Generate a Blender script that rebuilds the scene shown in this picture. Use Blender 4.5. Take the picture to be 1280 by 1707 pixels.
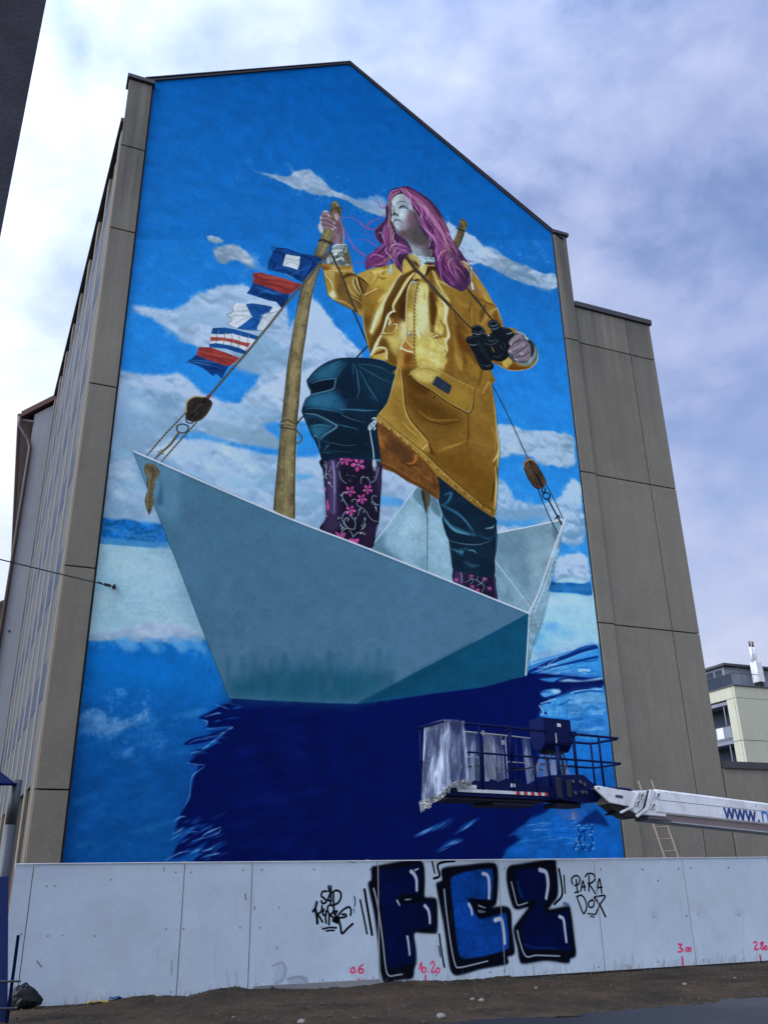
import bpy, bmesh, math, random
from mathutils import Vector, Matrix
import numpy as np

for o in list(bpy.data.objects): bpy.data.objects.remove(o)
scene = bpy.context.scene
C = scene.collection
R = math.radians
EYE = 1.64                      # camera height above the foot of the hoarding
DW, DF = 20.0, 15.9             # distance of the gable wall and of the hoarding, measured square to them

# ---------------------------------------------------------------- camera
CF, CPITCH, CYAW, CROLL = 1452.68, 0.402256, 0.395476, -0.018943      # measured: focal length in photo px, angles in rad
def cam_axes():
    cp, sp, cy, sy = math.cos(CPITCH), math.sin(CPITCH), math.cos(CYAW), math.sin(CYAW)
    fw = np.array([sy*cp, cy*cp, sp]); rt = np.array([cy, -sy, 0.0]); up = np.cross(rt, fw)
    c, s = math.cos(CROLL), math.sin(CROLL)
    return c*rt + s*up, -s*rt + c*up, fw
RT, UP, FW = cam_axes()
cam = bpy.data.cameras.new('camera'); camo = bpy.data.objects.new('camera', cam); C.objects.link(camo)
cam.sensor_fit = 'VERTICAL'; cam.sensor_height = 36.0; cam.lens = 36.0*CF/1707.0
cam.clip_start = .1; cam.clip_end = 3000
camo.matrix_world = Matrix(((RT[0], UP[0], -FW[0], 0), (RT[1], UP[1], -FW[1], 0), (RT[2], UP[2], -FW[2], EYE), (0, 0, 0, 1)))
scene.camera = camo

# ---------------------------------------------------------------- daylight: broken cloud, sun veiled high on the left
SUN_EL, SUN_AZ = R(38), R(-94)                       # azimuth from +Y towards +X
SD = Vector((math.sin(SUN_AZ)*math.cos(SUN_EL), math.cos(SUN_AZ)*math.cos(SUN_EL), math.sin(SUN_EL)))
sun = bpy.data.lights.new('sun', 'SUN'); suno = bpy.data.objects.new('sun', sun); C.objects.link(suno)
sun.energy = 1.5; sun.angle = R(45); sun.color = (1.0, .965, .91)
suno.rotation_euler = SD.to_track_quat('Z', 'Y').to_euler()
world = bpy.data.worlds.new('World'); scene.world = world; world.use_nodes = True
nt = world.node_tree; nt.nodes.clear()
def nd(t, **kw):
    n = nt.nodes.new(t)
    for k, v in kw.items(): setattr(n, k, v)
    return n
def lk(a, b): nt.links.new(a, b)
def mth(op, a, b=None, c=None, clamp=False):
    n = nd('ShaderNodeMath', operation=op, use_clamp=clamp)
    for i, v in enumerate((a, b, c)):
        if v is None: continue
        if isinstance(v, (int, float)): n.inputs[i].default_value = v
        else: lk(v, n.inputs[i])
    return n.outputs[0]
def ramp(f, *stops):
    n = nd('ShaderNodeValToRGB'); e = n.color_ramp.elements
    while len(e) < len(stops): e.new(.5)
    for i, (p, c) in enumerate(stops): e[i].position = p; e[i].color = (*c, 1)
    lk(f, n.inputs[0]); return n.outputs[0]
def mixc(f, a, b, mode='MIX'):
    n = nd('ShaderNodeMix', data_type='RGBA', blend_type=mode)
    for i, v in ((0, f), (6, a), (7, b)):
        if isinstance(v, (int, float)): n.inputs[i].default_value = v
        elif isinstance(v, tuple): n.inputs[i].default_value = (*v, 1)
        else: lk(v, n.inputs[i])
    return n.outputs[2]
sky = nd('ShaderNodeTexSky', sky_type='NISHITA', sun_disc=False, sun_elevation=SUN_EL, sun_rotation=SUN_AZ, air_density=1.2, dust_density=1.5, ozone_density=2.0)
tc = nd('ShaderNodeTexCoord'); sep = nd('ShaderNodeSeparateXYZ'); lk(tc.outputs['Generated'], sep.inputs[0])
cb = nd('ShaderNodeCombineXYZ'); lk(sep.outputs[0], cb.inputs[0]); lk(sep.outputs[1], cb.inputs[1]); lk(mth('MULTIPLY', sep.outputs[2], 1.55), cb.inputs[2])
def noise(vec, scale, detail, rough, dist=0.0):
    n = nd('ShaderNodeTexNoise'); n.inputs['Scale'].default_value = scale; n.inputs['Detail'].default_value = detail
    n.inputs['Roughness'].default_value = rough; n.inputs['Distortion'].default_value = dist; lk(vec, n.inputs['Vector']); return n.outputs['Fac']
n_big = noise(cb.outputs[0], 2.6, 8, .52, .1); n_fine = noise(cb.outputs[0], 6.5, 8, .56, .2); n_tone = noise(cb.outputs[0], 1.7, 4, .5)
dens = mth('ADD', mth('MULTIPLY', n_big, .54), mth('MULTIPLY', n_fine, .46))
cover = ramp(dens, (.32, (.25,)*3), (.43, (.85,)*3), (.55, (1, 1, 1)))
tone = ramp(mth('ADD', mth('MULTIPLY', dens, .72), mth('MULTIPLY', n_tone, .28)), (.36, (.26, .35, .74)), (.44, (.36, .45, .80)), (.50, (.48, .56, .86)), (.57, (.62, .68, .92)), (.66, (.80, .84, .98)))
dt = nd('ShaderNodeVectorMath', operation='DOT_PRODUCT'); lk(tc.outputs['Generated'], dt.inputs[0]); dt.inputs[1].default_value = SD
glow = mth('POWER', mth('MULTIPLY_ADD', dt.outputs['Value'], .5, .5), 3.2)             # brighter towards the veiled sun
lowsky = mth('POWER', mth('SUBTRACT', 1.0, mth('MAXIMUM', sep.outputs[2], 0.0)), 3.4)  # paler towards the horizon
cloud = mixc(mth('MULTIPLY', lowsky, .95, clamp=True), tone, (.74, .77, .88))
cloud = mixc(1.0, cloud, ramp(glow, (0, (.80, .81, .84)), (.10, (.88, .88, .88)), (.22, (1.22, 1.26, 1.18)), (.36, (1.7, 1.74, 1.6)), (1, (4.0, 3.95, 3.7))), 'MULTIPLY')
clear = mixc(1.0, sky.outputs[0], (.15, .15, .16), 'MULTIPLY')
col = mixc(mth('MAXIMUM', cover, mth('MULTIPLY', lowsky, 1.6, clamp=True)), clear, cloud)
bg = nd('ShaderNodeBackground'); lk(col, bg.inputs[0]); bg.inputs[1].default_value = 1.0
wo = nd('ShaderNodeOutputWorld'); lk(bg.outputs[0], wo.inputs[0])
vs = scene.view_settings
vs.view_transform = 'Standard'; vs.look = 'None'; vs.gamma = 1.0; vs.exposure = 0.2; vs.use_curve_mapping = False
scene.render.engine = 'CYCLES'

MURAL_GAIN = (1.5, 1.54, 1.25)
# ---------------------------------------------------------------- painting tools
# The mural and the graffiti are flat paint.  They are painted here stroke by stroke into a
# picture laid out in the plane of the wall they are painted on (metres along / up the wall).
# Strokes are written down in the coordinates they were measured in and taken onto the wall plane first.


def ray(x, y):
    return (x-640.0)/CF*RT - (y-853.5)/CF*UP + FW
def wall_uv(p):
    p = np.atleast_2d(np.asarray(p, float))
    d = (p[:, :1]-640.0)/CF*RT - (p[:, 1:2]-853.5)/CF*UP + FW
    return np.stack([d[:, 0]/d[:, 1], d[:, 2]/d[:, 1]], 1)

FR = dict(P=(0,0,1), F=(640,310,15.51), H=(600,300,6.4), A=(510,320,8), C=(590,420,8), B=(740,420,7.111), L=(490,580,7.111),
          K=(600,580,5.3333), T=(510,750,8.5333), O=(600,780,3.5556), R=(200,740,4.923), S=(300,1000,1.7778), W=(100,1000,3.2),
          G=(300,390,4.923), Q=(850,740,8), X=(850,1060,7.529), Z=(690,1180,3.5556), D=(180,380,3.3684), E=(400,280,2.2857),
          M=(480,560,2.6667), V=(800,640,3.557), N=(320,260,3.7647), Y=(150,600,3.122), f=(590,1420,6.4), g=(700,1420,4),
          h=(500,1440,7.111), k=(1060,1420,5.818))
def fr(f, s):
    if isinstance(s, str):
        s = [[float(c) for c in q.split(',')] for q in s.split()]
    x, y, k = FR[f]
    return np.asarray(s, float)/k + (x, y)
def rgb(c):
    if isinstance(c, str):
        c = c.lstrip('#'); return np.array([int(c[i:i+2], 16) for i in (0, 2, 4)], np.float32)/255
    return np.asarray(c, np.float32)
def spline(p, n=8, closed=False):
    p = np.asarray(p, float); m = len(p)
    if m < 3: 
        t = np.linspace(0, 1, n*(m-1)+1)[:, None]; return p[0]*(1-t)+p[-1]*t
    q = np.vstack([p[-1], p, p[0], p[1]]) if closed else np.vstack([2*p[0]-p[1], p, 2*p[-1]-p[-2]])
    t = (np.arange(n)/n)[:, None]; out = []
    for i in range(m if closed else m-1):
        a, b, c, d = q[i:i+4]
        out.append(.5*(2*b+(c-a)*t+(2*a-5*b+4*c-d)*t*t+(3*b-a-3*c+d)*t**3))
    if not closed: out.append(p[-1:])
    return np.vstack(out)
def blur(m, r):
    r = int(round(r))
    if r < 1: return m
    for _ in range(3):
        for ax in (0, 1):
            q = np.pad(m, [(r+1, r) if a == ax else (0, 0) for a in (0, 1)], mode='edge').cumsum(ax)
            k = 2*r+1
            m = (q[k:]-q[:-k])/k if ax == 0 else (q[:, k:]-q[:, :-k])/k
    return m
class Canvas:
    def __init__(s, u0, v0, u1, v1, res, base, seed=1):
        s.u0, s.v1, s.res = u0, v1, res
        s.W, s.H = int((u1-u0)*res), int((v1-v0)*res)
        s.a = np.empty((s.H, s.W, 3), np.float32); s.a[:] = rgb(base)
        s.clip = None; s.rng = np.random.default_rng(seed)
        s.n_b = 1-np.abs(s.noise(38, 2)-.5)*2
        s.n_b = .75*s.n_b+.25*(1-np.abs(s.noise(17, 2)-.5)*2)
        s.n_f, s.n_m, s.n_l = s.noise(4, 3), s.noise(26, 4), s.noise(110, 5)
    def noise(s, cell, octs, sx=1.0, sy=1.0):
        out = np.zeros((s.H, s.W), np.float32); amp = 1; tot = 0
        for o in range(octs):
            cx, cy = max(1.0, cell*sx/2**o), max(1.0, cell*sy/2**o)
            gh, gw = int(s.H/cy)+3, int(s.W/cx)+3
            g = s.rng.random((gh, gw), dtype=np.float32)
            y = np.arange(s.H)/cy; x = np.arange(s.W)/cx
            iy, ix = y.astype(int), x.astype(int); fy, fx = y-iy, x-ix
            fy, fx = (fy*fy*(3-2*fy))[:, None].astype(np.float32), (fx*fx*(3-2*fx))[None].astype(np.float32)
            r0, r1 = g[iy], g[iy+1]
            out += amp*((r0[:, ix]*(1-fx)+r0[:, ix+1]*fx)*(1-fy)+(r1[:, ix]*(1-fx)+r1[:, ix+1]*fx)*fy); tot += amp; amp *= .55
        out /= tot
        return np.clip((out-.5)*1.7+.5, 0, 1)
    def px(s, p):                                   # measured point -> picture point
        uv = wall_uv(p); return np.stack([(uv[:, 0]-s.u0)*s.res, (s.v1-uv[:, 1])*s.res], 1)
    def k(s, p):                                    # picture px per measured px
        a = s.px([p, (p[0]+1, p[1]), (p[0], p[1]+1)]); return .5*(np.hypot(*(a[1]-a[0]))+np.hypot(*(a[2]-a[0])))
    def box(s, q, m):
        x0, y0 = np.floor(q.min(0)-m).astype(int); x1, y1 = np.ceil(q.max(0)+m).astype(int)+1
        return max(0, x0), max(0, y0), min(s.W, x1), min(s.H, y1)
    def cover(s, q, b):
        x0, y0, x1, y1 = b; SS = 3; w, h = x1-x0, y1-y0
        d = np.zeros((h*SS, w+1), np.float32)
        ys = y0+(np.arange(h*SS)+.5)/SS
        ax, ay = q[:, 0], q[:, 1]; bx, by = np.roll(ax, -1), np.roll(ay, -1)
        cnt = {}
        rows = [[] for _ in range(h*SS)]
        for i in range(len(q)):
            if ay[i] == by[i]: continue
            lo, hi = min(ay[i], by[i]), max(ay[i], by[i])
            j0 = max(0, int(math.ceil((lo-y0)*SS-.5))); j1 = min(h*SS, int(math.ceil((hi-y0)*SS-.5)))
            if j1 <= j0: continue
            xs = ax[i]+(ys[j0:j1]-ay[i])*(bx[i]-ax[i])/(by[i]-ay[i])
            for j, x in zip(range(j0, j1), xs): rows[j].append(x)
        m = np.zeros((h*SS, w), np.float32); gx = np.arange(w)+x0
        for j, r in enumerate(rows):
            r.sort()
            for a, c in zip(r[::2], r[1::2]):
                i0, i1 = max(0, int(a)-x0), min(w, int(c)-x0+2)
                if i1 > i0: m[j, i0:i1] += np.clip(np.minimum(gx[i0:i1]+1, c)-np.maximum(gx[i0:i1], a), 0, 1)
        return np.clip(m.reshape(h, SS, w).mean(1), 0, 1)
    def put(s, b, m, col, alpha=1.0):
        x0, y0, x1, y1 = b
        if s.clip is not None: m = m*s.clip[y0:y1, x0:x1]
        m = (m*alpha)[..., None]; A = s.a[y0:y1, x0:x1]; A += (col-A)*m
    def poly(s, f, pts, col, soft=0, alpha=1, smooth=True, grad=None, mott=.05, n=6):
        p = fr(f, pts); c = p.mean(0); k = s.k(c)
        if smooth: p = spline(p, n, True)
        q = s.px(p); b = s.box(q, 3*soft*k+2)
        if b[2] <= b[0] or b[3] <= b[1]: return
        m = s.cover(q, b)
        if soft: m = blur(m, soft*k*.6)
        col = rgb(col); x0, y0, x1, y1 = b
        if grad:                                    # (colour2, point1, point2): blends col -> colour2 from point1 to point2
            c2 = rgb(grad[0]); g = s.px(fr(f, [grad[1], grad[2]])); d = g[1]-g[0]
            yy, xx = np.mgrid[y0:y1, x0:x1]
            t = np.clip(((xx-g[0, 0])*d[0]+(yy-g[0, 1])*d[1])/(d@d), 0, 1)[..., None]
            col = col*(1-t)+c2*t
        if mott: col = col*(1+mott*((s.n_f[y0:y1, x0:x1]-.5)*1.2+(s.n_m[y0:y1, x0:x1]-.5)*1.6))[..., None]
        s.put(b, m, col, alpha)
    def mask(s, polys):                             # several outlines -> one mask for clipping
        M = np.zeros((s.H, s.W), np.float32)
        for f, pts in polys:
            q = s.px(spline(fr(f, pts), 6, True)); b = s.box(q, 2)
            M[b[1]:b[3], b[0]:b[2]] = np.maximum(M[b[1]:b[3], b[0]:b[2]], s.cover(q, b))
        return M
    def stroke(s, f, pts, w, col, soft=0, alpha=1, w1=None, wm=None, smooth=True, n=8):
        p = fr(f, pts)
        if smooth and len(p) > 2: p = spline(p, n)
        elif len(p) == 2: p = p[0]+(p[1]-p[0])*np.linspace(0, 1, 12)[:, None]
        k = s.k(p[len(p)//2]); q = s.px(p); m_ = len(q)
        t = np.linspace(0, 1, m_); w1 = w if w1 is None else w1
        if wm is None: ww = w+(w1-w)*t
        else: ww = np.where(t < .5, w+(wm-w)*t*2, wm+(w1-wm)*(t-.5)*2)
        rad = np.maximum(ww*k/2, .3); sf = max(1.0, soft*k*2)
        B = s.box(q, rad.max()+sf+1)
        if B[2] <= B[0] or B[3] <= B[1]: return
        M = np.zeros((B[3]-B[1], B[2]-B[0]), np.float32)
        for i in range(m_-1):
            a, c = q[i], q[i+1]; r0, r1 = rad[i], rad[i+1]
            x0, y0, x1, y1 = s.box(np.array([a, c]), max(r0, r1)+sf)
            if x1 <= x0 or y1 <= y0: continue
            yy, xx = np.mgrid[y0:y1, x0:x1]; xx = xx+.5; yy = yy+.5
            d = c-a; L = d@d
            u = np.clip(((xx-a[0])*d[0]+(yy-a[1])*d[1])/L, 0, 1) if L > 0 else 0
            dist = np.hypot(xx-a[0]-u*d[0], yy-a[1]-u*d[1])
            r = r0+(r1-r0)*u
            v = np.clip((r-dist)/sf+.5, 0, 1)*np.minimum(1, (r+.35)/.85)
            S = M[y0-B[1]:y1-B[1], x0-B[0]:x1-B[0]]; np.maximum(S, v, out=S)
        if soft: M = M*M*(3-2*M)
        s.put(B, M, rgb(col), alpha)
    def blob(s, f, x, y, rx, ry, col, alpha=1, ang=0):
        c = fr(f, [(x, y)])[0]; sc = FR[f][2]; k = s.k(c); q = s.px([c])[0]
        rx, ry = rx/sc*k, ry/sc*k; R = 2.2*max(rx, ry)
        b = s.box(q[None], R)
        if b[2] <= b[0] or b[3] <= b[1]: return
        yy, xx = np.mgrid[b[1]:b[3], b[0]:b[2]]; dx, dy = xx-q[0], yy-q[1]
        ca, sa = math.cos(math.radians(ang)), math.sin(math.radians(ang))
        e = ((dx*ca+dy*sa)/rx)**2+((-dx*sa+dy*ca)/ry)**2
        s.put(b, np.exp(-e*1.4).astype(np.float32), rgb(col), alpha)
    def cloud(s, f, pts, lit, shade, edge=6, amp=.9, alpha=.95, dirn=(0, 1), hard=.36, puff=.42):
        p = spline(fr(f, pts), 6, True); k = s.k(p.mean(0)); q = s.px(p); b = s.box(q, 4*edge*k)
        if b[2] <= b[0] or b[3] <= b[1]: return
        x0, y0, x1, y1 = b; m = blur(s.cover(q, b), edge*k*.95); amp *= 1.2
        nz = .5*s.n_m[y0:y1, x0:x1]+.2*s.n_f[y0:y1, x0:x1]+.3*s.n_b[y0:y1, x0:x1]
        m = np.clip((m+(nz-.5)*amp-.5)/(2*hard)+.5, 0, 1); m = m*m*(3-2*m)
        g = s.px(p); yy, xx = np.mgrid[y0:y1, x0:x1]
        pr = xx*dirn[0]+yy*dirn[1]; gp = g@np.array(dirn, float)
        t = np.clip((pr-gp.min())/(gp.max()-gp.min()+1e-6), 0, 1)
        bl = s.n_b[y0:y1, x0:x1]; d = 4; em = np.roll(bl, -d, 0)-np.roll(bl, d, 0)   # puffs: lit above, shaded below
        t = np.clip(t*.85-.05+em*2.2*puff+(s.n_l[y0:y1, x0:x1]-.5)*1.5+(s.n_m[y0:y1, x0:x1]-.5)*.7, 0, 1)[..., None]
        s.put(b, m.astype(np.float32), (rgb(lit)*.99*(1-t)+rgb(shade)*.85*t)*np.array([.985, .955, 1.02], np.float32), alpha)
def paint_mural():
    c = Canvas(0.05, 0.0, 0.755, 1.30, 1650, '#1a72c6', 7)
    P, S, B, CL = c.poly, c.stroke, c.blob, c.cloud
    rng = np.random.default_rng(11)
    def duller(a):                                   # the coat's paint: greyer in the folds, chalky pale in the lights
        l = (a@np.array([.3, .5, .2], np.float32))[..., None]; a = a*.78+.22*l
        k = np.clip((l-.46)/.3, 0, 1); k = k*k*(3-2*k)*.55
        return a*(1-k)+k*l*np.array([1.12, 1.08, .88], np.float32)
    # -- sky: deep at the top, paler towards the painted horizon
    P('P', '180,60 1100,60 1100,420 180,420', '#0051a0', smooth=False, mott=.05, grad=('#1263b4', (560,170), (560,410)))
    P('P', '100,400 1100,400 1100,700 100,700', '#1263b4', smooth=False, mott=.05, grad=('#237fd4', (560,400), (560,640)))
    P('P', '100,690 1100,690 1100,1000 100,1000', '#237fd4', smooth=False, mott=.05, grad=('#3a8ed8', (560,700), (560,960)))
    for i in range(150):                             # broad brush marks
        x, y = rng.uniform(180, 980), rng.uniform(110, 900); a = rng.uniform(-.25, .15); L = rng.uniform(20, 70)
        S('P', [(x, y), (x+L*.5, y+a*L*.5+rng.uniform(-4, 4)), (x+L, y+a*L)], rng.uniform(5, 16), ['#0a5aac', '#2c80cc', '#1466b8'][i%3], 5, .12)
    W1, W2, W3 = '#bccfe0', '#8fb4cb', '#a6c3d8'
    # clouds, upper ones
    CL('N', '300,85 400,95 520,120 600,135 650,100 690,88 745,92 770,130 830,160 880,215 960,245 1040,280 1130,280 1210,300 1230,380 1150,370 1060,330 960,280 860,255 750,235 690,205 640,205 560,165 430,110', '#b3c3cf', '#8faec4', 2.2, .9)
    CL('N', '1030,270 1150,255 1230,290 1230,330 1120,320', '#9fbdd6', '#7fabd2', 4, 1.1, .6)
    CL('N', '85,510 120,500 170,515 205,540 170,550 110,540', '#b4c2c8', '#8fa9b8', 2, .7)
    CL('N', '140,590 190,560 250,553 310,580 360,620 385,680 395,710 340,690 290,655 240,665 190,680 150,650', '#b9c4ca', '#8aa3b2', 3, .7)
    CL('N', '370,640 430,690 450,725 400,715', '#7fb0d8', '#5c9ad2', 5, 1, .5)
    # right of the head
    CL('E', '790,210 830,230 870,250 905,270 940,310 1010,340 1080,370 1150,400 1200,405 1200,460 1140,455 1050,430 980,395 910,365 860,370 840,330 810,300', '#b0c6d4', '#7f9fb4', 2.5, .85)
    CL('E', '905,310 960,305 1010,340 1060,375 1040,400 980,385 920,360', '#bccdd6', '#93b0c2', 2, .9, .7)
    # big cloud behind the flags
    CL('D', '130,440 260,450 350,465 420,440 500,380 600,335 740,320 820,350 900,400 1000,440 1000,840 900,830 780,800 720,770 620,700 560,690 480,660 420,620 330,560 250,510 180,480', '#b4c9dc', '#9dbdd3', 4, .6)
    CL('D', '400,490 500,450 620,460 700,520 720,600 600,640 480,600 420,560', '#8db2c9', '#9dbfd4', 9, .6, .75)
    CL('D', '460,555 520,535 590,555 600,610 560,660 500,640', '#b6cadc', '#8fb2c8', 4, .8, .8)
    CL('D', '200,470 300,545 420,610 500,660 420,640 320,575', '#86abc0', '#92b4c6', 4, .7, .7)
    # sail-like cloud right of the mast
    CL('E', '255,490 300,520 340,570 390,630 440,680 465,705 440,730 340,740 250,830 200,900 140,914 0,914 60,820 120,730 220,560', '#b7cce0', '#8fb8d2', 4, .55)
    CL('D', '700,790 760,640 860,600 960,640 1010,740 960,800 860,820', '#7fabc2', '#8cb4ca', 8, .5, .8)
    CL('D', '1010,780 1110,620 1280,640 1290,760 1160,800 1080,860', '#b3c9de', '#8db4cf', 7, .6, .8)
    # middle bank
    CL('Y', '60,65 180,65 300,75 400,80 440,70 500,95 560,150 620,190 700,215 780,225 850,160 920,130 1000,110 1110,60 1200,60 1200,300 1100,330 950,330 900,340 960,400 1000,480 820,450 700,430 620,395 540,385 420,420 420,520 220,560 60,640', '#b7cbdc', '#8fb6cf', 5, .55)
    CL('Y', '190,150 290,170 380,270 480,300 380,400 260,480 140,520 120,330', '#88b3ce', '#9bc0d6', 12, .5, .85)
    CL('Y', '560,310 700,330 860,360 960,390 1000,470 900,450 760,420 640,390', '#86aabd', '#94b8ca', 4, .6, .8)
    CL('Y', '620,240 760,250 900,250 960,290 860,330 700,310', '#90bcd6', '#a2c4d8', 9, .5, .8)
    P('Y', '500,385 560,375 640,395 740,430 620,430 520,405', '#4b94d4', 3, .8)
    # lower bank down to the hills
    CL('Y', '60,560 160,540 240,500 420,415 520,410 640,425 760,450 860,475 980,495 1120,505 1220,515 1240,900 1100,880 400,850 300,840 40,815', '#b4cbe0', '#9cc2da', 5, .5)
    P('Y', '790,445 900,455 1000,470 1130,460 1190,440 1190,500 1100,505 960,495 860,475', '#2b7fd0', 3, .9)
    P('Y', '905,335 1000,325 1180,330 1100,380 960,375', '#3a88d2', 4, .85)
    P('Y', '1060,600 1130,595 1160,605 1100,628', '#4f9ad2', 3, .8)
    for x, y in ((200,600),(160,700),(420,480),(640,560),(840,560),(700,470),(260,240),(330,700)): B('Y', x, y, 70, 34, '#c3d3e2', .55, 20)
    for x, y in ((560,620),(760,640),(240,660),(150,480),(900,640),(1120,700)): B('Y', x, y, 80, 40, '#82b4d4', .45, 10)
    # between the legs and right side of the coat
    CL('O', '100,0 130,0 335,110 240,230 180,330 90,440 100,200', '#b4c8da', '#a2bfd4', 3, .5)
    P('O', '110,180 170,170 260,190 250,225 180,225 115,220', '#4a92d4', 3, .9)
    CL('V', '95,250 180,245 260,275 350,275 450,290 545,320 560,470 540,500 440,490 350,470 290,430 200,420 110,430', '#afc6d4', '#86a9bb', 3, .8)
    CL('V', '360,280 420,280 480,295 400,298', '#b8ccda', '#9cbbd0', 2, .9, .8)
    CL('V', '320,420 400,375 480,390 545,430 555,490 450,470', '#a8c4d4', '#8db0c2', 3, .9, .8)
    CL('V', '150,360 210,340 240,380 200,410 160,400', '#b4c8d4', '#93b3c4', 2, .9, .8)
    CL('V', '90,590 130,575 170,620 220,680 320,720 430,700 500,640 520,590 590,585 610,760 620,930 560,950 480,940 440,860 340,830 200,830 90,860', '#b0cbe0', '#7fadc8', 4, .8)
    CL('V', '100,760 200,750 330,740 420,790 300,830 150,815', '#6f9fbc', '#86b2cc', 6, .7, .8)
    P('V', '100,800 200,810 300,800 380,800 240,850 110,845', '#3d90d8', 4, .7)
    CL('V', '95,850 180,838 250,850 240,890 100,890', '#bdd0e0', '#a6c2d6', 3, .8)
    CL('V', '445,1045 480,1025 560,1010 630,1030 650,1185 560,1180 440,1170', '#b5cbe0', '#84aabf', 3, .8)
    # -- hills and water
    P('W', '-60,-140 1400,-140 1400,1500 -120,1500', '#0f6cc2', smooth=False, mott=.06, grad=('#0c4d96', (300,230), (240,1000)))
    P('P', '150,905 400,925 400,1060 130,1068', '#9fc2d8', 1, smooth=False, mott=.05)
    P('P', '168,865 190,867 215,866 240,874 262,874 290,880 300,905 168,897', '#1763ae', .8, mott=.25)
    S('P', '170,880 200,884 230,893 262,890', 3, '#4587c2', 2, .5); S('P', '188,884 215,893 262,901', 3, '#4b8cc4', 2, .5)
    P('P', '168,896 240,902 290,906 292,914 230,911 168,905', '#4287c4', 1, .9)
    for x, y, q in ((200,930,'#b4cbdc'),(180,975,'#8cb6d0'),(250,960,'#a9c6da'),(300,1000,'#8fb8cf'),(230,1010,'#97bdd2'),(190,1035,'#8cb4cc'),(290,950,'#b3cbdd')): B('P', x, y, 34, 15, q, .6, 4)
    for i in range(60):
        x, y = rng.uniform(150, 330), rng.uniform(910, 1050)
        S('P', [(x, y), (x+rng.uniform(10, 30), y+rng.uniform(-3, 4))], rng.uniform(3, 7), ['#b3cbde', '#86b1cc', '#9bc0d6'][i%3], 3, .3)
    CL('W', '150,190 260,180 340,150 460,120 560,120 680,140 760,170 780,215 640,225 560,235 420,225 330,210 170,212', '#bccfe2', '#a5c4dc', 4, 1, .9)
    for i in range(26): x = rng.uniform(300, 760); S('W', [(x, 215+rng.uniform(-8, 12)), (x+rng.uniform(20, 60), 245+rng.uniform(0, 30))], rng.uniform(6, 14), '#5f9fda', 4, .35)
    B('W', 480, 400, 300, 80, '#0d72cc', .6); B('W', 380, 330, 200, 60, '#0a66be', .5)
    CL('W', '120,590 190,580 290,610 380,635 470,625 470,645 360,680 280,720 200,705 110,705', '#a8c6e2', '#5f9bd2', 9, 1.2, .6, hard=.4)
    for i in range(170):
        y = rng.uniform(600, 1360); x = rng.uniform(40, 760-(max(0, y-700))*.3)
        L = rng.uniform(20, 90); up = rng.uniform(-.35, 0)
        S('W', [(x, y), (x+L*.5, y+up*L*.5-4), (x+L, y+up*L)], rng.uniform(3, 12), ['#2f82cc', '#0a4f9c', '#0d5fb0', '#4b93d2', '#08417f'][i%5], 4, .20)
    CL('W', '210,830 260,805 320,795 330,812 260,825', '#5d9fdb', '#4a8fd0', 5, 1.4, .6)
    P('W', '-20,900 700,900 560,1450 -40,1450', '#0b4a92', 30, .45)
    for i in range(40): S('W', [(x := rng.uniform(60, 560), y := rng.uniform(930, 1380)), (x+rng.uniform(30, 90), y-rng.uniform(5, 30))], rng.uniform(4, 14), ['#0f5cab', '#093f80'][i%2], 6, .25)
    # right-hand water
    P('P', '840,1000 1100,1000 1100,1480 840,1480', '#3d8ed6', smooth=False, mott=.08, grad=('#0a52a4', (950,1100), (980,1380)))
    P('V', '420,1200 660,1200 700,1540 300,1680', '#9dc2da', 2, .95)
    P('V', '405,1165 450,1180 520,1178 600,1185 650,1180 655,1256 560,1245 395,1230', '#14599c', .8, mott=.25)
    for i in range(9): x = 430+i*24; S('V', [(x, 1200+rng.uniform(-6, 20)), (x+22, 1208+rng.uniform(-4, 16))], 8, '#2f74b4', 2, .5)
    P('V', '385,1235 500,1240 650,1256 652,1264 500,1252 388,1246', '#82b4dc', .8, .8)
    for x, y, q in ((430,1290,'#b3cce0'),(560,1290,'#aac8dc'),(420,1440,'#4f97d8'),(350,1560,'#5a9fdc'),(620,1480,'#8db9da'),(480,1350,'#8db8d2'),(600,1380,'#9cc2da'),(500,1480,'#6fa9d8'),(340,1500,'#4a94d8')): B('V', x, y, 74, 34, q, .75, -8)
    CL('V', '300,1610 420,1580 560,1550 690,1540 690,1570 520,1600 330,1650', '#a9c9e4', '#7fb2de', 5, 1.2, .7)
    XS = lambda pts, w, col, so=.6, al=1, wm=None, w1=None: S('X', pts, w, col, so, al, w1, wm)
    P('X', '230,380 500,290 800,190 1080,110 1140,520 900,560 600,560 300,540 200,480', '#2f82d0', 3, .75)
    XS('270,330 500,270 800,190 1000,140', 2, '#2b7bca', 1.5, .8); XS('230,400 420,330 640,270 800,215', 2.5, '#1d62b4', 1.2, .9)
    XS('200,470 350,400 560,310 760,240 900,190 1080,140', 4, '#08246a', .8, 1, 6, 5); XS('240,500 420,430 640,370 880,310 1090,265', 2, '#0a347e', .7, 1, 4, 4)
    XS('640,270 760,215 900,150 1060,115', 1, '#0d3c8c', .7, 1, 3, 2); XS('700,300 860,230 1000,190', 1.2, '#5ea2dc', .8, .9); XS('480,360 540,310 600,280', 1, '#8bbce6', .6, .9)
    XS('900,320 1000,320 1090,300', 1.5, '#0a347e', .6, .9); XS('280,500 420,450 600,395 780,360', 1.4, '#79b0e2', .7, .8); XS('420,370 440,400 480,350', 1, '#7db2e4', .5, .9)
    for i in range(46):
        x, y = rng.uniform(300, 1050), rng.uniform(370, 530)
        XS([(x, y), (x+50, y-10), (x+rng.uniform(80, 150), y-14)], rng.uniform(.8, 2.2), ['#8fc0e8', '#5a9edc', '#1f66b4', '#b3d0e8'][i%4], .8, .5)
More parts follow.
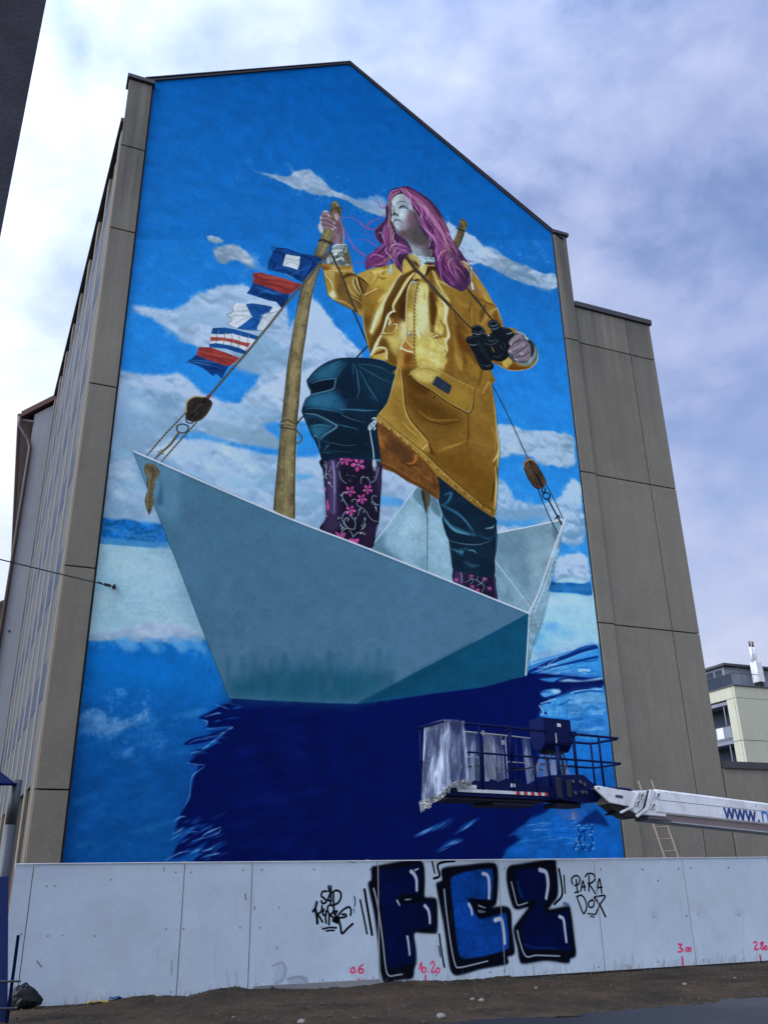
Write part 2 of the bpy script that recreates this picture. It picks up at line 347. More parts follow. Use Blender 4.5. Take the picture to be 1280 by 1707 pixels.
    XS('860,435 920,430 990,438', 3, '#b8d2ea', 1.2, .9); XS('480,490 560,480 620,460', 2.5, '#b4d0ea', 1.2, .8)
    # painted shadow of the hull on the water
    DK = '#020f4e'
    P('P', '375,1160 430,1166 595,1173 720,1156 878,1122 1002,1128 1002,1156 930,1168 915,1200 912,1260 905,1350 870,1400 840,1470 290,1470 322,1400 300,1360 320,1300 316,1260 330,1215 355,1180', '#0a3f92', 9, .5)
    P('P', '381,1160 430,1166 480,1169 545,1172 595,1173 660,1165 720,1156 806,1145 850,1132 878,1122 905,1123 1002,1132 1000,1150 958,1152 930,1160 905,1172 898,1190 905,1196 899,1203 897,1240 893,1300 888,1345 884,1362 874,1374 858,1384 882,1386 868,1400 848,1412 832,1438 824,1470 300,1470 340,1410 350,1400 300,1430 285,1432 300,1400 330,1375 290,1390 300,1360 316,1330 322,1300 330,1280 340,1262 312,1272 330,1258 372,1232 330,1238 306,1241 335,1228 362,1222 380,1214 355,1214 346,1212 345,1203 330,1196 352,1186 372,1176 388,1170', DK, 1.5, mott=.05, smooth=False)
    P('W', '780,620 880,560 940,560 920,640 830,660', DK, .6); P('W', '660,772 720,735 800,732 815,745 740,768', '#04165a', .5); P('W', '690,870 800,800 900,700 960,680 900,820 760,880', DK, .6)
    WS = lambda pts, w, col, so=1.1, al=.75, w1=None, wm=None: S('W', pts, w, col, so, al, w1, wm)
    LT = '#7fb4e6'
    for pts, w in (('890,548 930,560 965,565',2), ('770,625 840,605 860,608',2), ('760,640 785,650 782,670',2.2), ('780,690 860,682 920,680 880,700 840,722 770,735',2), ('700,820 770,790 850,730 890,700',2.4), ('690,765 740,745 800,745',1), ('680,870 720,878 775,882',1.5),
                   ('700,960 715,930 770,890',2), ('660,1110 690,1050 700,960',1.4), ('610,1180 640,1160 670,1155',2.6), ('600,1250 640,1230 665,1215',2.4), ('590,1280 660,1245 730,1235',2.4), ('700,1290 760,1270 800,1262',1.8),
                   ('760,1260 800,1235 860,1212',3), ('800,1262 840,1245 860,1225',2), ('700,1350 730,1335 750,1328',2.6), ('760,1340 800,1330 830,1312',3), ('560,1390 640,1350 700,1340',2), ('770,1370 830,1355 855,1352',2.6), ('830,560 880,575 910,590',1.4)):
        WS(pts, w*.35, '#4c90d6', 1.6, .7, w*.25, w*1.3); WS(pts, w*.2, LT, .7, .8, w*.15, w*.5)
    for i in range(46):
        y = rng.uniform(1165, 1400); x = rng.uniform(600, 860); L = rng.uniform(30, 90)
        WS([(x, y), (x+L*.5, y-L*.22), (x+L, y-L*.5)], .6, ['#2a6fc0', '#0d3f92', '#04155a', '#1b5cae'][i%4], 1.4, .55, .5, rng.uniform(2, 5))
    for i in range(60):
        y = rng.uniform(540, 1400); x = rng.uniform(860, 1300); L = rng.uniform(60, 200)
        WS([(x, y), (x+L*.5, y-L*.05), (x+L, y-L*.14)], 3, ['#05145c', '#02093e', '#081a68'][i%3], 6, .35, 2, rng.uniform(8, 22))
    for i in range(30):                              # fray the edge of the shadow
        y = rng.uniform(560, 880); x = 920-(y-560)*.72+rng.uniform(-70, 20); L = rng.uniform(40, 110)
        WS([(x, y), (x+L*.5, y-6), (x+L, y-10)], .4, ['#03124f', '#0d4b9a', DK][i%3], .8, .8, .4, rng.uniform(1.5, 4))
    # light patches at the bottom of the shadow, left and right
    for pts, w in (('0,760 60,735 130,700 210,660',5), ('90,735 150,715 200,690 235,655',2), ('240,750 300,700 380,655',5), ('130,850 190,810 240,790 285,778',6), ('560,760 640,720 760,680 880,670',8), ('600,800 700,770 800,760',6), ('560,850 680,820 780,800',7), ('590,745 680,745 760,735',3)):
        S('Z', pts, w*.2, '#1550a4', 3, .7, w*.2, w*1.2)
        for q in range(5):
            a = np.array(fr('P', pts)); a = a+rng.normal(0, 4+w, a.shape)*.6; t0 = rng.uniform(0, .5); a = a[0]+(a[-1]-a[0])*np.array([t0, t0+.25, t0+.5])[:, None]+rng.normal(0, 1.5, (3, 2)); S('Z', a, .3, ['#4f8fd4', '#8ab8e6', '#2f70bc'][q%3], .8, .7, .3, w*.28)
    P('Z', '560,870 640,800 600,745 700,700 800,672 880,560 760,300 740,100 1160,100 1230,870', '#1058ae', 4, .95, mott=.12)
    P('Z', '700,100 1140,100 1150,330 760,330', '#1f74cc', 30, .8)
    P('Z', '500,100 690,100 740,330 720,520 800,600 640,660 500,600', DK, 2, .97)
    for i in range(34):
        x, y = rng.uniform(620, 1000), rng.uniform(670, 850)
        S('Z', [(x, y), (x+40, y-6), (x+rng.uniform(60, 130), y-4)], .6, ['#3f86cc', '#0a3f8e', '#6aa5dc', '#0c4698'][i%4], 1, .6, .4, rng.uniform(1, 3))
    P('Z', '950,700 1060,610 1100,620 1150,700 1080,690 1010,690', '#04205e', 2, .9)
    for pts in ('975,680 970,720 985,760 960,800 940,840', '985,740 975,780 1000,840 1010,780 1000,730 985,745', '1060,690 1045,740 1055,790 1035,850', '1010,690 1015,720 1000,735'): S('Z', pts, 2.2, '#04205e', .7, .9)
    for i in range(22):
        y = rng.uniform(690, 850); x = rng.choice([960, 1000, 1045, 1055])+rng.uniform(-12, 12); S('Z', [(x, y), (x+14, y+rng.uniform(-4, 4))], 1.2, '#6fa9e0', .6, .8)
    # right water below the wake
    P('X', '240,520 600,530 900,560 1140,545 1145,640 900,650 700,690 640,720 560,760 420,790 250,1200 0,1200 0,560', DK, 1.2, .97)
    P('X', '360,545 470,530 640,520 720,515 600,545 520,580', '#3a86d2', 1, .9); P('X', '600,570 720,540 900,560 1130,520 1130,550 950,570 800,578', '#9cc4e6', .8, .85)
    XS('620,560 740,530 880,545 1130,515', 1.4, '#0a2a78', .6, .9)
    P('X', '375,720 440,682 540,667 620,680 635,705 590,735 500,755 420,770', '#4f9ada', .8, .95); P('X', '520,680 600,675 625,700 580,725 540,715', '#a3c6e4', 1.5, .8); XS('380,720 430,705 500,710', 1.5, '#0c3c90', .7, .9)
    P('X', '365,880 400,850 520,810 650,760 760,750 900,700 1150,690 1230,1260 760,1260 740,1060 460,1010 380,1000 420,960 400,920', '#3f8ad0', 1.5, .97, mott=.2)
    P('X', '700,770 900,730 1150,720 1170,860 1000,900 800,860', '#79aedb', 12, .7); P('X', '800,1000 1200,960 1220,1260 800,1260', '#1a66ba', 20, .7)
    for i in range(70):
        x, y = rng.uniform(430, 1100), rng.uniform(780, 1240)
        XS([(x, y), (x+40, y-8+rng.uniform(-8, 8)), (x+rng.uniform(70, 150), y-8)], rng.uniform(1, 4), ['#8fbde4', '#2a74c2', '#5d9fda', '#14559f'][i%4], 1.5, .35)
    XS('760,720 860,690 1000,680 1145,665', 2, '#79b0e2', .9, .9); XS('800,725 900,705 1020,690 1145,705', 2.4, '#0c3f92', .8, .9)
    XS('620,865 680,850 740,800', 1.6, '#0d4698', .8, .9); XS('390,860 440,845 500,842', 2, '#0b2f80', .7, .9); P('X', '420,960 450,955 460,990 435,985', '#08226a', .5); XS('360,880 400,930 410,970 375,1000', 1.4, '#b8d2ec', .6, .9)
    XS('380,850 470,820 560,800', 1.2, '#a9cdee', .6, .9); XS('600,1100 760,1050 900,1045', 3, '#0f519e', 2, .6); XS('930,940 1010,890 1090,920', 5, '#14559f', 3, .6)
    # -- boat, inside faces
    P('O', '60,470 335,116 480,120 800,392 1200,308 1010,850 800,800 400,620', '#5b7890', 0, smooth=False)
    P('O', '45,480 110,410 220,260 335,112 362,120 372,190 388,270 397,320 394,615', '#86a6bd', smooth=False, mott=.06)
    P('O', '397,320 405,250 415,160 462,190 490,290 520,430 555,690 398,620', '#88a9c0', smooth=False, mott=.06)
    P('O', '60,480 140,380 150,470 260,560 200,570', '#4a6a82', 5, .7); P('O', '330,120 360,125 372,190 385,250 345,210 315,170', '#4f6f86', 1.5, .8); P('O', '410,170 455,190 480,290 440,270 420,240', '#456377', 2, .75)
    P('O', '240,330 330,240 372,330 330,420 260,420', '#a9c4d8', 12, .55); P('O', '410,320 480,330 500,460 430,470', '#a2bfd4', 10, .5)
    P('O', '330,560 394,520 396,612 340,590', '#5a7c93', 6, .6)
    S('O', '60,476 180,320 330,116', 1.6, '#c6d8e6', .6, .9); S('O', '398,300 399,450 398,620', 1.6, '#1c2c38', .5, .9, .8); S('O', '402,320 403,500 401,615', .8, '#b9cddb', .5, .7)
    P('O', '360,135 410,140 412,210 398,240 388,272 378,225', '#4a4636', .6); P('O', '362,140 380,150 392,262 380,230', '#2b2b26', .5)
    P('O', '800,390 900,368 1050,338 1200,308 1170,410 1100,600 1020,820 800,560', '#6d899f', smooth=False, mott=.06, grad=('#8099ad', (820,400), (1050,700)))
    P('O', '830,420 950,390 990,470 900,560 820,520', '#5b7890', 12, .6); P('O', '1010,480 1120,400 1060,640 1000,740', '#8aa4b8', 12, .5); P('O', '880,600 980,560 1010,780', '#4f6d86', 10, .5)
    P('O', '798,552 900,680 1015,828 1000,858 900,822 800,778', '#7f9cb2', smooth=False, mott=.06); P('O', '800,600 880,690 900,800 810,760', '#5a7a92', 8, .6); P('O', '810,640 860,700 840,740', '#a6c0d2', 6, .5)
    S('O', '800,556 900,682 1012,826', 1.3, '#b9cfdf', .6, .9); S('O', '810,388 1000,350 1205,306', 2.2, '#d2e0ea', .6, .95); S('O', '810,393 1000,355 1190,318', 1, '#4c667a', .8, .6)
    P('O', '1135,335 1165,385 1175,400 1150,440', '#43607a', 2, .6)
    # rigging on the right
    S('V', '68,0 160,180 280,440', 1.6, '#231d18', .5, .95)
    P('Q', '205,150 235,170 265,205 225,220', '#8a4a2c', .5)
    P('Q', '175,300 180,240 230,215 290,215 350,260 400,350 450,440 480,510 455,570 390,605 330,590 270,520 210,420', '#46352a', .4, mott=.3)
    S('Q', '180,330 180,260 230,222 300,218 355,270', 1.6, '#b0925e', .6, .9); S('Q', '265,240 310,330 370,450 430,570', 3, '#15110e', .5); S('Q', '285,280 330,360 350,400', .7, '#a49a8c', .4, .8)
    S('Q', '175,320 240,460 310,570 380,605', 1.2, '#130f0e', .5, .9)
    S('Q', '365,600 440,790 540,1020 645,1215', 1.7, '#191714', .4); S('Q', '475,540 580,740 700,1000', 1.5, '#191714', .4)
    S('Q', '425,600 420,640 455,645 465,590', 2, '#15191c', .4); S('Q', '450,660 430,690 460,735 510,730 525,690 490,655 450,655', 2.2, '#15191c', .4)
    S('Q', '500,735 560,850 620,960 690,1090', 2.8, '#1d1a17', .4); S('Q', '600,1000 640,960 660,985', 2, '#1d1a17', .4)
    # rear pole behind the head
    P('H', '1040,735 985,690 1010,620 1040,540 1055,470 1070,425 1100,415 1130,450 1145,480 1115,560 1080,650', '#584a34', .3, mott=.25)
    S('H', '1075,440 1100,470 1120,510', 1.4, '#948058', .6, .8); S('H', '1040,560 1010,650', 2, '#7d6a48', .8, .7); S('H', '1100,580 1060,690', 2, '#2c251c', 1, .8)
    S('H', '1030,520 1070,535 1112,555', 2, '#1d1a1a', .4); S('H', '1065,470 1090,500 1135,490', 1, '#2c251c', .4, .8)
    # -- rope behind the coat
    S('P', '538,420 560,455 580,500 600,545 615,580', 2.4, '#1d1815', .5); S('E', '445,722 485,680', 2.2, '#1d1815', .5)
    # -- right leg (rear)
    P('O', '553,600 620,625 700,635 792,640 803,700 806,785 700,745 560,690', '#1c1730', .4, mott=.2)
    P('O', '560,605 600,612 620,690 570,690', '#3d2b50', 2, .9); S('O', '594,615 600,645 600,680', 2.4, '#8a84a8', 1.2, .7); S('O', '790,650 800,720 803,780', 2, '#4a3560', 1, .8)
    for x, y in ((655,640),(735,660),(660,705),(692,725),(762,715),(565,665)): B('O', x, y, 15, 11, '#a84a8e', .95, 20); B('O', x+8, y-5, 8, 6, '#c05a9c', .8)
    for pts in ('625,680 660,660 700,670 730,700','690,700 720,680 735,650','720,740 735,700 720,675','640,650 670,670 650,690','700,640 690,670 720,690'): S('O', pts, .7, '#9fb8c2', .4, .85)
    P('O', '452,50 600,100 790,285 806,350 812,420 805,500 796,540 793,640 720,645 620,625 553,605 540,540 525,430 510,400 484,310 490,280 470,220 458,150', '#0e2033', .4, mott=.15)
    for pts, w, col in (('500,160 540,150 520,200 490,220',4,'#2e6484'), ('480,220 520,240 600,290 680,400',5,'#27587a'), ('490,290 540,350 620,385 680,400',8,'#2c5f7e'), ('500,310 560,370 640,395',4,'#5b93ae'), ('560,260 620,310 670,370',2,'#3f7a98'), ('525,430 600,450 700,455 780,430',1.6,'#5a7c92'), ('535,480 570,490 600,510 620,480 680,500',6,'#204a64'), ('560,490 600,500 590,480',4,'#46788e'), ('640,490 670,490 690,510',2.4,'#5a8aa0'), ('620,560 660,580 700,580',7,'#23485a'), ('740,360 780,355 790,340',2.2,'#8ab0c2'), ('600,130 700,220 780,290',5,'#142c42'), ('800,380 808,440 800,500',1.6,'#2e6a9a'), ('700,400 760,420 790,400',4,'#1b3d58')): S('O', pts, w*.4, col, w*.28+.5, .9, w*.25, w)
    # -- coat lining seen under the hem
    P('K', '150,650 300,760 430,870 560,990 680,1130 700,1340 600,1290 520,1240 420,1190 300,1110 190,1060 165,880 140,740', '#69421f', .4, mott=.2)
    P('K', '140,720 190,810 215,900 175,880', '#9a5c28', 2, .9); P('K', '230,760 380,860 460,960 440,1020 360,1010 300,930', '#4c2e1c', 4, .8); S('K', '495,960 490,1000 460,1030 420,1030', 4, '#a8672a', 1.2, .95, 1.5); S('K', '370,1010 430,1050 500,1040', 3, '#3a2214', 2, .8)
    S('K', '195,1040 300,1090 420,1170 520,1220 660,1310', 4, '#51301a', 1, .9); S('K', '200,1020 320,1075 440,1150', 1.4, '#8a5a2c', .8, .8); S('K', '480,1060 560,1130 640,1190', 4, '#8a5522', 2.4, .6); S('K', '600,1040 650,1130 660,1250', 5, '#4c2c18', 2, .6)
    # -- left leg (raised) : boot then trousers
    P('T', '215,140 240,300 262,470 280,700 290,960 270,1020 200,1130 480,1240 895,1400 970,1310 980,1180 1000,1090 1025,1030 1040,900 1055,700 1068,400 1050,180 700,120', '#191429', .3, mott=.25)
    P('T', '280,160 460,150 470,400 455,700 470,900 400,1000 300,960 285,700 262,400', '#3c2a50', 5, .85); P('T', '290,1000 420,980 470,1080 380,1170 230,1120', '#3a2a4c', 5, .8); P('T', '960,200 1050,200 1062,420 1045,700 1010,500', '#4a3564', 4, .7); P('T', '860,1100 960,1060 960,1280 880,1380 800,1250', '#2e1c3c', 6, .7)
    S('T', '375,170 400,330 405,560 400,800 395,900', 5.5, '#77709a', 2.6, .75, 3); S('T', '350,180 345,500 350,880', 5, '#5a4474', 3, .5); S('T', '385,180 400,400 405,600', 2, '#a7a2c0', 1.2, .6)
    S('T', '218,140 245,300 266,500 285,760 288,960 205,1128', 1.3, '#0c0a18', .5, .9); S('T', '1055,240 1068,420 1050,700 1030,1020 985,1180 965,1320', 1.3, '#0c0a18', .5, .9)
    FL = '#b2448c'
    def flower(f, x, y, r, a0, sq=1.0):
        for i in range(5):
            a = math.radians(a0+i*72); px, py = x+math.cos(a)*r*.62, y+math.sin(a)*r*.62*sq
            q = [(px+math.cos(a+b)*r*.42*m, py+math.sin(a+b)*r*.42*m*sq) for b, m in ((0,1),(.9,.72),(1.9,.62),(3.14,.9),(-1.9,.62),(-.9,.72))]
            P(f, q, ['#b2448c', '#a83a82', '#bd5296'][i%3], 0, .97, mott=.15); S(f, [(x+math.cos(a)*r*.3, y+math.sin(a)*r*.3*sq), (px, py)], .6, '#d27ab4', .6, .6)
        B(f, x, y, r*.16, r*.16*sq, '#e2c0dc', .95)
    for x, y, r, a in ((740,210,105,30),(625,590,80,15),(875,565,72,20),(790,700,75,10),(632,865,78,5),(550,150,80,60)): flower('T', x, y, r, a)
    for pts in ('300,700 320,760 330,820 305,870 290,800', '268,530 284,545 280,590 268,575', '415,1170 470,1190 500,1240 440,1220', '500,1240 520,1180 560,1190 540,1250', '605,1265 680,1270 690,1315 640,1310', '680,1310 700,1270 750,1265 750,1300 720,1330', '540,135 640,140 670,150 620,172 560,165', '292,930 305,925 305,955 294,955'): P('T', pts, FL, .2, .95, mott=.15)
    VN = '#9db4bc'
    for pts, w in (('560,600 525,620 515,670 545,730 590,800',1.3), ('500,640 520,630 530,600',1), ('560,880 520,940 515,1000 550,1070 590,1110',1.1), ('590,1110 550,1060 545,1000 580,970 605,985 590,1010',1.3), ('495,1210 520,1150 580,1120 680,1130 700,1060 685,1000 620,930',1.2), ('670,1250 650,1190 620,1150',1.1), ('675,1230 740,1180 820,1180',1.2), ('800,1130 830,1060 830,970',1.1), ('780,1140 820,1110 850,1060',1), ('720,740 725,790 800,830 860,890 900,960 960,1010 1010,1020',1), ('650,740 665,710 710,705',1.2), ('470,310 490,400 540,460 570,475',1.1), ('440,250 450,200 500,150',1), ('780,480 785,410 830,390 900,430 910,500',1), ('1000,670 960,650 935,690 950,740 990,800 1000,880',1.1), ('930,470 980,430 1000,370 1030,250',1), ('265,160 290,220 280,330 285,400',1.1), ('290,340 340,360 365,410',.9), ('320,320 350,270 340,230',.9), ('310,450 340,490 380,540',1), ('740,940 750,880 780,850',.9), ('500,1140 510,1090 480,1040',1)): S('T', pts, w, VN, .4, .85)
    for i in range(70):                              # leaf ticks beside the tendrils
        x0, y0 = [(500,650),(530,720),(490,1080),(520,1110),(800,1080),(840,1000),(780,1190),(830,1200),(960,760),(1000,830),(760,850),(820,880),(280,240),(275,350),(290,395),(330,470),(800,390),(880,410),(480,970),(700,990),(940,750),(1010,770),(270,390),(990,390)][i%24]
        a = rng.uniform(0, 6.28); L = rng.uniform(14, 34); x0 += rng.uniform(-14, 14); y0 += rng.uniform(-14, 14)
        S('T', [(x0, y0), (x0+math.cos(a)*L, y0+math.sin(a)*L)], .4, ['#a5bcc4', '#8aa0aa', '#6f8a90'][i%3], .4, .85, .3, 1.7)
    for x, y, rx, ry in ((600,250,30,28),(570,330,26,16),(650,300,30,18),(640,420,40,26),(690,370,26,22)): B('T', x, y, rx, ry, '#232a38', .7)
    for pts in ('560,370 600,360 620,375', '640,370 670,365 695,385', '600,430 620,450 640,445'): S('T', pts, .8, '#6f8a90', .4, .7)
    LEG = 'L', '150,390 180,350 250,270 350,195 460,145 560,125 700,120 850,125 1000,145 1130,190 1215,235 1240,330 1190,480 1150,650 1070,780 990,860 985,950 1005,1130 1022,1300 1000,1320 800,1330 620,1305 450,1325 340,1345 310,1270 270,1150 200,1030 160,920 130,840 105,790 95,740 105,690 140,610 200,550 160,450'
    P(*LEG, '#0c2034', .4, mott=.14); c.clip = c.mask([LEG])
    P('L', '160,400 240,300 360,215 500,170 620,170 560,260 520,340 480,370 330,385 230,410 180,440', '#1d4b68', 4, .95); P('L', '250,300 380,230 500,200 530,260 480,330 360,350 260,370', '#2f6a8c', 9, .6)
    P('L', '130,650 200,560 330,540 460,500 560,560 620,680 560,760 420,740 260,715 140,715', '#22567a', 7, .95); P('L', '180,620 300,575 440,580 480,680 340,690 200,690', '#33708f', 10, .6)
    P('L', '500,370 580,240 680,170 760,190 780,420 750,600 640,650 540,600 510,480', '#0b1c30', 9, .9); P('L', '190,420 240,400 470,365 490,400 480,480 350,520 230,545 200,520', '#081424', 1, .95)
    P('L', '140,800 260,790 390,850 500,920 430,990 340,1050 300,1090 230,1030 180,930', '#1b4866', 4, .9); P('L', '150,850 260,830 420,900 420,920 250,930 180,920', '#0a1a2c', 4, .9); P('L', '200,960 330,930 430,960 350,1020 260,1060', '#2f6a86', 6, .7)
    P('L', '130,720 260,720 420,760 560,770 700,860 860,900 700,900 500,890 380,830 250,770 130,770', '#0a1b2e', 4, .85)
    P('L', '350,1090 500,960 700,940 900,990 940,1200 900,1290 600,1290 400,1290 340,1200', '#0a1828', 10, .75); P('L', '760,200 950,220 1190,260 1090,600 960,620 850,420', '#12324a', 18, .7)
    for pts, w, col, al in (('150,390 165,440 210,520',1.4,'#6fa3ba',.8), ('210,420 330,385 460,368 492,372 490,400 470,480 400,510 290,535 200,560 140,620 120,690',1.3,'#7eaabd',.9), ('490,380 520,320 580,240 640,195',1.2,'#2f5f78',.8), ('130,730 250,718 420,740 560,770',2.4,'#3e7390',.5), ('540,730 700,735 860,745 980,740',2.6,'#3f7590',.85), ('565,760 580,800 680,845 850,890',1.1,'#5a8296',.9), ('130,780 260,795 380,850 480,905 505,925 480,960 380,1020 330,1060 320,1090',2.0,'#74a2b4',.9), ('500,905 620,935 760,965',2,'#2f6480',.85), ('335,1105 450,1130 620,1160 760,1145',1.1,'#456b80',.9), ('290,1075 300,1160 300,1250',1.6,'#5f8ca0',.7), ('300,1080 250,1040 235,1060',1.4,'#7aa4b4',.7), ('690,190 700,260 695,330',1.6,'#2f5c76',.8), ('700,180 740,270 760,420 770,520 745,600',2.2,'#3c6c84',.75), ('770,260 860,430 940,560 990,640',2.2,'#36647c',.8), ('750,210 880,280 1000,350 1150,420',1.6,'#3a6880',.8), ('740,195 900,205 1060,250 1170,330',2,'#2f5a72',.7), ('360,1210 400,1160 420,1150',3,'#2c5a70',.8), ('330,1240 440,1245',2.4,'#2f6474',.7), ('200,930 320,915 440,935',2.4,'#3f7c94',.8), ('420,250 480,190 560,150',2,'#35708e',.6), ('160,450 200,530',2,'#3d7896',.7), ('400,1220 520,1230 700,1235',3,'#16344a',.8)): S('L', pts, w*.5, col, .8, al, w*.4, w)
    for i in range(70):
        x, y = rng.uniform(130, 1150), rng.uniform(150, 1280); S('L', [(x, y), (x+rng.uniform(20, 70), y+rng.uniform(-30, 30))], rng.uniform(1, 3), ['#163a54', '#081626', '#235070'][i%3], 2, .25)
    c.clip = None
    S(LEG[0], LEG[1].split('1215,235')[0]+'1215,235', 1.1, '#0a1826', .5, .8); S('L', '340,1345 270,1150 160,920 105,790 95,740 140,610 200,550 155,400', 1.2, '#08111e', .5, .9)
    # -- coat
    BODY = [('C', '45,305 120,270 200,235 330,200 480,170 640,70 780,40 900,130 1060,120 1120,200 1280,420 1300,800 1300,1700 560,1640 575,1545 480,1505 390,1450 200,1412 215,1370 170,1200 130,1010 112,830 108,640 0,470'),
            ('K', '350,20 600,-60 1100,-60 1130,120 1165,330 1200,550 1215,730 1235,900 1222,1100 1205,1420 1190,1500 1165,1500 1000,1390 850,1270 680,1130 560,990 430,870 300,760 150,650 155,600 240,490 290,320 325,180'),
            ('B', '-120,330 -20,300 100,130 200,110 300,180 400,310 500,460 560,570 630,670 690,840 720,920 800,1000 700,1300 580,1290 560,1420 570,1564 100,1600 -120,1400'),
            ('B', '560,1280 640,1340 740,1398 850,1412 1000,1388 1080,1325 1108,1250 1088,1120 980,1010 870,935 760,900 640,1000')]
    for f, pts in BODY: P(f, pts, '#8d6a2e', .3, mott=.1)
    c.clip = c.mask(BODY)
    # right side, in half shade
    P('B', '-60,480 60,560 200,420 330,230 560,580 700,900 520,1000 300,1000 300,1564 -100,1564', '#87642c', 10, .8); P('B', '330,230 400,310 500,460 600,640 480,560 380,420', '#a8833c', 5, .8)
    for pts, w, col in (('330,230 420,340 510,470 600,610 690,830',2.2,'#d6bf70'), ('470,520 520,590 600,640',6,'#b08f44'), ('420,560 540,620 590,630',4,'#5f431f'), ('590,690 620,670 600,760 660,860',8,'#6a4a22'), ('560,700 625,670 640,720',2,'#d8c88a'), ('440,860 470,800 540,730 600,690',8,'#a88440'), ('300,600 320,700 330,860',2,'#b08c44'), ('310,590 300,720',3,'#5b3f1e'), ('130,520 200,620 290,640',8,'#9a7736'), ('100,700 190,860 260,950',12,'#6a4822'), ('160,900 200,1060 330,1200 380,1300',16,'#5c3a1c'), ('220,1000 200,1150 240,1300',14,'#6b4520'), ('60,900 120,1100 200,1240',12,'#97722f'), ('130,1200 180,1330 200,1400',8,'#a8853c'), ('330,380 330,520 420,560',5,'#7a5826'), ('400,330 480,440 540,530',5,'#9c7832'), ('480,640 450,740 430,820',8,'#5f4220')): S('B', pts, w*.5, col, w*.3+.6, .7, w*.5, w)
    # left shoulder/chest
    P('C', '50,310 200,240 480,170 640,90 700,180 640,330 560,520 420,560 330,520 200,480 120,580', '#b8963f', 6, .9)
    P('C', '110,600 180,560 340,480 420,540 400,640 300,720 240,900 215,1090 200,1370 130,1010', '#8a672c', 6, .95); P('C', '200,600 330,520 400,520 380,620 260,700', '#a07a36', 8, .7)
    P('C', '120,900 200,800 240,950 215,1080 240,1180 200,1340 150,1080', '#6d4c24', 6, .75)
    for pts, w, col, so in (('670,280 560,450 430,640 330,850 235,1070',17,'#b59a52',5), ('640,310 540,470 420,660',8,'#d4c68c',3), ('480,560 400,690 310,860 230,1075',7,'#cdbd80',2.5), ('320,800 270,950 230,1075',4,'#dccfa0',1.6),
                            ('790,255 640,360 545,540 470,700 425,850 375,1030 330,1110',13,'#563a1e',1.6), ('420,880 350,1010 260,1180 215,1340',8,'#62431f',3), ('330,660 400,590 420,560',4,'#c7a860',2),
                            ('60,310 140,380 200,460',3,'#cfb66c',1.4), ('190,280 185,360 210,440',6,'#5b4020',1.2), ('70,330 130,390 190,470',2.5,'#3a2814',.8), ('230,250 240,340 210,460',4,'#a8863c',2), ('330,340 380,360 420,350',3,'#7a5a28',1.6), ('300,250 320,330 270,420 210,470',2,'#8a692e',1.2), ('410,200 400,260 380,300',4,'#7c5a2c',1.4), ('200,300 300,270 420,240',7,'#c9ab58',3)): S('C', pts, w*.6, col, so, .85, w*.45, w)
    S('C', '112,590 114,820 130,1000 175,1210 205,1350', 1.1, '#d2bd7e', .6, .9); S('C', '120,585 180,555 300,490', 1.2, '#d9c98e', .7, .8)
    P('C', '800,280 840,300 720,420 690,560 684,860 660,930 560,1000 480,980 540,920 470,850 540,780 540,720 600,600 660,480', '#644524', 2, .95); P('C', '640,500 690,480 684,860 650,920 600,850', '#4c331c', 4, .8); P('C', '560,900 650,900 640,970 560,1010', '#8a5f30', 4, .6)
    for pts, w, col, so in (('790,290 700,400 600,570 520,720 540,800',4.5,'#cbb878',1), ('540,790 490,810 445,870 400,1010 375,1080',4,'#d6caa0',.9), ('450,870 480,930 470,980 560,960',2.5,'#d8cda2',.8), ('560,960 570,990 545,1040 480,1080 365,1090',3.5,'#d4c590',.9), ('370,1090 300,1230 230,1370',5,'#d6caa0',1), ('470,850 520,830 550,840',2,'#3d2a16',.7), ('480,985 520,1000 500,1060 430,1080',7,'#8a6830',1.6), ('360,1100 460,1115 560,1100',3.5,'#57391c',1), ('700,360 780,300 810,280',2,'#c8b070',.8)): S('C', pts, w*.5, col, so, .95, w*.4, w)
    P('C', '560,1000 650,930 684,960 680,1150 640,1230 600,1300 590,1400 575,1530 470,1400 400,1200 380,1120 520,1110', '#a98f48', 4, .95); P('C', '640,940 685,930 684,1130 650,1190 620,1060', '#cbbf90', 4, .75); P('C', '400,1130 560,1120 620,1200 560,1300 480,1260', '#c2a650', 6, .8)
    P('C', '380,1150 440,1180 500,1330 575,1420 575,1540 430,1420 430,1300 330,1260', '#6a4a22', 4, .9); P('C', '230,1385 310,1290 400,1275 430,1320 430,1440 330,1440', '#b89a48', 2, .95); P('C', '245,1385 320,1330 410,1300 400,1345 300,1370', '#6b4424', 1, .95); S('C', '215,1385 300,1290 390,1278 430,1320 432,1430', 2, '#dccf9a', .8, .9)
    # front placket and bright panel
    P('C', '760,380 880,350 860,440 820,560 800,780 800,1100 790,1360 690,1180 690,820 700,600', '#a68842', 3, .95); P('C', '720,820 790,800 795,1050 720,1080 700,950', '#c4b06a', 5, .8); P('C', '710,560 780,500 790,700 710,760', '#8f6e30', 5, .7)
    P('C', '690,1180 760,1220 800,1290 800,1360 780,1480 700,1560 630,1620 590,1600 600,1420 625,1270', '#a26c34', 2, .95); P('C', '700,1350 790,1350 780,1450 690,1520 650,1440', '#7a4a24', 3, .9); S('C', '620,1280 700,1320 800,1345', 3, '#d8c890', .9, .9); S('C', '700,1190 750,1250 800,1290', 3, '#c4aa60', 1, .8); S('C', '680,1160 630,1260 600,1400 580,1540 560,1640', 1.4, '#dccf9a', .6, .95)
    P('C', '840,440 960,420 1040,330 1150,420 1230,560 1290,700 1300,900 1230,980 1280,1130 1240,1300 1250,1460 1190,1560 1090,1590 960,1540 830,1500 815,1100 815,800', '#b59a48', 3, .97, mott=.16)
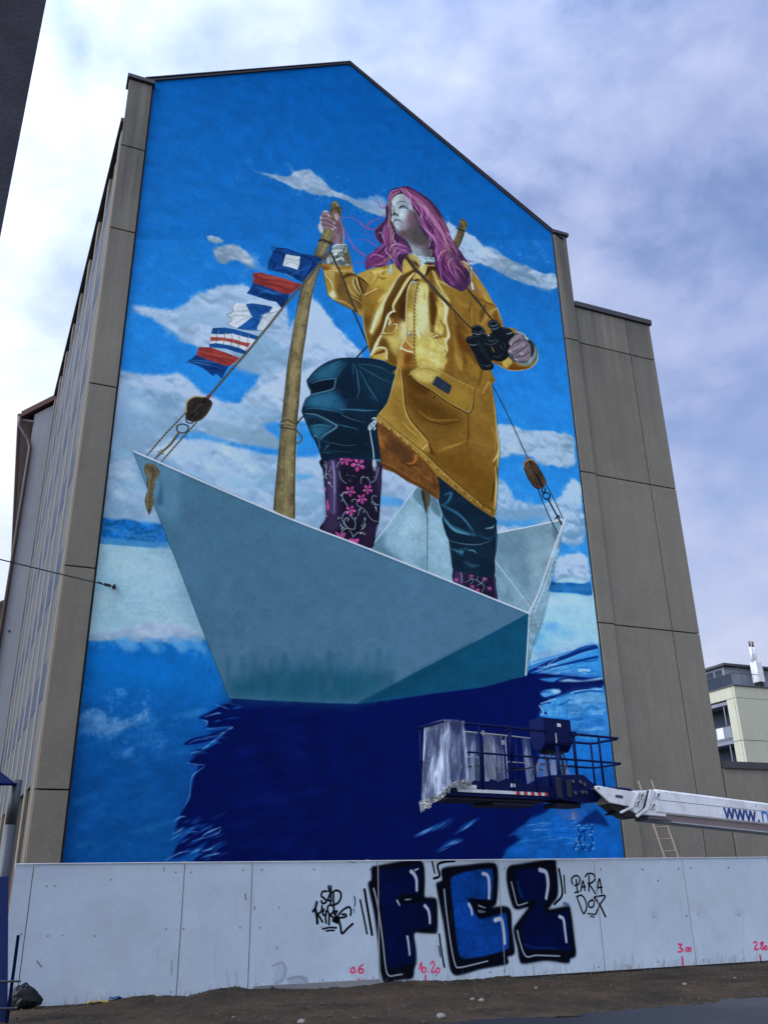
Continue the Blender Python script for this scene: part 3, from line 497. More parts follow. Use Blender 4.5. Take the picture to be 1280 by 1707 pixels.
    P('C', '860,500 990,480 1010,700 1000,900 1000,1080 860,1120 830,900 830,660', '#cfc390', 8, .8); P('C', '830,1160 1040,1170 1180,1330 1220,1460 1150,1540 900,1500 830,1430', '#c2ab50', 7, .8)
    for i in range(40): B('C', rng.uniform(850, 1200), rng.uniform(1150, 1520), rng.uniform(15, 50), rng.uniform(10, 30), ['#d6cc96', '#b0903a', '#ccb65c'][i%3], .35, rng.uniform(0, 90))
    for pts, w, col, so in (('1020,300 1040,450 1050,640 1040,850 1040,1060',15,'#6d4d26',3.2), ('1030,560 1060,760 1050,960',12,'#573a1e',3), ('930,500 940,580 930,640',5,'#b59440',2), ('1060,320 1130,450 1230,600',10,'#8f6c30',2.4), ('1050,250 1120,430 1240,620',3,'#cbb87a',1.2), ('1120,700 1180,840 1160,1000',12,'#b8a04c',4), ('1180,640 1230,800 1200,960',5,'#ddd3a2',2), ('1150,920 1210,1020 1210,1110 1130,1150',6,'#8a6428',2), ('1040,1130 1110,1110 1130,1130 1060,1160',5,'#7c5626',1.2), ('1030,1145 1110,1110 1125,1135',1.6,'#e0d6a8',.7), ('1050,1150 1130,1240 1230,1330',3,'#7a5628',1.4), ('1060,1160 1160,1270 1240,1320',2,'#dccf98',.8), ('830,1000 850,1090 880,1160',4,'#d6cc9c',1.6), ('1250,760 1220,860 1240,980 1260,1130 1225,1200 1245,1320 1200,1380',4,'#e0d8b0',1.2), ('1100,380 1190,420 1280,470',3,'#c0a458',1.2)): S('C', pts, w*.5, col, so, .85, w*.4, w)
    P('C', '1265,740 1310,700 1320,1700 1210,1560 1250,1450 1215,1370 1250,1310 1235,1200 1280,1120 1245,980 1235,890', '#7d5a28', 1.5, .95)
    S('C', '870,365 825,540 805,700 800,900 800,1130 802,1370 805,1490', 1.8, '#5f4724', .5, .8)
    for i in range(46): y = 380+i*24; x = np.interp(y, [380,540,700,900,1490], [868,826,806,801,804]); S('C', [(x-6, y), (x+10, y+12)], .7, '#e0d4a4' if i%2 else '#3a2a14', .4, .8)
    S('C', '880,350 790,375 730,460 700,580 686,820 684,1000 680,1150', 1.3, '#ded2a6', .5, .95); S('C', '780,360 720,440 690,560 676,800 672,930', 1.8, '#33220f', .8, .8)
    # collar
    P('C', '640,80 720,60 860,60 890,150 830,210 700,280 640,300', '#a8853c', 1, .95); P('C', '650,120 760,150 820,190 680,270', '#bb9a48', 3, .8); S('C', '650,80 760,120 800,170', 2.4, '#4a3418', .9, .8)
    P('C', '790,140 860,110 880,160 850,205', '#6a4224', 1, .9); P('C', '770,30 900,90 960,110 1070,100 1070,130 950,140 880,200 840,120', '#8ba0ac', .5, .97, mott=.3)
    P('C', '870,215 950,150 1060,120 1075,190 970,200 940,290 910,310 880,350 800,370 790,340', '#b89849', .6, .97); P('C', '940,290 970,205 1075,200 1080,260 1030,250 960,330', '#4a331c', 1, .95); S('C', '880,215 960,145 1060,122', 2, '#e0d4a4', .7, .9); S('C', '965,205 940,290 915,310', 1.4, '#ddcf98', .5, .9); P('C', '880,220 940,180 930,280 880,320', '#ccb064', 3, .6)
    P('C', '770,390 830,360 860,370 820,400', '#3d2b18', .8, .8)
    # lower right panel, flap and pocket
    P('K', '365,200 480,250 640,420 900,560 1010,600 1140,330 1200,560 1220,900 1200,1440 1000,1380 640,1050 560,900 400,560', '#7f5c2a', 6, .85); P('K', '380,240 640,440 860,560 900,700 700,720 520,620 420,520', '#6a4a22', 12, .75); P('K', '960,600 1150,400 1200,700 1180,1000 1000,900', '#8f6a30', 16, .6); P('K', '640,1000 900,950 1180,1080 1180,1400 1000,1340', '#74511f', 14, .7)
    P('K', '345,30 380,60 365,190 380,330 400,520 440,640 540,760 610,850 620,920 540,900 400,830 160,640 165,600 245,490 300,310 330,170', '#9f7b38', 1.5, .97); P('K', '300,400 390,480 430,640 540,780 460,800 300,640', '#8a682c', 8, .7); P('K', '345,40 385,70 370,180 340,180', '#b4803c', 3, .8)
    P('K', '380,180 520,210 620,400 560,420 430,330', '#5b3e1c', 6, .8); P('K', '410,330 560,480 720,560 860,600 700,620 480,500', '#5e401c', 9, .6)
    for pts, w, col, so in (('370,200 385,340 402,520 450,640 560,770 612,850 625,940',2,'#4e3518',1), ('360,190 375,340 392,520 440,650 550,780 605,845',1.6,'#cdae60',.8), ('610,845 575,880 545,910',1.4,'#d6bc76',.7), ('610,850 640,930 660,950',4,'#55391a',1.4), ('550,630 720,680 870,660',3,'#5e411e',1.6), ('520,560 640,640 860,640',3,'#94712f',2), ('700,920 860,860 960,830 1100,870',4,'#94702f',2.4), ('730,900 900,850',2,'#a8843c',1.4), ('960,600 960,760 950,860',3,'#634520',1.6), ('1090,400 1140,310 1160,330',3,'#b08a42',1.4), ('1170,330 1200,560 1215,740 1232,900 1225,1000 1205,1400',3,'#c9b468',1), ('1180,1010 1215,960 1235,880',3.4,'#c8b060',1), ('1165,1360 1210,1100 1190,1040',5,'#5a3d1a',1.8), ('1170,700 1200,800 1200,900',4,'#a07c36',2), ('1200,1050 1205,1250 1190,1440',2.4,'#cdb66a',.9), ('330,180 290,330 240,490 160,600',1.4,'#d4c080',.6), ('380,660 430,720 500,780',2,'#c0a052',1.4), ('430,240 480,250 560,300',2.4,'#b08c40',1.2), ('1000,20 1040,120 1080,200 1050,330',5,'#6a4a22',2), ('850,60 900,120 880,180',5,'#a07a38',2)): S('K', pts, w*.5, col, so, .85, w*.45, w)
    PK = '445,235 490,195 560,172 640,185 740,225 860,290 1012,370 1000,480 985,550 960,575 900,545 780,480 640,380 520,310'
    P('K', PK, '#8f6d2e', .3, .98); P('K', '450,235 500,195 560,178 650,200 720,225 640,300 560,310', '#bda454', 5, .9); P('K', '760,330 960,400 960,540 840,480', '#9a7732', 10, .6)
    S('K', '445,245 520,315 640,390 780,488 900,555 962,582 990,555 1006,480 1018,375', 1.6, '#2b1d0e', .6, .85)
    q = spline(fr('K', PK), 6, True)
    for i in range(0, len(q)-1, 1): S('P', [q[i], q[i]*.45+q[i+1]*.55], .7, '#d8cc9c', .3, .75)
    P('K', '680,250 812,340 785,415 640,325', '#2b3548', .3, smooth=False); P('K', '690,262 800,338 780,400 655,322', '#3a465a', 3, .6); P('K', '660,425 652,455 668,440', '#2b1d0e', .4, .8)
    # hem
    HM = '150,650 165,605 240,660 330,740 430,810 560,925 680,1050 800,1150 920,1260 1050,1360 1195,1450 1190,1500 1168,1505 1000,1392 850,1272 680,1132 560,992 430,872 300,762'
    P('K', HM, '#9a7836', .3, .98, smooth=False, grad=('#84602a', (300,760), (1150,1480)))
    S('K', '165,605 330,742 560,928 800,1153 1050,1363 1190,1447', 1.1, '#3d2a12', .5, .9)
    for i in range(38):
        t = i/37; x = 175+1000*t; y = np.interp(x, [165,330,560,800,1050,1190], [640,775,965,1190,1390,1480]); S('K', [(x-8, y+rng.uniform(-20, 6)), (x+6, y+rng.uniform(0, 24))], .5, ['#c9b06c', '#5d4220', '#b8985050'[:7]][i%3], .7, .8, .4, 1.8)
    S('K', '170,615 330,752 560,940 800,1165 1050,1374', .8, '#cdb574', .5, .8)
    # lower sleeve, right
    P('B', '580,1290 700,1330 760,1250 860,1330 1000,1370 1090,1310 1000,1390 850,1412 740,1398 640,1340', '#7c4e22', 2, .95); P('B', '700,1290 760,1250 805,1310 750,1380 690,1350', '#b89a44', 1, .95); P('B', '790,1340 900,1370 1000,1378 900,1405 800,1400 750,1390', '#6b4020', 3, .8); S('B', '640,1342 740,1398 850,1412 1000,1388 1080,1322 1106,1250 1086,1120', 1.3, '#d2b868', .5, .95)
    M = c.clip[..., None]; c.a = c.a*(1-M)+np.clip((duller(c.a)-.44)*1.28+.42, .02, .95)*M
    c.clip = None
    S('K', '1172,335 1204,560 1220,740 1239,900 1228,1100 1208,1440', .9, '#20180e', .5, .7)
    # cords and straps
    S('E', '870,470 900,500 950,570', 3, '#2e2724', .5, .95); S('B', '275,440 400,600 575,810', 2.6, '#26201e', .5); S('B', '285,440 405,600 570,795', .7, '#6a5f56', .5, .6)
    S('C', '690,60 760,160 830,250 920,330 1020,440 1150,590 1280,720', 6.5, '#3f342c', .4, 1, 5.2); S('C', '715,60 790,160 860,240 1000,390 1280,690', 1, '#7d7060', .5, .6); S('C', '690,80 760,190 900,340 1050,520 1270,740', 1, '#1b1411', .6, .7)
    S('B', '0,580 100,680 200,790 310,900', 2.6, '#2e2521', .5); S('B', '0,570 110,670 320,890', .6, '#7d7060', .5, .5)
    P('H', '325,905 340,900 345,930 335,1000 310,1010 295,990 310,940', '#8fa3ae', .3, .95); S('H', '325,910 320,980', 1.2, '#d0dde4', .6, .8)
    for x, y in ((578,1098),): B('H', x, y, 22, 20, '#7f8890', .95); B('H', x-3, y-4, 12, 11, '#d4dbe0', .9)
    B('C', 805, 410, 24, 22, '#747c84', .95); B('C', 800, 404, 13, 12, '#d8dde0', .9); B('C', 738, 1095, 30, 34, '#5d6a80', .95); B('C', 728, 1084, 15, 16, '#d2dae4', .95); B('C', 748, 1108, 10, 10, '#2c3d5c', .8)
    S('L', '950,860 910,930 900,980 915,1090 935,1200 945,1310', 2, '#a8bac8', .5, .95); S('L', '955,860 920,930 905,1000', .8, '#3c4a5c', .5, .7)
    for pts in ('930,840 960,835 970,870 940,880 925,910 960,950 945,970', '970,880 940,930 890,970 885,940 910,900'): S('L', pts, 2.4, '#b0bfcc', .5, .95)
    S('L', '900,905 940,945', 1, '#27324a', .5, .8); P('L', '930,1330 970,1330 975,1410 930,1415', '#93a5b0', .3, .95); S('L', '945,1335 945,1400', 1.4, '#d4e0e6', .6, .8); B('T', 972, 272, 26, 30, '#8fa0a8', .9)
    # -- raised arm
    SL = 'A', '205,965 215,1035 230,1065 248,1180 270,1280 292,1375 400,1465 520,1530 640,1590 760,1660 770,1400 840,1260 900,1100 800,1060 690,1105 660,1110 622,1040 605,985 480,985 330,965'
    P(*SL, '#a17f3a', .3, mott=.14); c.clip = c.mask([SL])
    P('A', '215,1060 330,1040 400,1100 380,1260 420,1400 400,1460 300,1380 250,1190', '#b2944c', 4, .9); P('A', '250,1090 330,1200 360,1290 350,1330 300,1370 260,1250', '#8f6a2c', 4, .8); P('A', '310,1370 370,1300 410,1370 400,1440 350,1430', '#d6c99a', 2.5, .9)
    P('A', '390,1110 470,1090 560,1300 640,1500 690,1590 560,1530 480,1450 400,1380 400,1240', '#6a4b24', 4, .85); P('A', '500,1130 640,1110 700,1300 740,1390 700,1440 620,1360 540,1250', '#8f6d30', 4, .9); P('A', '660,1120 760,1180 830,1260 760,1390 690,1290', '#6f4f26', 2, .9); P('A', '690,1110 800,1060 850,1150 840,1260 760,1180', '#a8863e', 3, .9)
    P('A', '400,1410 520,1470 640,1560 690,1650 400,1480', '#7a5828', 3, .8); P('A', '600,1390 740,1400 745,1580 690,1560 640,1460', '#5f4220', 4, .8)
    for pts, w, col, so in (('490,1150 560,1110 650,1105',6,'#4e361a',1.4), ('650,1125 640,1180 660,1260 740,1390',3,'#33220f',.8), ('665,1130 690,1220 720,1300 755,1380',2.4,'#cfc08a',.8), ('665,1120 760,1180 840,1260',2.6,'#2f2010',.8), ('640,1140 630,1210 660,1290 720,1370',3,'#c4ab64',1), ('700,1140 720,1250 760,1370',4,'#3f2b14',1), ('560,1250 600,1330 700,1420',4,'#b08f46',1.6), ('600,1395 680,1440 730,1475',1.6,'#c29c5c',.8), ('230,1065 330,1045 460,1060 620,1050',1.6,'#d2b970',.7), ('235,1090 330,1200 365,1290',1.6,'#d8c890',.8), ('400,1080 420,1180 390,1300',6,'#84622c',2), ('300,1385 400,1440 520,1480 640,1560',2,'#c2a458',1)): S('A', pts, w*.5, col, so, .9, w*.4, w)
    P('A', '205,965 230,960 330,985 480,985 605,985 622,1040 480,1045 330,1035 240,1050', '#a87a30', 1.5, .9); P('A', '205,980 300,1000 320,1035 230,1050', '#7a4a22', 1.5, .85); S('A', '440,1010 520,1015 610,1010', 3, '#8a5f28', 1, .7)
    M = c.clip[..., None]; c.a = c.a*(1-M)+np.clip((duller(c.a)-.44)*1.2+.43, .02, .95)*M
    c.clip = None
    S('A', '205,965 230,1065 270,1280 292,1375 400,1465 640,1590', .9, '#2b1f10', .5, .8)
    P('A', '335,745 400,710 490,692 540,715 565,800 590,880 608,985 480,985 330,962 225,960 260,900 310,800', '#6d757a', .4, mott=.25)
    P('A', '540,715 565,800 605,980 560,960 500,860 520,780', '#5c4c30', 1.5, .9); P('A', '270,890 330,870 350,960 250,960', '#4c4f50', 2, .8); P('A', '430,880 520,930 600,975 480,985 420,950', '#454b50', 2, .8)
    for pts, w, col in (('340,745 420,705 530,705',3,'#ccd8dc'), ('350,770 430,730 530,740',5,'#7f8a90'), ('330,790 440,780 520,800 530,740',2.4,'#d4dee2'), ('330,810 440,805 480,870 490,920',4,'#b9c6cc'), ('350,850 400,830 440,840',4,'#e0e8ea'), ('370,920 430,900 470,880',3,'#d2dce0'), ('440,810 420,860 380,900',3,'#40474c'), ('290,880 300,930 290,955',6,'#a5b0b4'), ('460,800 470,850 500,880',2.4,'#30373c'), ('330,880 345,930',4,'#9aa4a8'), ('520,970 580,975',3,'#9aa0a0'), ('520,720 510,790 470,800',2.5,'#3a4248')): S('A', pts, w*.5, col, .9, .9, w*.4, w)
    B('A', 370, 1012, 14, 20, '#c4ccd0', .9)
    # -- mast
    MST = [('P', '523,426 514,448 503,479 495,516 487,563 479,613 475.7,650 472,677 465,751 458,820 456,850 470,860 491,866 491.5,820 492,781 495,707 499,662 503,603 509,563 515,520 521,487 530,455 540,428 552,405 560,390 568,372 569,352 564,342 559,336 552,338 550,352 545,372 535,395')]
    c.clip = None
    P(*MST[0], '#6d6046', .3, mott=.28, smooth=False); c.clip = c.mask(MST)
    S('P', '552,380 537,420 520,462 508,510 498,570 490,630 484,720 476,860', 7, '#93835c', 4, .7); S('P', '530,410 512,455 500,490 491,530 483,590 474,680 466,760 459,850', 4, '#4c4332', 2.5, .8); S('P', '562,390 543,430 526,480 517,520 509,580 501,650 495,720 491,860', 5, '#3a3326', 2.2, .85)
    for i in range(170):
        y = rng.uniform(345, 850); x = np.interp(y, [345,400,430,480,560,650,750,860], [558,548,533,513,499,488,480,474])+rng.uniform(-13, 13); L = rng.uniform(8, 30); s2 = np.interp(y, [345,430,480,560,860], [-.55,-.5,-.32,-.16,-.07])
        S('P', [(x, y), (x+s2*L, y+L)], rng.uniform(.5, 1.5), ['#a3946c', '#574c38', '#7f7152', '#3f372a', '#8c8068'][i%5], .7, .45)
    for x, y in ((493,592),(506,545),(511,490),(497,600)): B('P', x, y, 3, 5, '#3a3226', .8); B('P', x-.6, y+1, 1.6, 2.4, '#9a8c6a', .8)
    B('P', 466, 830, 9, 24, '#7d7148', .5); P('P', '523,426 540,428 537,436 521,434', '#3d3528', 1, .7)
    c.clip = None
    for sgn, pts in ((0, '523,426 514,448 503,479 495,516 487,563 479,613 472,677 465,751 456,850'), (1, '540,428 530,455 521,487 515,520 509,563 503,603 499,662 495,707 492,781 491,864')): S('P', pts, .9, '#241f18', .4, .8)
    S('P', '522,490 516,525 510,570 504,606 500,662 496,708 493,781 492,862', .8, '#dce6ee', .5, .7)
    P('A', '335,180 365,130 405,125 435,165 440,200 470,205 475,235 450,320 400,300 380,250 340,240', '#6b5e44', .3, mott=.3); S('A', '370,140 400,150 425,190', 2, '#9c8c66', .8, .8); S('A', '440,210 430,270 450,310', 2, '#3a3224', .8, .8); S('A', '340,240 400,215 440,225', 1.3, '#3a3224', .7, .8); S('A', '330,180 345,240 320,280', 1, '#2a241a', .5, .9)
    S('A', '170,655 220,640 290,670 340,690', 3, '#28221d', .4); S('A', '175,665 240,665 300,690', 1.2, '#8a7f70', .5, .6); S('A', '185,640 240,630 330,670', 1, '#5a5048', .4, .8)
    for i in range(7): S('A', [(180+i*23, 640+i*6), (186+i*23, 672+i*5)], 1, '#0f0c0a', .4, .8)
    S('D', '968,1090 1010,1080 1055,1110', 2, '#3c352a', .4); S('D', '965,1110 1010,1105 1058,1128', 2.2, '#4a4234', .4); S('D', '968,1122 1020,1128 1056,1135', 1.6, '#2a241c', .4); S('D', '970,1098 1050,1105', .8, '#a49a80', .4, .8); S('D', '970,1085 1000,1110 1050,1122', .8, '#a49a80', .4, .8)
    S('D', '1058,1105 1080,1075 1095,1060', 2.2, '#2c2822', .4); S('D', '1055,1140 1080,1165 1088,1190 1075,1207 1058,1210', 2.4, '#5a5138', .4); S('D', '1060,1135 1084,1165 1090,1185', .9, '#1f1c15', .4, .8)
    S('A', '335,815 400,960 480,1130 560,1340 640,1540 670,1600', 3.4, '#2b2521', .4); S('A', '345,820 410,960 560,1330 660,1580', .8, '#8a8074', .4, .6); S('A', '320,800 335,750 345,680', 2, '#2f2924', .4); S('A', '325,800 260,880 210,920', 3, '#3a332c', .4)
    # holding hand
    P('A', '375,300 395,275 425,300 460,345 480,400 495,500 502,600 498,690 420,697 350,690 362,600 380,520 405,470 415,400 400,350', '#71586a', .3, mott=.2); P('A', '390,300 405,280 430,320 425,400 400,360', '#b39aa8', 2, .9); P('A', '440,420 480,430 495,600 490,690 450,690 450,540', '#5a4352', 4, .7); S('A', '495,480 503,600 500,690', 1, '#c2b2c0', .5, .8); S('A', '400,560 430,600 420,680', 3, '#8d7484', 2, .7); S('A', '415,380 440,470 420,560', 3, '#4a3644', 1.5, .7); S('A', '385,320 410,380', 2, '#c4b2bc', 1, .8)
    P('A', '160,455 195,415 188,375 195,325 230,262 275,255 310,280 332,320 330,350 385,410 400,480 370,522 330,510 290,490 240,505 208,560 170,510', '#6f5766', .3, mott=.2)
    P('A', '158,450 195,420 230,500 208,560 175,515', '#b0b4c4', 1.2, .9); P('A', '230,262 275,255 300,275 260,290 235,300', '#a890a0', 1.5, .8)
    for pts, w, col, so in (('200,330 260,330 330,350',1,'#35262f',.6), ('195,385 260,385 340,420 390,425',1,'#35262f',.6), ('200,430 260,450 330,470 380,480',1,'#35262f',.6), ('230,300 280,300 320,330',4,'#8a7080',1.4), ('205,350 280,355 340,390',5,'#876c7c',1.4), ('205,405 270,415 350,450',5,'#80687a',1.4), ('220,460 280,475 350,505',4,'#86707e',1.2), ('200,325 195,370',2,'#c6bcc8',.8), ('193,385 195,425',2,'#c6bcc8',.8), ('232,268 270,258 300,275',1.6,'#c8bcc6',.7), ('300,480 350,515 375,515',1,'#2a1e28',.6), ('380,420 402,480 372,525',1.2,'#2a1e28',.6)): S('A', pts, w*.6, col, so, .9, w*.5, w)
    for x, y, a in ((300,315,40),(370,415,40),(378,475,40),(350,500,40)): B('A', x, y, 24, 13, '#c6b4c2', .9, a); B('A', x+4, y+2, 9, 5, '#e2d6de', .6, a)
    # -- binoculars and gripping hand
    P('B', '870,935 930,970 1000,1030 1088,1120 1100,1250 1060,1300 1000,1345 850,1315 760,1240 800,1100 830,1000', '#39434a', .4, mott=.2); P('B', '1050,1180 1080,1120 1085,1230 1020,1330 1000,1280', '#7f8c94', 1.5, .9); P('B', '850,1315 960,1320 1030,1270 1000,1345 920,1345', '#8d979a', 1.5, .8); S('B', '860,950 930,975 990,1040', 2.4, '#a6b0b4', .8, .9); S('B', '1010,1060 1050,1160 1030,1230', 4, '#14191d', 1.2, .9); S('B', '960,1020 985,1035', 2, '#d0dadc', .6, .9)
    BK = '#0e141c'
    P('B', '320,910 350,880 400,868 450,890 475,930 480,980 560,960 530,900 510,850 540,815 600,808 645,840 670,890 740,900 800,930 830,980 800,1080 760,1170 760,1240 680,1300 560,1290 585,1340 575,1390 520,1405 450,1400 410,1340 340,1190 280,1090 255,1050 270,1010 330,990', BK, .3, mott=.3)
    for pts, w, col, so in (('335,900 400,880 450,905 440,940 380,950 335,930',1.6,'#3d4a56',.6), ('345,925 400,935 445,915',3,'#070a0e',1), ('340,965 400,980 460,960',1.2,'#8a98a2',.6), ('520,850 570,825 630,835 620,870 560,880 525,865',1.6,'#46525e',.6), ('540,910 590,920 650,895',1.2,'#7d8a94',.6), ('540,880 590,885 640,860',1,'#5a6670',.6), ('290,1095 340,1108 390,1100',1.4,'#7d8a96',.7), ('275,1040 330,1010 420,1000',2,'#26323e',1), ('690,915 760,910 815,950',1.6,'#2c3a48',.8), ('740,975 790,965 820,940',1.4,'#93a0a8',.6), ('480,1090 560,1100 620,1070 640,1040',1.2,'#4f5c66',.7), ('520,1050 560,1060 610,1040',1.2,'#56636c',.7), ('560,1130 590,1190',2.2,'#8a6a3a',.8), ('660,1110 680,1150',1.4,'#5a4e34',.7), ('580,1240 640,1250 690,1220',1.2,'#3f4c56',.8), ('440,1345 510,1360 560,1340',1.2,'#59666e',.6), ('420,1330 480,1350 575,1330',2,'#1e2830',.8), ('340,1190 400,1310',1.2,'#2a343e',.8), ('400,1060 460,1180 540,1290',6,'#18222c',3), ('690,1080 720,1100 700,1180',2.4,'#1e2a36',1), ('480,930 500,990 520,1040',2,'#27313b',.8)): S('B', pts, w*.7, col, so, .9, w*.5, w)
    B('B', 522, 988, 11, 13, '#dfe6ea', .95)
    P('B', '770,1090 780,1050 830,1000 890,970 935,985 955,1040 1000,1080 1020,1130 1025,1200 1010,1270 960,1295 870,1300 835,1270 810,1230 760,1200 755,1165 800,1130 780,1115', '#6d6070', .3, mott=.2)
    for pts, w, col, so in (('780,1080 840,1030 900,985',7,'#8b7d8c',2), ('780,1170 860,1120 940,1080',7,'#8a7c8a',2), ('830,1220 920,1190 990,1140',6,'#807282',2), ('860,1275 940,1255 1000,1220',5,'#7d6f7d',2), ('790,1120 860,1060 940,1040',1.3,'#2a2430',.7), ('790,1150 870,1100 950,1050',1,'#40364a',.8), ('810,1230 880,1190 960,1130 1000,1090',1.4,'#2a2430',.7), ('840,1255 930,1240 1010,1190',1.3,'#2a2430',.7), ('930,985 950,1040 990,1080',1.6,'#54475a',.8), ('880,1010 900,1050',1,'#55485a',.7), ('930,1120 950,1100',1,'#b5a9b4',.6)): S('B', pts, w*.6, col, so, .9, w*.5, w)
    for x, y, a in ((785,1095,-40),(778,1180,30),(915,1205,0),(845,1275,20)): B('B', x, y, 17, 14, '#c2b4c0', .85, a)
    # -- head : hair behind, face, hair in front
    HD, HM_, HL = '#3c2244', '#6e3574', '#b46aae'
    P('H', '430,85 350,100 310,140 295,210 300,260 270,300 275,380 255,440 200,485 160,545 160,600 195,660 235,690 200,720 150,752 120,792 72,835 60,955 130,925 200,935 270,912 310,875 365,840 385,930 430,980 452,1000 440,920 460,860 500,800 548,770 540,720 500,670 430,600 380,520 330,440 330,240 420,160', HD, .4, mott=.2)
    P('H', '70,830 140,790 250,800 280,900 130,925 62,950', '#6a2c62', 2, .9); P('H', '300,660 420,670 520,690 545,740 460,790 330,780', '#5c3068', 3, .8)
    P('H', '440,120 700,200 860,500 820,880 640,880 540,760 420,600 320,480 330,220', '#3a2a38', .5)
    P('C', '760,40 900,60 1075,105 1072,140 960,140 880,170 820,120', '#8ba0ac', .5)
    FACE = 'F', '470,212 380,222 290,268 222,340 190,430 180,520 165,600 155,670 175,740 195,790 185,860 190,930 230,1010 290,1130 350,1240 430,1330 530,1400 600,1460 640,1530 690,1610 740,1720 820,1840 1150,1900 1250,1700 1250,1300 950,1000 900,700 800,450 560,240'
    P(*FACE, '#9fabb8', .3, mott=.08, smooth=True); c.clip = c.mask([FACE])
    P('F', '190,470 260,300 420,240 480,300 420,400 300,480 240,560 190,600', '#b7c3cb', 3, .9); P('F', '420,260 520,290 640,420 620,520 480,420 400,400', '#8a8494', 4, .75)
    P('F', '380,640 560,600 600,760 520,900 440,860 390,760', '#b5c2ca', 3, .9); P('F', '200,900 280,980 400,1010 420,1120 360,1220 270,1080', '#b4c1ca', 2.5, .9)
    P('F', '620,600 720,640 900,700 960,1000 1180,1300 1180,1600 1060,1620 840,1540 640,1460 520,1390 400,1270 370,1220 420,1150 520,1130 560,1040 600,900', '#56494f', 3.2, .95)
    P('F', '430,1000 580,900 640,1000 560,1120 420,1150', '#85768a', 3.5, .8); P('F', '380,1210 460,1150 620,1170 560,1330 460,1320', '#5d4049', 3.5, .8); P('F', '700,1150 950,1100 1130,1300 1120,1560 800,1480', '#433c42', 5, .8); P('F', '760,1000 900,980 960,1120 820,1180', '#4e424c', 5, .7)
    P('F', '560,560 640,620 700,760 660,900 560,1040 430,1120 400,1040 470,940 560,840 590,700', '#857f92', 5, .5); P('F', '400,1010 480,980 540,1060 470,1160 390,1180', '#8b8090', 4, .5)
    B('F', 650, 790, 85, 105, '#8a4468', .62, 20); B('F', 640, 930, 90, 70, '#7c4466', .5); B('F', 560, 700, 60, 90, '#a9b0bc', .4)
    for i in range(60): B('F', rng.uniform(430, 1050), rng.uniform(950, 1500), rng.uniform(12, 40), rng.uniform(8, 20), ['#6b5a62', '#4c4046', '#7a5a66', '#3d363c'][i%4], .28, rng.uniform(0, 180))
    # brow, sockets, eye
    B('F', 420, 480, 110, 50, '#8c8c9c', .55); B('F', 330, 540, 60, 90, '#8f8f9a', .5); B('F', 220, 545, 34, 40, '#80828c', .8); B('F', 560, 520, 90, 40, '#878694', .5)
    S('F', '345,470 365,430 420,408 480,408 540,430 590,460', 1.0, '#4a4850', .6, .85, .6, 1.7); S('F', '190,500 220,505 250,540', .9, '#4f4e58', .6, .8)
    P('F', '385,580 410,545 450,525 510,525 570,555 625,605 560,600 520,590 470,600 425,610', '#1c2434', .25, .95); P('F', '410,600 450,560 470,545 520,545 560,570 540,590 470,605', '#9cacbc', .2, .9); B('F', 490, 562, 26, 28, '#16233a', 1); B('F', 466, 568, 9, 11, '#e6f0f6', 1); S('F', '395,570 430,535 490,520 550,540 615,595', .9, '#10141f', .4, .95, .5); S('F', '425,612 480,612 540,602 620,612', .8, '#ccd8e0', .5, .9); S('F', '420,520 480,495 560,515 610,560', .7, '#5a5a68', .5, .7)
    P('F', '540,560 570,560 600,600 570,598', '#3b4658', .2, .8)
    # nose and mouth
    P('F', '190,640 230,600 280,620 260,690 200,700', '#7f7274', 1.6, .8); B('F', 240, 630, 26, 26, '#927a6c', .6); P('F', '170,730 200,720 240,740 300,750 350,740 350,775 270,780 230,770 210,785', '#4a444c', 1, .8)
    P('F', '232,722 262,690 292,705 300,745 268,752', '#15151d', .25, .95); P('F', '318,762 345,715 368,735 350,778', '#2b2a34', .35, .9); P('F', '186,742 205,745 216,772 198,768', '#1b1b24', .25, .9); B('F', 190, 670, 18, 30, '#c6d0d8', .9); B('F', 330, 705, 26, 22, '#a9a9b4', .7); S('F', '300,770 330,790 380,790', .8, '#807e8c', .6, .7)
    P('F', '250,800 290,790 280,850 250,860', '#8a8a98', 1.4, .6)
    P('F', '240,925 270,868 310,852 350,866 400,878 448,925 400,912 340,902 280,905', '#6c5f72', .4, .9); S('F', '238,968 248,925 275,902 320,896 380,902 420,912 450,930', 1.0, '#20202a', .4, .95, .8); P('F', '250,980 275,935 330,920 400,925 425,940 370,960 310,968', '#a99fae', .5, .85); P('F', '260,985 320,985 400,975 370,1010 300,1015', '#7f8490', 1.2, .6); B('F', 452, 940, 18, 30, '#6b6474', .7)
    S('F', '195,800 187,870 195,930 235,1010 295,1130 355,1240 435,1330 535,1400 605,1460 645,1530', 1.0, '#d6e2ea', .6, .9); S('F', '222,345 195,430 184,520 170,600', .8, '#d3dfe6', .6, .8); S('F', '380,224 300,265 230,340', .7, '#cfdbe2', .6, .7)
    # neck
    P('F', '600,1460 740,1540 900,1640 1040,1640 1120,1720 1120,1900 820,1860 700,1620', '#7f8794', 2.5, .9); P('F', '960,1600 1090,1560 1060,1700 1000,1800', '#665866', 3, .8); P('F', '620,1440 760,1440 900,1560 1000,1560 1080,1600 900,1620 720,1530', '#63555c', 2.5, .7); S('F', '820,1590 920,1630 1030,1640 1130,1590', .7, '#3a3036', .5, .8); S('F', '680,1560 760,1680 830,1820', 1, '#b4c0c8', 1, .7); P('F', '1060,1640 1240,1500 1250,1880 1100,1880', '#4a3d46', 4, .85)
    c.clip = None
    P('H', '545,775 600,830 640,915 660,905 740,860 790,860 790,830 700,825 620,810', '#8fa3b0', .4, .95, mott=.3); S('H', '560,790 640,830 780,850', .8, '#41525e', .5, .8)
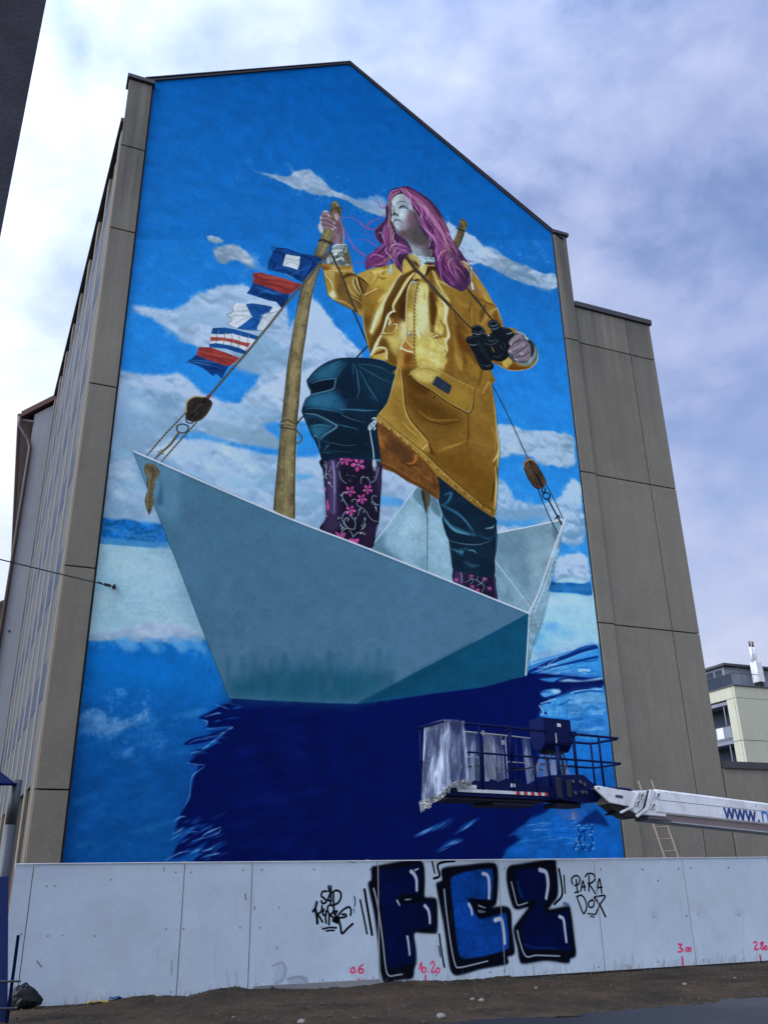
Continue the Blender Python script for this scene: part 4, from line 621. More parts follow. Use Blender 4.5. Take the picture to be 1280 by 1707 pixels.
    P('C', '740,20 830,75 880,130 870,170 800,90 740,60', '#b89a50', .5, .9); S('C', '770,20 840,65 895,100', 1.3, '#ded2a8', .5, .8)
    # hair right of the face
    P('H', '430,85 455,70 500,68 560,95 640,140 740,210 820,300 880,395 925,485 958,560 942,620 1000,690 1060,750 1112,830 1150,885 1095,862 1078,905 1150,965 1182,1045 1168,1110 1135,1160 1085,1192 1020,1165 955,1138 905,1100 862,1062 822,1000 800,930 795,850 792,770 745,740 700,742 730,700 745,640 700,580 650,490 625,410 600,350 560,300 530,225 470,165 432,130', HD, .4, mott=.2)
    def lock(gs, n, w0, w1, cols, al=.9, wav=2.6):
        gs = [np.array(spline(fr('H', g), 5)) for g in gs]; mm = 24
        gs = [np.stack([np.interp(np.linspace(0, 1, mm), np.linspace(0, 1, len(g)), g[:, i]) for i in (0, 1)], 1) for g in gs]
        for _ in range(n):
            t = rng.uniform(0, len(gs)-1.001); i = int(t); t -= i
            q = gs[i]*(1-t)+gs[i+1]*t
            a, b = (0, mm) if rng.random() < .25 else sorted(rng.choice(mm, 2, replace=False))
            if b-a < 7: b = min(mm, a+9); a = max(0, b-9)
            q = q[a:b:2]; d = np.gradient(q, axis=0); d /= np.hypot(d[:, 0], d[:, 1])[:, None]+1e-6
            ph = (q[:, 1]*.20+q[:, 0]*.05)+i*1.3+t*1.1+rng.normal(0, .25)
            q = q+np.stack([-d[:, 1], d[:, 0]], 1)*(np.sin(ph)*wav)[:, None]*np.linspace(.25, 1, len(q))[:, None]
            w = rng.uniform(w0, w1); S('P', q, .3, cols[rng.integers(len(cols))], .5, al, .3, w, n=5)
    PUR = ['#74296e', '#8a347c', '#541e58', '#98448c', '#3d1a44', '#7d2460', '#56304e', '#2a1230', '#241028']
    LITE = ['#b070aa', '#a05696', '#be8cbc']; BRN = ['#7d6150', '#6a5048', '#8d745c']
    GR = ['430,95 520,160 640,270 760,420 860,560 930,660 1010,740 1100,840', '440,85 560,110 700,210 800,320 880,430 930,540 945,600']
    G2 = ['435,110 520,200 600,330 640,440 700,560 790,650 800,740 820,860 860,980 960,1120', '440,100 560,200 690,330 780,470 830,580 880,680 850,780 900,900 1000,1060 1060,1170', '445,90 600,180 740,320 840,480 900,620 960,720 940,800 1010,880 1090,960 1150,1100', GR[0]]
    lock(G2, 190, .8, 2.2, PUR); lock(GR, 60, .7, 1.8, PUR, wav=1); lock(G2[1:], 16, 1.0, 2.2, BRN, .75); lock(GR, 12, 1.0, 2.2, BRN, .8, 1)
    lock(G2, 40, .4, .9, LITE, .8); lock(GR, 12, .4, .8, LITE, .8, 1)
    for pts, w in (('430,90 470,150 530,220 560,300',1.4), ('470,80 530,160 540,240',1.1), ('560,230 640,280 660,370 640,410 625,400',1.5), ('600,250 690,300 720,360 700,430',1.3), ('640,470 700,540 790,620 800,700',1.6), ('690,500 750,560 800,600 850,640 890,690 870,760',1.4), ('800,900 840,820 870,770 930,750',1.3), ('810,880 850,960 870,1060 950,1140',1.2), ('960,850 1000,920 1060,960 1080,1000',1.2), ('1000,830 940,880 960,960 1040,1080',1.3), ('1080,870 1110,910 1170,1000 1160,1080',1.1), ('900,980 950,1060 990,1130 1000,1080',1.1), ('870,400 920,480 950,560 930,610',1.3), ('920,560 935,590',2.2), ('740,700 760,640 750,600',.9), ('700,740 740,700 745,640 735,600',.9), ('1000,950 1020,1010 1060,1060',1.0)): S('H', pts, .4, ['#c486c0', '#d2a6d0', '#b168ae'][len(pts)%3], .5, .9, .4, w)
    for pts, w in (('560,300 600,420 640,500 700,600 760,690 780,800',3), ('700,430 760,520 770,590',2.4), ('820,840 800,940 850,1060',2), ('930,760 880,860 900,960 980,1080',3), ('640,420 620,350 560,290',2.5), ('1060,820 1040,900 1110,1000 1120,1110',2.4), ('960,700 1000,780 1080,840',2), ('800,500 860,600 900,680',2.2)): S('H', pts, .6, '#2a1632', 1.2, .8, .5, w)
    # hair left of the face
    GL = ['430,95 340,130 310,210 310,300 300,400 260,500 230,600 260,680 200,740 110,800 70,900', '420,110 340,160 325,260 320,380 300,500 290,620 320,720 290,820 180,900 80,940', '420,130 338,180 312,300 306,450 352,560 362,660 380,780 310,880 250,910']
    GB = ['540,740 470,680 400,680 340,720 310,800 340,900', '545,765 480,720 420,720 380,780 400,860 440,980', '520,790 440,770 400,820 380,900']
    lock(GL, 130, .7, 2.0, PUR, wav=2); lock(GB, 50, .6, 1.6, PUR, wav=1.4); lock(GL, 20, .4, .8, LITE, .8, 2); lock(GB, 14, .4, .8, LITE, .8, 1.4); lock(GL[1:], 8, .9, 2, BRN, .7)
    for pts, w in (('330,440 380,520 430,600 500,660 540,720',2.2), ('335,250 325,330 330,420',1.6), ('300,300 290,420 270,520',2), ('470,800 450,860 445,960',2)): S('H', pts, 1, '#24142c', .9, .85, .6, w)
    for pts, w in (('420,98 340,125 305,190 300,250',1.3), ('330,200 345,170 410,140',.8), ('80,840 160,800 250,830 260,870',1.2), ('130,790 210,810 260,830',1.2), ('120,930 200,905 270,890',1.2), ('290,720 270,760 340,840 370,880',1.2), ('310,760 340,700 420,690 490,720',1.2), ('350,720 430,740 500,760',1), ('390,790 470,780 540,770',1), ('180,580 220,560 240,610 260,660',1.1), ('370,560 350,620 380,680 370,640',1.1)): S('H', pts, .4, ['#c890c6', '#d9b2d6', '#b574b2'][len(pts)%3], .5, .9, .3, w)
    # flying strands
    for pts, w in (('-40,345 0,350 60,390 120,430 180,440 260,400',0), ('270,370 200,420 130,440 90,470 80,520 150,535 240,470',2.2), ('260,430 180,520 120,520 60,510 0,470 -60,420 -130,345',1.6), ('300,240 250,300 215,295 175,200 120,175',1.5), ('240,710 190,715 130,680 60,640 -40,640',1.8), ('100,880 20,800 -60,740 -110,640 -150,540 -190,480',1.4), ('110,830 40,790 -20,760 -90,680',1.2), ('70,900 20,885 -40,890 -75,930',1.1), ('1080,860 1150,890 1220,960 1275,1010',1.2), ('1110,840 1160,870 1230,878',1.3), ('1150,1120 1200,1160 1260,1190 1330,1230',1.6), ('1060,710 1100,740 1115,780',.8), ('1170,900 1230,950 1290,1050',.8), ('90,470 60,560 120,620 180,660',1.0), ('150,540 170,620 220,690',1.4)):
        if w: S('H', pts, .5, '#7d3a80', .5, .95, .3, w); S('H', pts, .3, '#a86aae', .4, .6, .2, w*.4)
    S('A', '470,335 560,345 640,355 700,400 790,470', .8, '#9a4a88', .5, .9, 1.2); S('A', '440,470 520,540 600,680 690,800 790,880', .9, '#6c3478', .5, .9, 1.2); S('A', '500,500 580,650 680,780 800,860', .6, '#a866a4', .5, .8, .8)
    S('H', '1170,920 1185,980 1185,1090', 1.1, '#aab8c2', .4, .9); P('H', '1178,1100 1200,1100 1212,1170 1190,1172', '#9fb0bc', .2, .95); B('H', 1183, 940, 9, 14, '#cfdae0', .9); S('H', '1190,1110 1200,1160', .9, '#dfe8ee', .5, .8)
    P('H', '1085,880 1110,870 1160,920 1150,940', '#c9ab58', 1, .7); S('H', '1090,885 1130,905 1160,930', 1, '#2f2212', .6, .8)
    # -- signal flags on the forestay
    BL, RD, WH = '#0c3470', '#86302f', '#bfc6d2'
    P('G', '790,115 880,120 940,145 1000,165 1060,175 1170,200 1100,290 1030,370 1000,400 920,355 850,325 720,295 725,230 750,180 765,140', BL, .3, smooth=False, mott=.2); P('G', '870,168 930,180 985,188 980,250 965,298 900,275 840,262 850,220', WH, .3, smooth=False, mott=.1)
    for pts, w, col in (('740,290 860,280 1000,340',5,'#17498a'), ('790,130 900,160 1100,200',5,'#14427f'), ('1000,180 1090,230 1040,330',7,'#061f4c'), ('740,200 780,250 760,290',4,'#07224f'), ('860,300 950,350 1040,350',5,'#082453'), ('1090,210 1060,280 1000,360',2.5,'#1c5296'), ('790,140 850,170 840,260',3,'#072350'), ('900,345 990,300 1080,260',2,'#2a5fa0')): S('G', pts, w*.4, col, 1.2, .75, w*.4, w)
    S('G', '870,200 930,215 980,220', 1.5, '#8d97a8', .8, .8); S('G', '850,255 910,235 970,260', 1.5, '#8d97a8', .8, .7); S('G', '770,160 755,110 800,118 880,125', .9, '#0a1d40', .4, .9); S('G', '860,330 930,360', .8, '#9aa8bc', .4, .9)
    P('G', '592,325 660,318 760,345 850,365 960,405 1000,410 960,455 900,500 840,490 760,460 680,430 600,408 605,370', RD, .3, smooth=False, mott=.18); P('G', '600,405 690,430 770,462 840,490 900,500 880,550 835,612 790,560 730,548 640,520 548,490 575,455', BL, .3, smooth=False, mott=.2)
    for pts, w, col in (('600,335 680,375 760,370',3,'#6b2226'), ('640,330 700,360 830,370 950,410',4,'#a04a44'), ('640,400 780,420 900,470',4,'#6b2226'), ('700,395 820,410 930,440',3,'#9c423c'), ('620,430 700,470 830,500',5,'#1c4e90'), ('590,480 700,500 800,545',4,'#072350'), ('700,460 760,490 820,480',3,'#2c62a2'), ('830,510 850,560 830,600',4,'#082453'), ('650,490 720,470 780,500',2,'#3b6fae')): S('G', pts, w*.4, col, 1.1, .8, w*.4, w)
    P('G', '455,570 540,575 600,572 700,580 830,610 760,680 690,790 560,790 460,775 390,740 430,710 385,668 435,640 425,600', WH, .3, smooth=False, mott=.12); P('G', '540,578 600,572 690,585 760,600 730,650 670,670 630,690 590,680 570,640', '#164a8c', .3, smooth=False, mott=.15); P('G', '590,685 690,672 640,760 634,792 560,790 465,778 520,740', '#164a8c', .3, smooth=False, mott=.15)
    P('G', '690,660 780,640 830,615 700,780 640,790 650,740', '#a8b0bf', 1, .7)
    for pts, w, col in (('460,640 520,635 570,628',1.6,'#7b8494'), ('410,680 500,670 580,685',1.6,'#7b8494'), ('470,600 540,605',1.4,'#9aa4b2'), ('450,740 520,700 560,690',1.4,'#7f8898'), ('700,650 740,650 800,640',1.4,'#6f788a'), ('660,700 700,690 760,650',1.6,'#8a93a2'), ('600,600 650,640 720,630',2.4,'#0c3470'), ('600,700 640,720 600,770',3,'#0c3470'), ('455,570 430,600 435,640 385,668 430,705 390,740 460,775',.9,'#39404c'), ('470,780 600,796 690,793',.9,'#39404c')): S('G', pts, w*.6, col, .7, .8, w*.6, w)
    P('G', '270,775 370,770 450,785 560,815 650,845 600,900 545,975 510,990 400,950 250,930 245,870 255,820', WH, .3, smooth=False, mott=.12); P('G', '270,775 370,770 450,785 560,815 650,845 625,868 540,850 430,820 330,825 255,822', '#124384', .3, mott=.15, smooth=False); P('G', '250,848 340,850 440,865 520,890 580,898 560,932 470,905 360,878 248,880', '#96403c', .3, mott=.15, smooth=False); P('G', '240,905 300,898 400,915 490,940 545,965 530,990 470,975 380,945 245,932', '#124384', .3, mott=.15, smooth=False)
    for x in (300, 360, 420, 480, 550): S('G', [(x, 775+(x-270)*.16), (x+8, 830+(x-270)*.18), (x-6, 900+(x-270)*.22)], 1.6, '#33405a', 1, .45); S('G', [(x+14, 790+(x-270)*.16), (x+20, 850+(x-270)*.2)], 1.2, '#d2d8e2', .9, .35)
    P('G', '155,930 250,932 330,960 400,985 490,1020 450,1060 400,1090 300,1060 220,1030 135,998', RD, .3, smooth=False, mott=.18); P('G', '130,995 220,1030 300,1060 400,1090 370,1140 345,1190 300,1150 270,1170 200,1110 130,1075 50,1055 100,1025', BL, .3, smooth=False, mott=.2)
    for pts, w, col in (('150,960 260,990 380,1010 450,1030',3,'#a04a44'), ('180,1000 300,1020 400,1070',4,'#6b2226'), ('90,1040 200,1045 300,1060',3,'#2c62a2'), ('150,1080 250,1080 340,1110',3,'#1a4c8e'), ('220,1110 300,1110 370,1140',3,'#072350'), ('60,1055 160,1060 240,1075',2,'#4a7cb8')): S('G', pts, w*.4, col, 1, .8, w*.4, w)
    # forestay rope with its lay
    RP = spline(fr('G', '1230,145 1150,240 1060,360 990,440 900,540 830,625 740,740 650,850 540,985 430,1110 290,1275 200,1385'), 40)
    S('P', RP[::12], 3.2, '#241f1c', .4, .95)
    d = np.r_[0, np.cumsum(np.hypot(*np.diff(RP, axis=0).T))]
    for L in np.arange(2, d[-1]-2, 3.2):
        p = np.array([np.interp(L, d, RP[:, 0]), np.interp(L, d, RP[:, 1])]); S('P', [p+(-1.5, -.6), p+(1.5, .8)], .5, '#b5ab98', .3, .85, .5, 1.3)
    # block on the left
    P('Y', '605,190 620,182 630,192 615,205', '#7a3026', .3)
    P('Y', '498,250 510,215 550,192 600,195 632,215 635,240 605,290 570,318 530,322 505,310 498,285', '#2b2422', .3, mott=.3); S('Y', '500,275 505,220 545,193 590,195', 2.4, '#a5946a', .8, .9); S('Y', '600,210 560,250 525,300', 2.2, '#0f0c0c', .6); S('Y', '585,225 560,250 540,275', .8, '#8f8a80', .4, .8); S('Y', '632,230 600,290 555,320', 1.4, '#5a4a38', .8, .8)
    def rope(f, pts, w):
        q = spline(fr(f, pts), 20); S('P', q[::4], w, '#4a4234', .4, .95); dd = np.r_[0, np.cumsum(np.hypot(*np.diff(q, axis=0).T))]
        for L in np.arange(1, dd[-1], 3): p = np.array([np.interp(L, dd, q[:, 0]), np.interp(L, dd, q[:, 1])]); S('P', [p+(-1, -1), p+(1, .8)], .4, '#14110e' if int(L/3)%2 else '#a59a80', .3, .8, .4, 1)
    rope('Y', '500,275 400,380 296,500', 2.2); rope('Y', '560,320 470,420 372,532', 2.2)
    S('Y', '500,300 505,325 530,330 540,318', 2, '#23262a', .4); S('Y', '480,335 455,345 455,370 480,382 508,370 510,345 485,335', 2.2, '#2a2d30', .4); S('Y', '465,378 420,440 375,480 340,515', 3.4, '#4f4636', .5); S('Y', '450,385 410,440 370,480', 1, '#a39a80', .5, .7); S('Y', '355,478 380,490 370,470', 2.2, '#6a6048', .4)
    # -- hull outside, over everything that stands in it
    P('P', '222.7,752.6 330,797 460,854.8 600,909 740,965 881,1022 790,1071 700,1117 640,1149 595,1173 545,1172 480,1169 430,1167 381.5,1164 360,1108 330,1030 300,951 278,895 250,824', '#456c88', .2, smooth=False, mott=.03, grad=('#476b89', (330,800), (560,1080)))
    P('P', '222.7,752.6 300,786 290,870 270,860 250,824', '#5f88a8', 8, .6); P('P', '270,880 420,960 440,1080 360,1100', '#4a7090', 24, .4)
    P('P', '373,1140 430,1118 520,1112 600,1118 660,1120 630,1153 595,1173 480,1169 381.5,1164', '#154f6a', 13, .8, smooth=False); 
    for i in range(120): x = rng.uniform(375, 660); y = rng.uniform(1085, 1140); S('P', [(x, y), (x+rng.uniform(-2, 2), y+rng.uniform(10, 34))], rng.uniform(4, 10), ['#1a5570', '#174c66', '#2c5c78', '#3a6080'][i%4], 5, .22)
    P('P', '881,1022 790,1071 700,1117 640,1149 595,1173 660,1165 720,1156 806,1145 850,1133 878,1127 879,1080', '#0d4768', .25, smooth=False, mott=.06)
    P('P', '595,1173 640,1149 700,1117 790,1071 700,1140 640,1165', '#0a3c58', 4, .6)
    P('P', '942.6,865 932,915 921,960 912,988 902,1039 892,1061 882,1101 877.5,1126 874.5,1126 879,1062 881,1022 896,990 915,936 930,893 939,868', '#7d9ab2', .25, smooth=False, mott=.2); S('P', '940,872 926,915 908,975 890,1020', 2.4, '#a9bfd0', 1.2, .8); S('P', '915,985 903,1035 890,1075', 3.5, '#5c7c96', 2, .7)
    S('P', '223,752.6 460,855.5 600,909.5 740,965.5 881,1022.5', 2.6, '#d4e2ee', .5, .95); S('P', '223,756 460,859 600,913 740,969 875,1023', 1.4, '#31536e', 1, .55); S('P', '881,1022 896,990 915,936 930,893 941,866', 2, '#dce8f0', .5, .95); S('P', '881,1024 879,1062 875,1126', 1.7, '#c2d4e2', .5, .9)
    S('P', '222,753 250,824 278,895 300,951 330,1030 360,1108 381,1164', .9, '#1f3a50', .4, .85); S('P', '902,1039 892,1061 882,1101 878,1126', .8, '#29485e', .4, .7)
    # tassel at the bow
    P('R', '330,260 330,360 300,480 350,500 345,330', '#2c4c68', 3, .7)
    P('R', '200,205 210,170 240,160 290,180 320,215 328,250 300,290 290,340 275,390 275,440 282,480 268,520 255,560 240,585 225,550 212,510 205,470 215,420 230,380 222,330 228,280 208,245', '#5d5240', .3, mott=.25)
    for pts, w, col in (('240,170 290,200 310,250 290,290',2,'#8a7a58'), ('260,190 280,230 270,280 255,340 245,400',1,'#2a241a'), ('220,200 240,260 240,330 235,400',1.6,'#7d6e50'), ('300,200 305,250 285,285',.9,'#241e16'), ('235,400 225,450 230,540',1.2,'#8c7c5c'), ('255,400 250,470 245,560',1,'#2e271c'), ('270,420 265,480 258,530',1.4,'#7a6b4c'), ('200,210 225,275 225,340 230,385 208,460',.8,'#1e1912')): S('R', pts, w*.7, col, .5, .85, w*.6, w)
    for x, y in ((212,122),(280,148),(342,172)): B('R', x, y, 9, 6, '#2c4050', .9)
    # -- weathering: the render keeps a faint brush and plaster mottle
    n = (c.n_f-.5)*.03+(c.n_m-.5)*.03+(c.n_l-.5)*.035
    c.a *= (1+n)[..., None]
    np.clip(c.a, 0, 1, out=c.a)
    return c
def paint_fence():
    c = Canvas(0.008, -0.112, 1.06, 0.0245, 1900, '#cbdae4', 5)
    P, S, B = c.poly, c.stroke, c.blob
    rng = np.random.default_rng(4)
    c.a *= (1+(c.n_l-.5)*.05+(c.n_m-.5)*.035+(c.n_f-.5)*.02)[..., None]
    K, N, BLU, WHT = '#060b16', '#04103f', '#0e4aa2', '#d2dae2'
    def letter(f, outer, inner, col):
        P(f, outer, '#0b1524', 3.0, .55); P(f, outer, K, .9, .97); P(f, inner, '#0a1f4a', 1.6, .6, mott=0); P(f, inner, col, .9, .96, mott=.2)
    letter('f', '190,170 250,150 430,115 560,98 700,97 742,150 752,300 748,470 770,488 860,495 884,560 886,840 850,868 740,866 640,872 660,1050 662,1180 640,1250 622,1345 520,1362 440,1375 370,1402 320,1390 285,1280 268,1040 215,650 160,390 158,325 188,295',
           '265,225 430,182 600,158 688,150 695,300 685,425 640,445 500,465 455,500 470,540 560,552 700,548 780,535 828,560 836,700 828,785 720,810 620,835 600,870 628,900 640,1050 622,1180 500,1212 390,1236 350,1190 330,900 290,560', N)
    P('f', '490,480 600,462 720,470 748,495 640,530 560,560 500,545', K, .8, .97)
    letter('g', '150,112 300,90 470,74 512,105 517,230 505,345 475,372 560,364 603,395 612,520 630,660 612,690 582,700 587,742 540,757 400,782 300,812 235,822 205,790 190,720 160,500 112,245 113,208 148,188',
           '203,205 228,160 340,126 450,114 482,130 478,310 440,322 330,318 340,350 380,430 412,446 500,426 560,408 577,430 592,620 572,652 440,692 310,712 272,700 250,640 222,400', BLU)
    P('g', '318,310 400,318 480,322 500,345 470,372 475,395 440,425 405,440 375,420 350,350', K, .7, .97); P('g', '385,385 440,400 395,408', '#6a7484', .4, .9)
    letter('g', '590,102 680,80 880,54 906,100 917,280 875,352 860,385 980,364 1002,390 1030,600 1036,690 1000,712 982,742 840,725 692,745 664,720 650,640 624,522 650,470 700,402 722,368 640,382 608,330 578,190',
           '630,152 660,120 800,108 862,130 868,280 822,362 850,412 960,398 986,420 998,640 960,656 850,642 720,650 690,600 672,530 690,470 762,370 782,318 692,325 664,310', N)
    S('g', '648,200 660,250 680,300', 3, '#1c4fa0', 2, .6); S('g', '700,620 760,640 900,645', 4, '#12357c', 2.5, .6); S('g', '960,345 985,352', 4, '#0f2c6a', 3, .7)
    # light edges and shines
    for f, pts, w in (('f','210,390 250,560 300,900 330,1180 350,1290 385,1325 450,1315 515,1306',2.6), ('g','160,250 175,400 205,620 235,755 265,770 340,755 450,728',2.6), ('g','608,200 630,290 648,352 680,350 715,338',2.2), ('g','648,525 665,600 705,695 780,690 930,695',2.6)): S(f, pts, w, '#c3cdd8', .8, .95, w*.8)
    for f, pts, w in (('f','610,210 640,240 665,300 668,410',6.5), ('f','650,195 685,180',3), ('f','755,575 790,620 805,690 808,760',5.5), ('f','568,905 580,980 592,1100',4.2), ('f','460,520 485,570',3.2), ('f','548,512 604,505',2), ('g','420,145 450,160 460,220 458,310',6), ('g','500,455 540,450 555,520 565,610',7), ('g','325,350 340,380 346,418',5), ('g','390,358 434,374',2), ('g','800,120 840,140 852,220 840,310',7), ('g','930,432 955,450 965,520 975,600',5.5)): S(f, pts, w, WHT, 1.1, .96, w*.7)
    BK = '#05080f'
    for f, pts, w in (('h','765,305 800,520 855,840',4.2), ('h','715,430 760,650 795,828',3), ('f','830,95 845,160 860,228',2.6), ('f','1070,98 980,105 905,125 890,160 905,220 905,265 850,285',3.6), ('f','908,880 930,1050 962,1228',3), ('f','900,1005 920,1115',1.8),
                      ('g','925,115 940,200 945,290 895,350',3.4), ('g','958,158 966,275',2.4)): S(f, pts, w, BK, .4, .97)
    HH = lambda p, w=3.2: S('h', p, w, BK, .4, .97)
    # tag on the left
    HH('318,325 270,330 255,380 300,420 310,455 270,470 255,440'); HH('340,265 345,325'); HH('368,265 365,330 340,400 330,430 370,440'); HH('365,340 368,420 362,470'); HH('395,350 400,480'); HH('375,345 430,315 480,340 485,400 455,460 405,488')
    HH('200,455 185,520 155,565',4); HH('185,540 200,620 208,705',4.4); HH('262,500 255,560 205,600'); HH('205,590 240,640 268,690'); HH('285,540 270,590 290,610 310,600'); HH('310,560 305,640 312,700'); HH('345,720 345,600 330,560 330,510 365,488 400,510 395,570 350,610'); HH('355,610 400,640 430,690 390,670 420,640'); HH('420,560 400,575 440,640 440,700'); HH('440,560 420,620 445,700'); HH('600,610 605,550 580,512 520,540 470,590 450,640 480,640 545,625 540,600 500,600'); HH('455,640 480,740 500,825 560,770 625,712',3.6)
    HH('268,772 350,756 432,758',2.8); HH('310,796 360,790 405,790',2.6); S('h', '645,385 655,450 648,500', 2, '#0c2440', .4, .9); S('h', '640,530 645,580', 1.4, '#0c2440', .5, .8); S('h', '250,748 252,750', 1, BK, .3)
    # tag on the right
    GG = lambda p, w=2.4: S('g', p, w, BK, .4, .97)
    GG('1015,215 1010,180 1040,158 1065,180 1055,215 1030,225'); GG('1040,185 1045,240 1050,270'); GG('1032,272 1056,266'); GG('1070,262 1085,195 1098,258'); GG('1075,235 1100,232'); GG('1100,165 1120,145 1155,150 1165,180 1145,205 1120,212'); GG('1125,160 1125,262'); GG('1125,215 1150,250 1168,280'); GG('1178,262 1195,180 1210,275'); GG('1180,240 1212,236')
    GG('1042,300 1075,290 1100,320 1110,370 1090,412 1070,370 1048,310'); GG('1150,320 1125,335 1125,365 1150,368 1160,335 1145,318'); GG('1160,305 1200,360 1235,432',3); GG('1165,300 1232,294 1200,350 1170,415'); GG('1118,412 1165,418',2); GG('1135,430 1160,435',1.8)
    # measuring marks in pink marker
    RD = '#ff2f62'
    RR = lambda f, p, w=1.5: S(f, p, w*1.5, RD, .4, .95)
    RR('h','640,1230 610,1240 605,1285 640,1290 648,1250 630,1228',1.7); S('h','668,1278 672,1286',1.8,RD,.4); RR('h','745,1195 705,1230 698,1280 735,1295 755,1265 725,1245 700,1265',1.7); RR('h','700,1375 700,1465',2.6); RR('h','690,1400 715,1425',2)
    RR('f','695,1255 715,1180 722,1270'); RR('f','735,1235 725,1275 755,1285 765,1245 740,1232'); S('f','790,1278 794,1284',1.6,RD,.4); RR('f','815,1195 840,1170 855,1200 825,1280 860,1282'); RR('f','885,1240 870,1275 900,1290 910,1250 885,1238'); RR('f','760,1320 765,1418',2)
    RR('k','405,895 440,900 420,930 450,945 430,970 405,968'); S('k','462,960 465,965',1.4,RD,.4); RR('k','490,930 480,955 500,965 505,935 490,928'); RR('k','515,930 508,955 525,965 530,938 515,930'); RR('k','445,1020 455,1112',2)
    RR('k','1135,880 1160,872 1165,900 1145,945 1180,945'); S('k','1190,935 1192,940',1.4,RD,.4); RR('k','1225,875 1200,890 1230,915 1225,945 1205,935 1215,900 1230,880'); RR('k','1250,915 1240,940 1262,948 1265,920 1250,913'); RR('k','1198,1005 1203,1055',2)
    # screws, scuffs, dirt splashed up from the ground
    for x, y in ((92,1477),(78,1477),(185,1466),(80,1560),(104,1559),(36,1557),(158,1560),(293,1454),(318,1454),(277,1548),(306,1548),(285,1653),(317,1658),(405,1450),(436,1450),(400,1546),(433,1546),(427,1640),(523,1449),(617,1449),(538,1634),(622,1629),(605,1632),(742,1449),(726,1625),(840,1447),(1000,1449),(816,1620),(840,1618),(997,1612),(1096,1468),(1070,1449),(1130,1448),(1150,1447),(1213,1446),(1143,1527),(1089,1528),(1163,1524),(1230,1525),(1096,1603),(1172,1600)): B('P', x, y, 1.3, 1.3, '#1a1c22', .9)
    for x, y in ((1089,1530),(1230,1527),(1165,1522)): B('P', x, y+3, 4, 2, '#e8ecf2', .6); B('P', x, y-6, 9, 10, '#b4bac8', .5)
    for p, w in (('62,1602 70,1612',1.6),('273,1446 274,1452',1.2),('409,1490 410,1500',1.8),('424,1512 425,1516',1.6),('287,1600 286,1625',.9),('575,1434 590,1438 594,1434',1),('378,1620 384,1650',.6),('465,1512 466,1514',1.4),('461,1578 463,1583',1)): S('P', p, w, '#3c424e', .5, .8)
    for p in ('455,1610 470,1605 476,1616 472,1632 458,1640','480,1632 500,1628 512,1640 490,1646'):  S('P', p, 1.2, '#5a6472', 1, .7); S('P', p, 4, '#aab2c0', 3, .4)
    P('P', '462,1608 474,1606 478,1620 470,1640 456,1640', '#8d97a6', 2, .2); P('P', '480,1630 510,1628 512,1640 486,1644', '#717b88', 1.5, .25)
    for i in range(330):
        x = rng.uniform(20, 1275); yb = 1681-.0636*x; S('P', [(x, yb), (x+rng.uniform(-3, 3), yb-rng.uniform(1, 6)-rng.exponential(5))], rng.uniform(.6, 4), ['#82796c', '#6a6258', '#8f8a82'][i%3], 1.6, rng.uniform(.06, .26))
    for i in range(26): x = rng.uniform(20, 1270); y = rng.uniform(1450, 1600); S('P', [(x, y), (x+rng.uniform(-2, 2), y+rng.uniform(10, 60))], rng.uniform(.5, 2), '#a3a9b6', 1.5, .25)
    np.clip(c.a, 0, 1, out=c.a)
    return c
# ---------------------------------------------------------------- helpers
def setp(o, label=None, cat=None, group=None, kind=None):
    for k, v in (('label', label), ('category', cat), ('group', group), ('kind', kind)):
        if v: o[k] = v
    return o
def thing(name, label, cat, loc=(0, 0, 0), group=None):
    o = bpy.data.objects.new(name, None); C.objects.link(o); o.location = loc; o.empty_display_size = .2
    return setp(o, label, cat, group)
def wloc(o):
    v = Vector((0, 0, 0))
    while o: v += o.location; o = o.parent
    return v
def obj(name, bm, mat, parent=None, smooth=False, loc=None):
    """one mesh object; bm is in world coordinates and is shifted into its parent's space"""
    org = wloc(parent) if loc is None else Vector(loc)
    bmesh.ops.translate(bm, vec=-org, verts=bm.verts)
    bmesh.ops.recalc_face_normals(bm, faces=bm.faces)
    me = bpy.data.meshes.new(name); bm.to_mesh(me); bm.free()
    for m in (mat if isinstance(mat, (list, tuple)) else [mat]): me.materials.append(m)
    if smooth:
        for p in me.polygons: p.use_smooth = True
    o = bpy.data.objects.new(name, me); C.objects.link(o)
    if parent: o.parent = parent
    if loc is not None: o.location = org - (wloc(parent) if parent else Vector((0, 0, 0)))
    return o
def box(bm, x0, x1, y0, y1, z0, z1, bev=0.0):
    vs_ = [bm.verts.new(p) for p in ((x0,y0,z0),(x1,y0,z0),(x1,y1,z0),(x0,y1,z0),(x0,y0,z1),(x1,y0,z1),(x1,y1,z1),(x0,y1,z1))]
    fs = [bm.faces.new([vs_[i] for i in f]) for f in ((0,3,2,1),(4,5,6,7),(0,1,5,4),(1,2,6,5),(2,3,7,6),(3,0,4,7))]
    if bev: bmesh.ops.bevel(bm, geom=list({e for f in fs for e in f.edges}), offset=bev, segments=1, affect='EDGES')
    return vs_
def obox(bm, o, ax, ay, az, a0, a1, b0, b1, c0, c1, bev=0.0):
    """box in a turned frame: origin o, unit axes ax, ay, az"""
    o, ax, ay, az = map(Vector, (o, ax, ay, az)); P_ = lambda a, b, c: o+ax*a+ay*b+az*c
    vs_ = [bm.verts.new(P_(*p)) for p in ((a0,b0,c0),(a1,b0,c0),(a1,b1,c0),(a0,b1,c0),(a0,b0,c1),(a1,b0,c1),(a1,b1,c1),(a0,b1,c1))]
    fs = [bm.faces.new([vs_[i] for i in f]) for f in ((0,3,2,1),(4,5,6,7),(0,1,5,4),(1,2,6,5),(2,3,7,6),(3,0,4,7))]
    if bev: bmesh.ops.bevel(bm, geom=list({e for f in fs for e in f.edges}), offset=bev, segments=1, affect='EDGES')
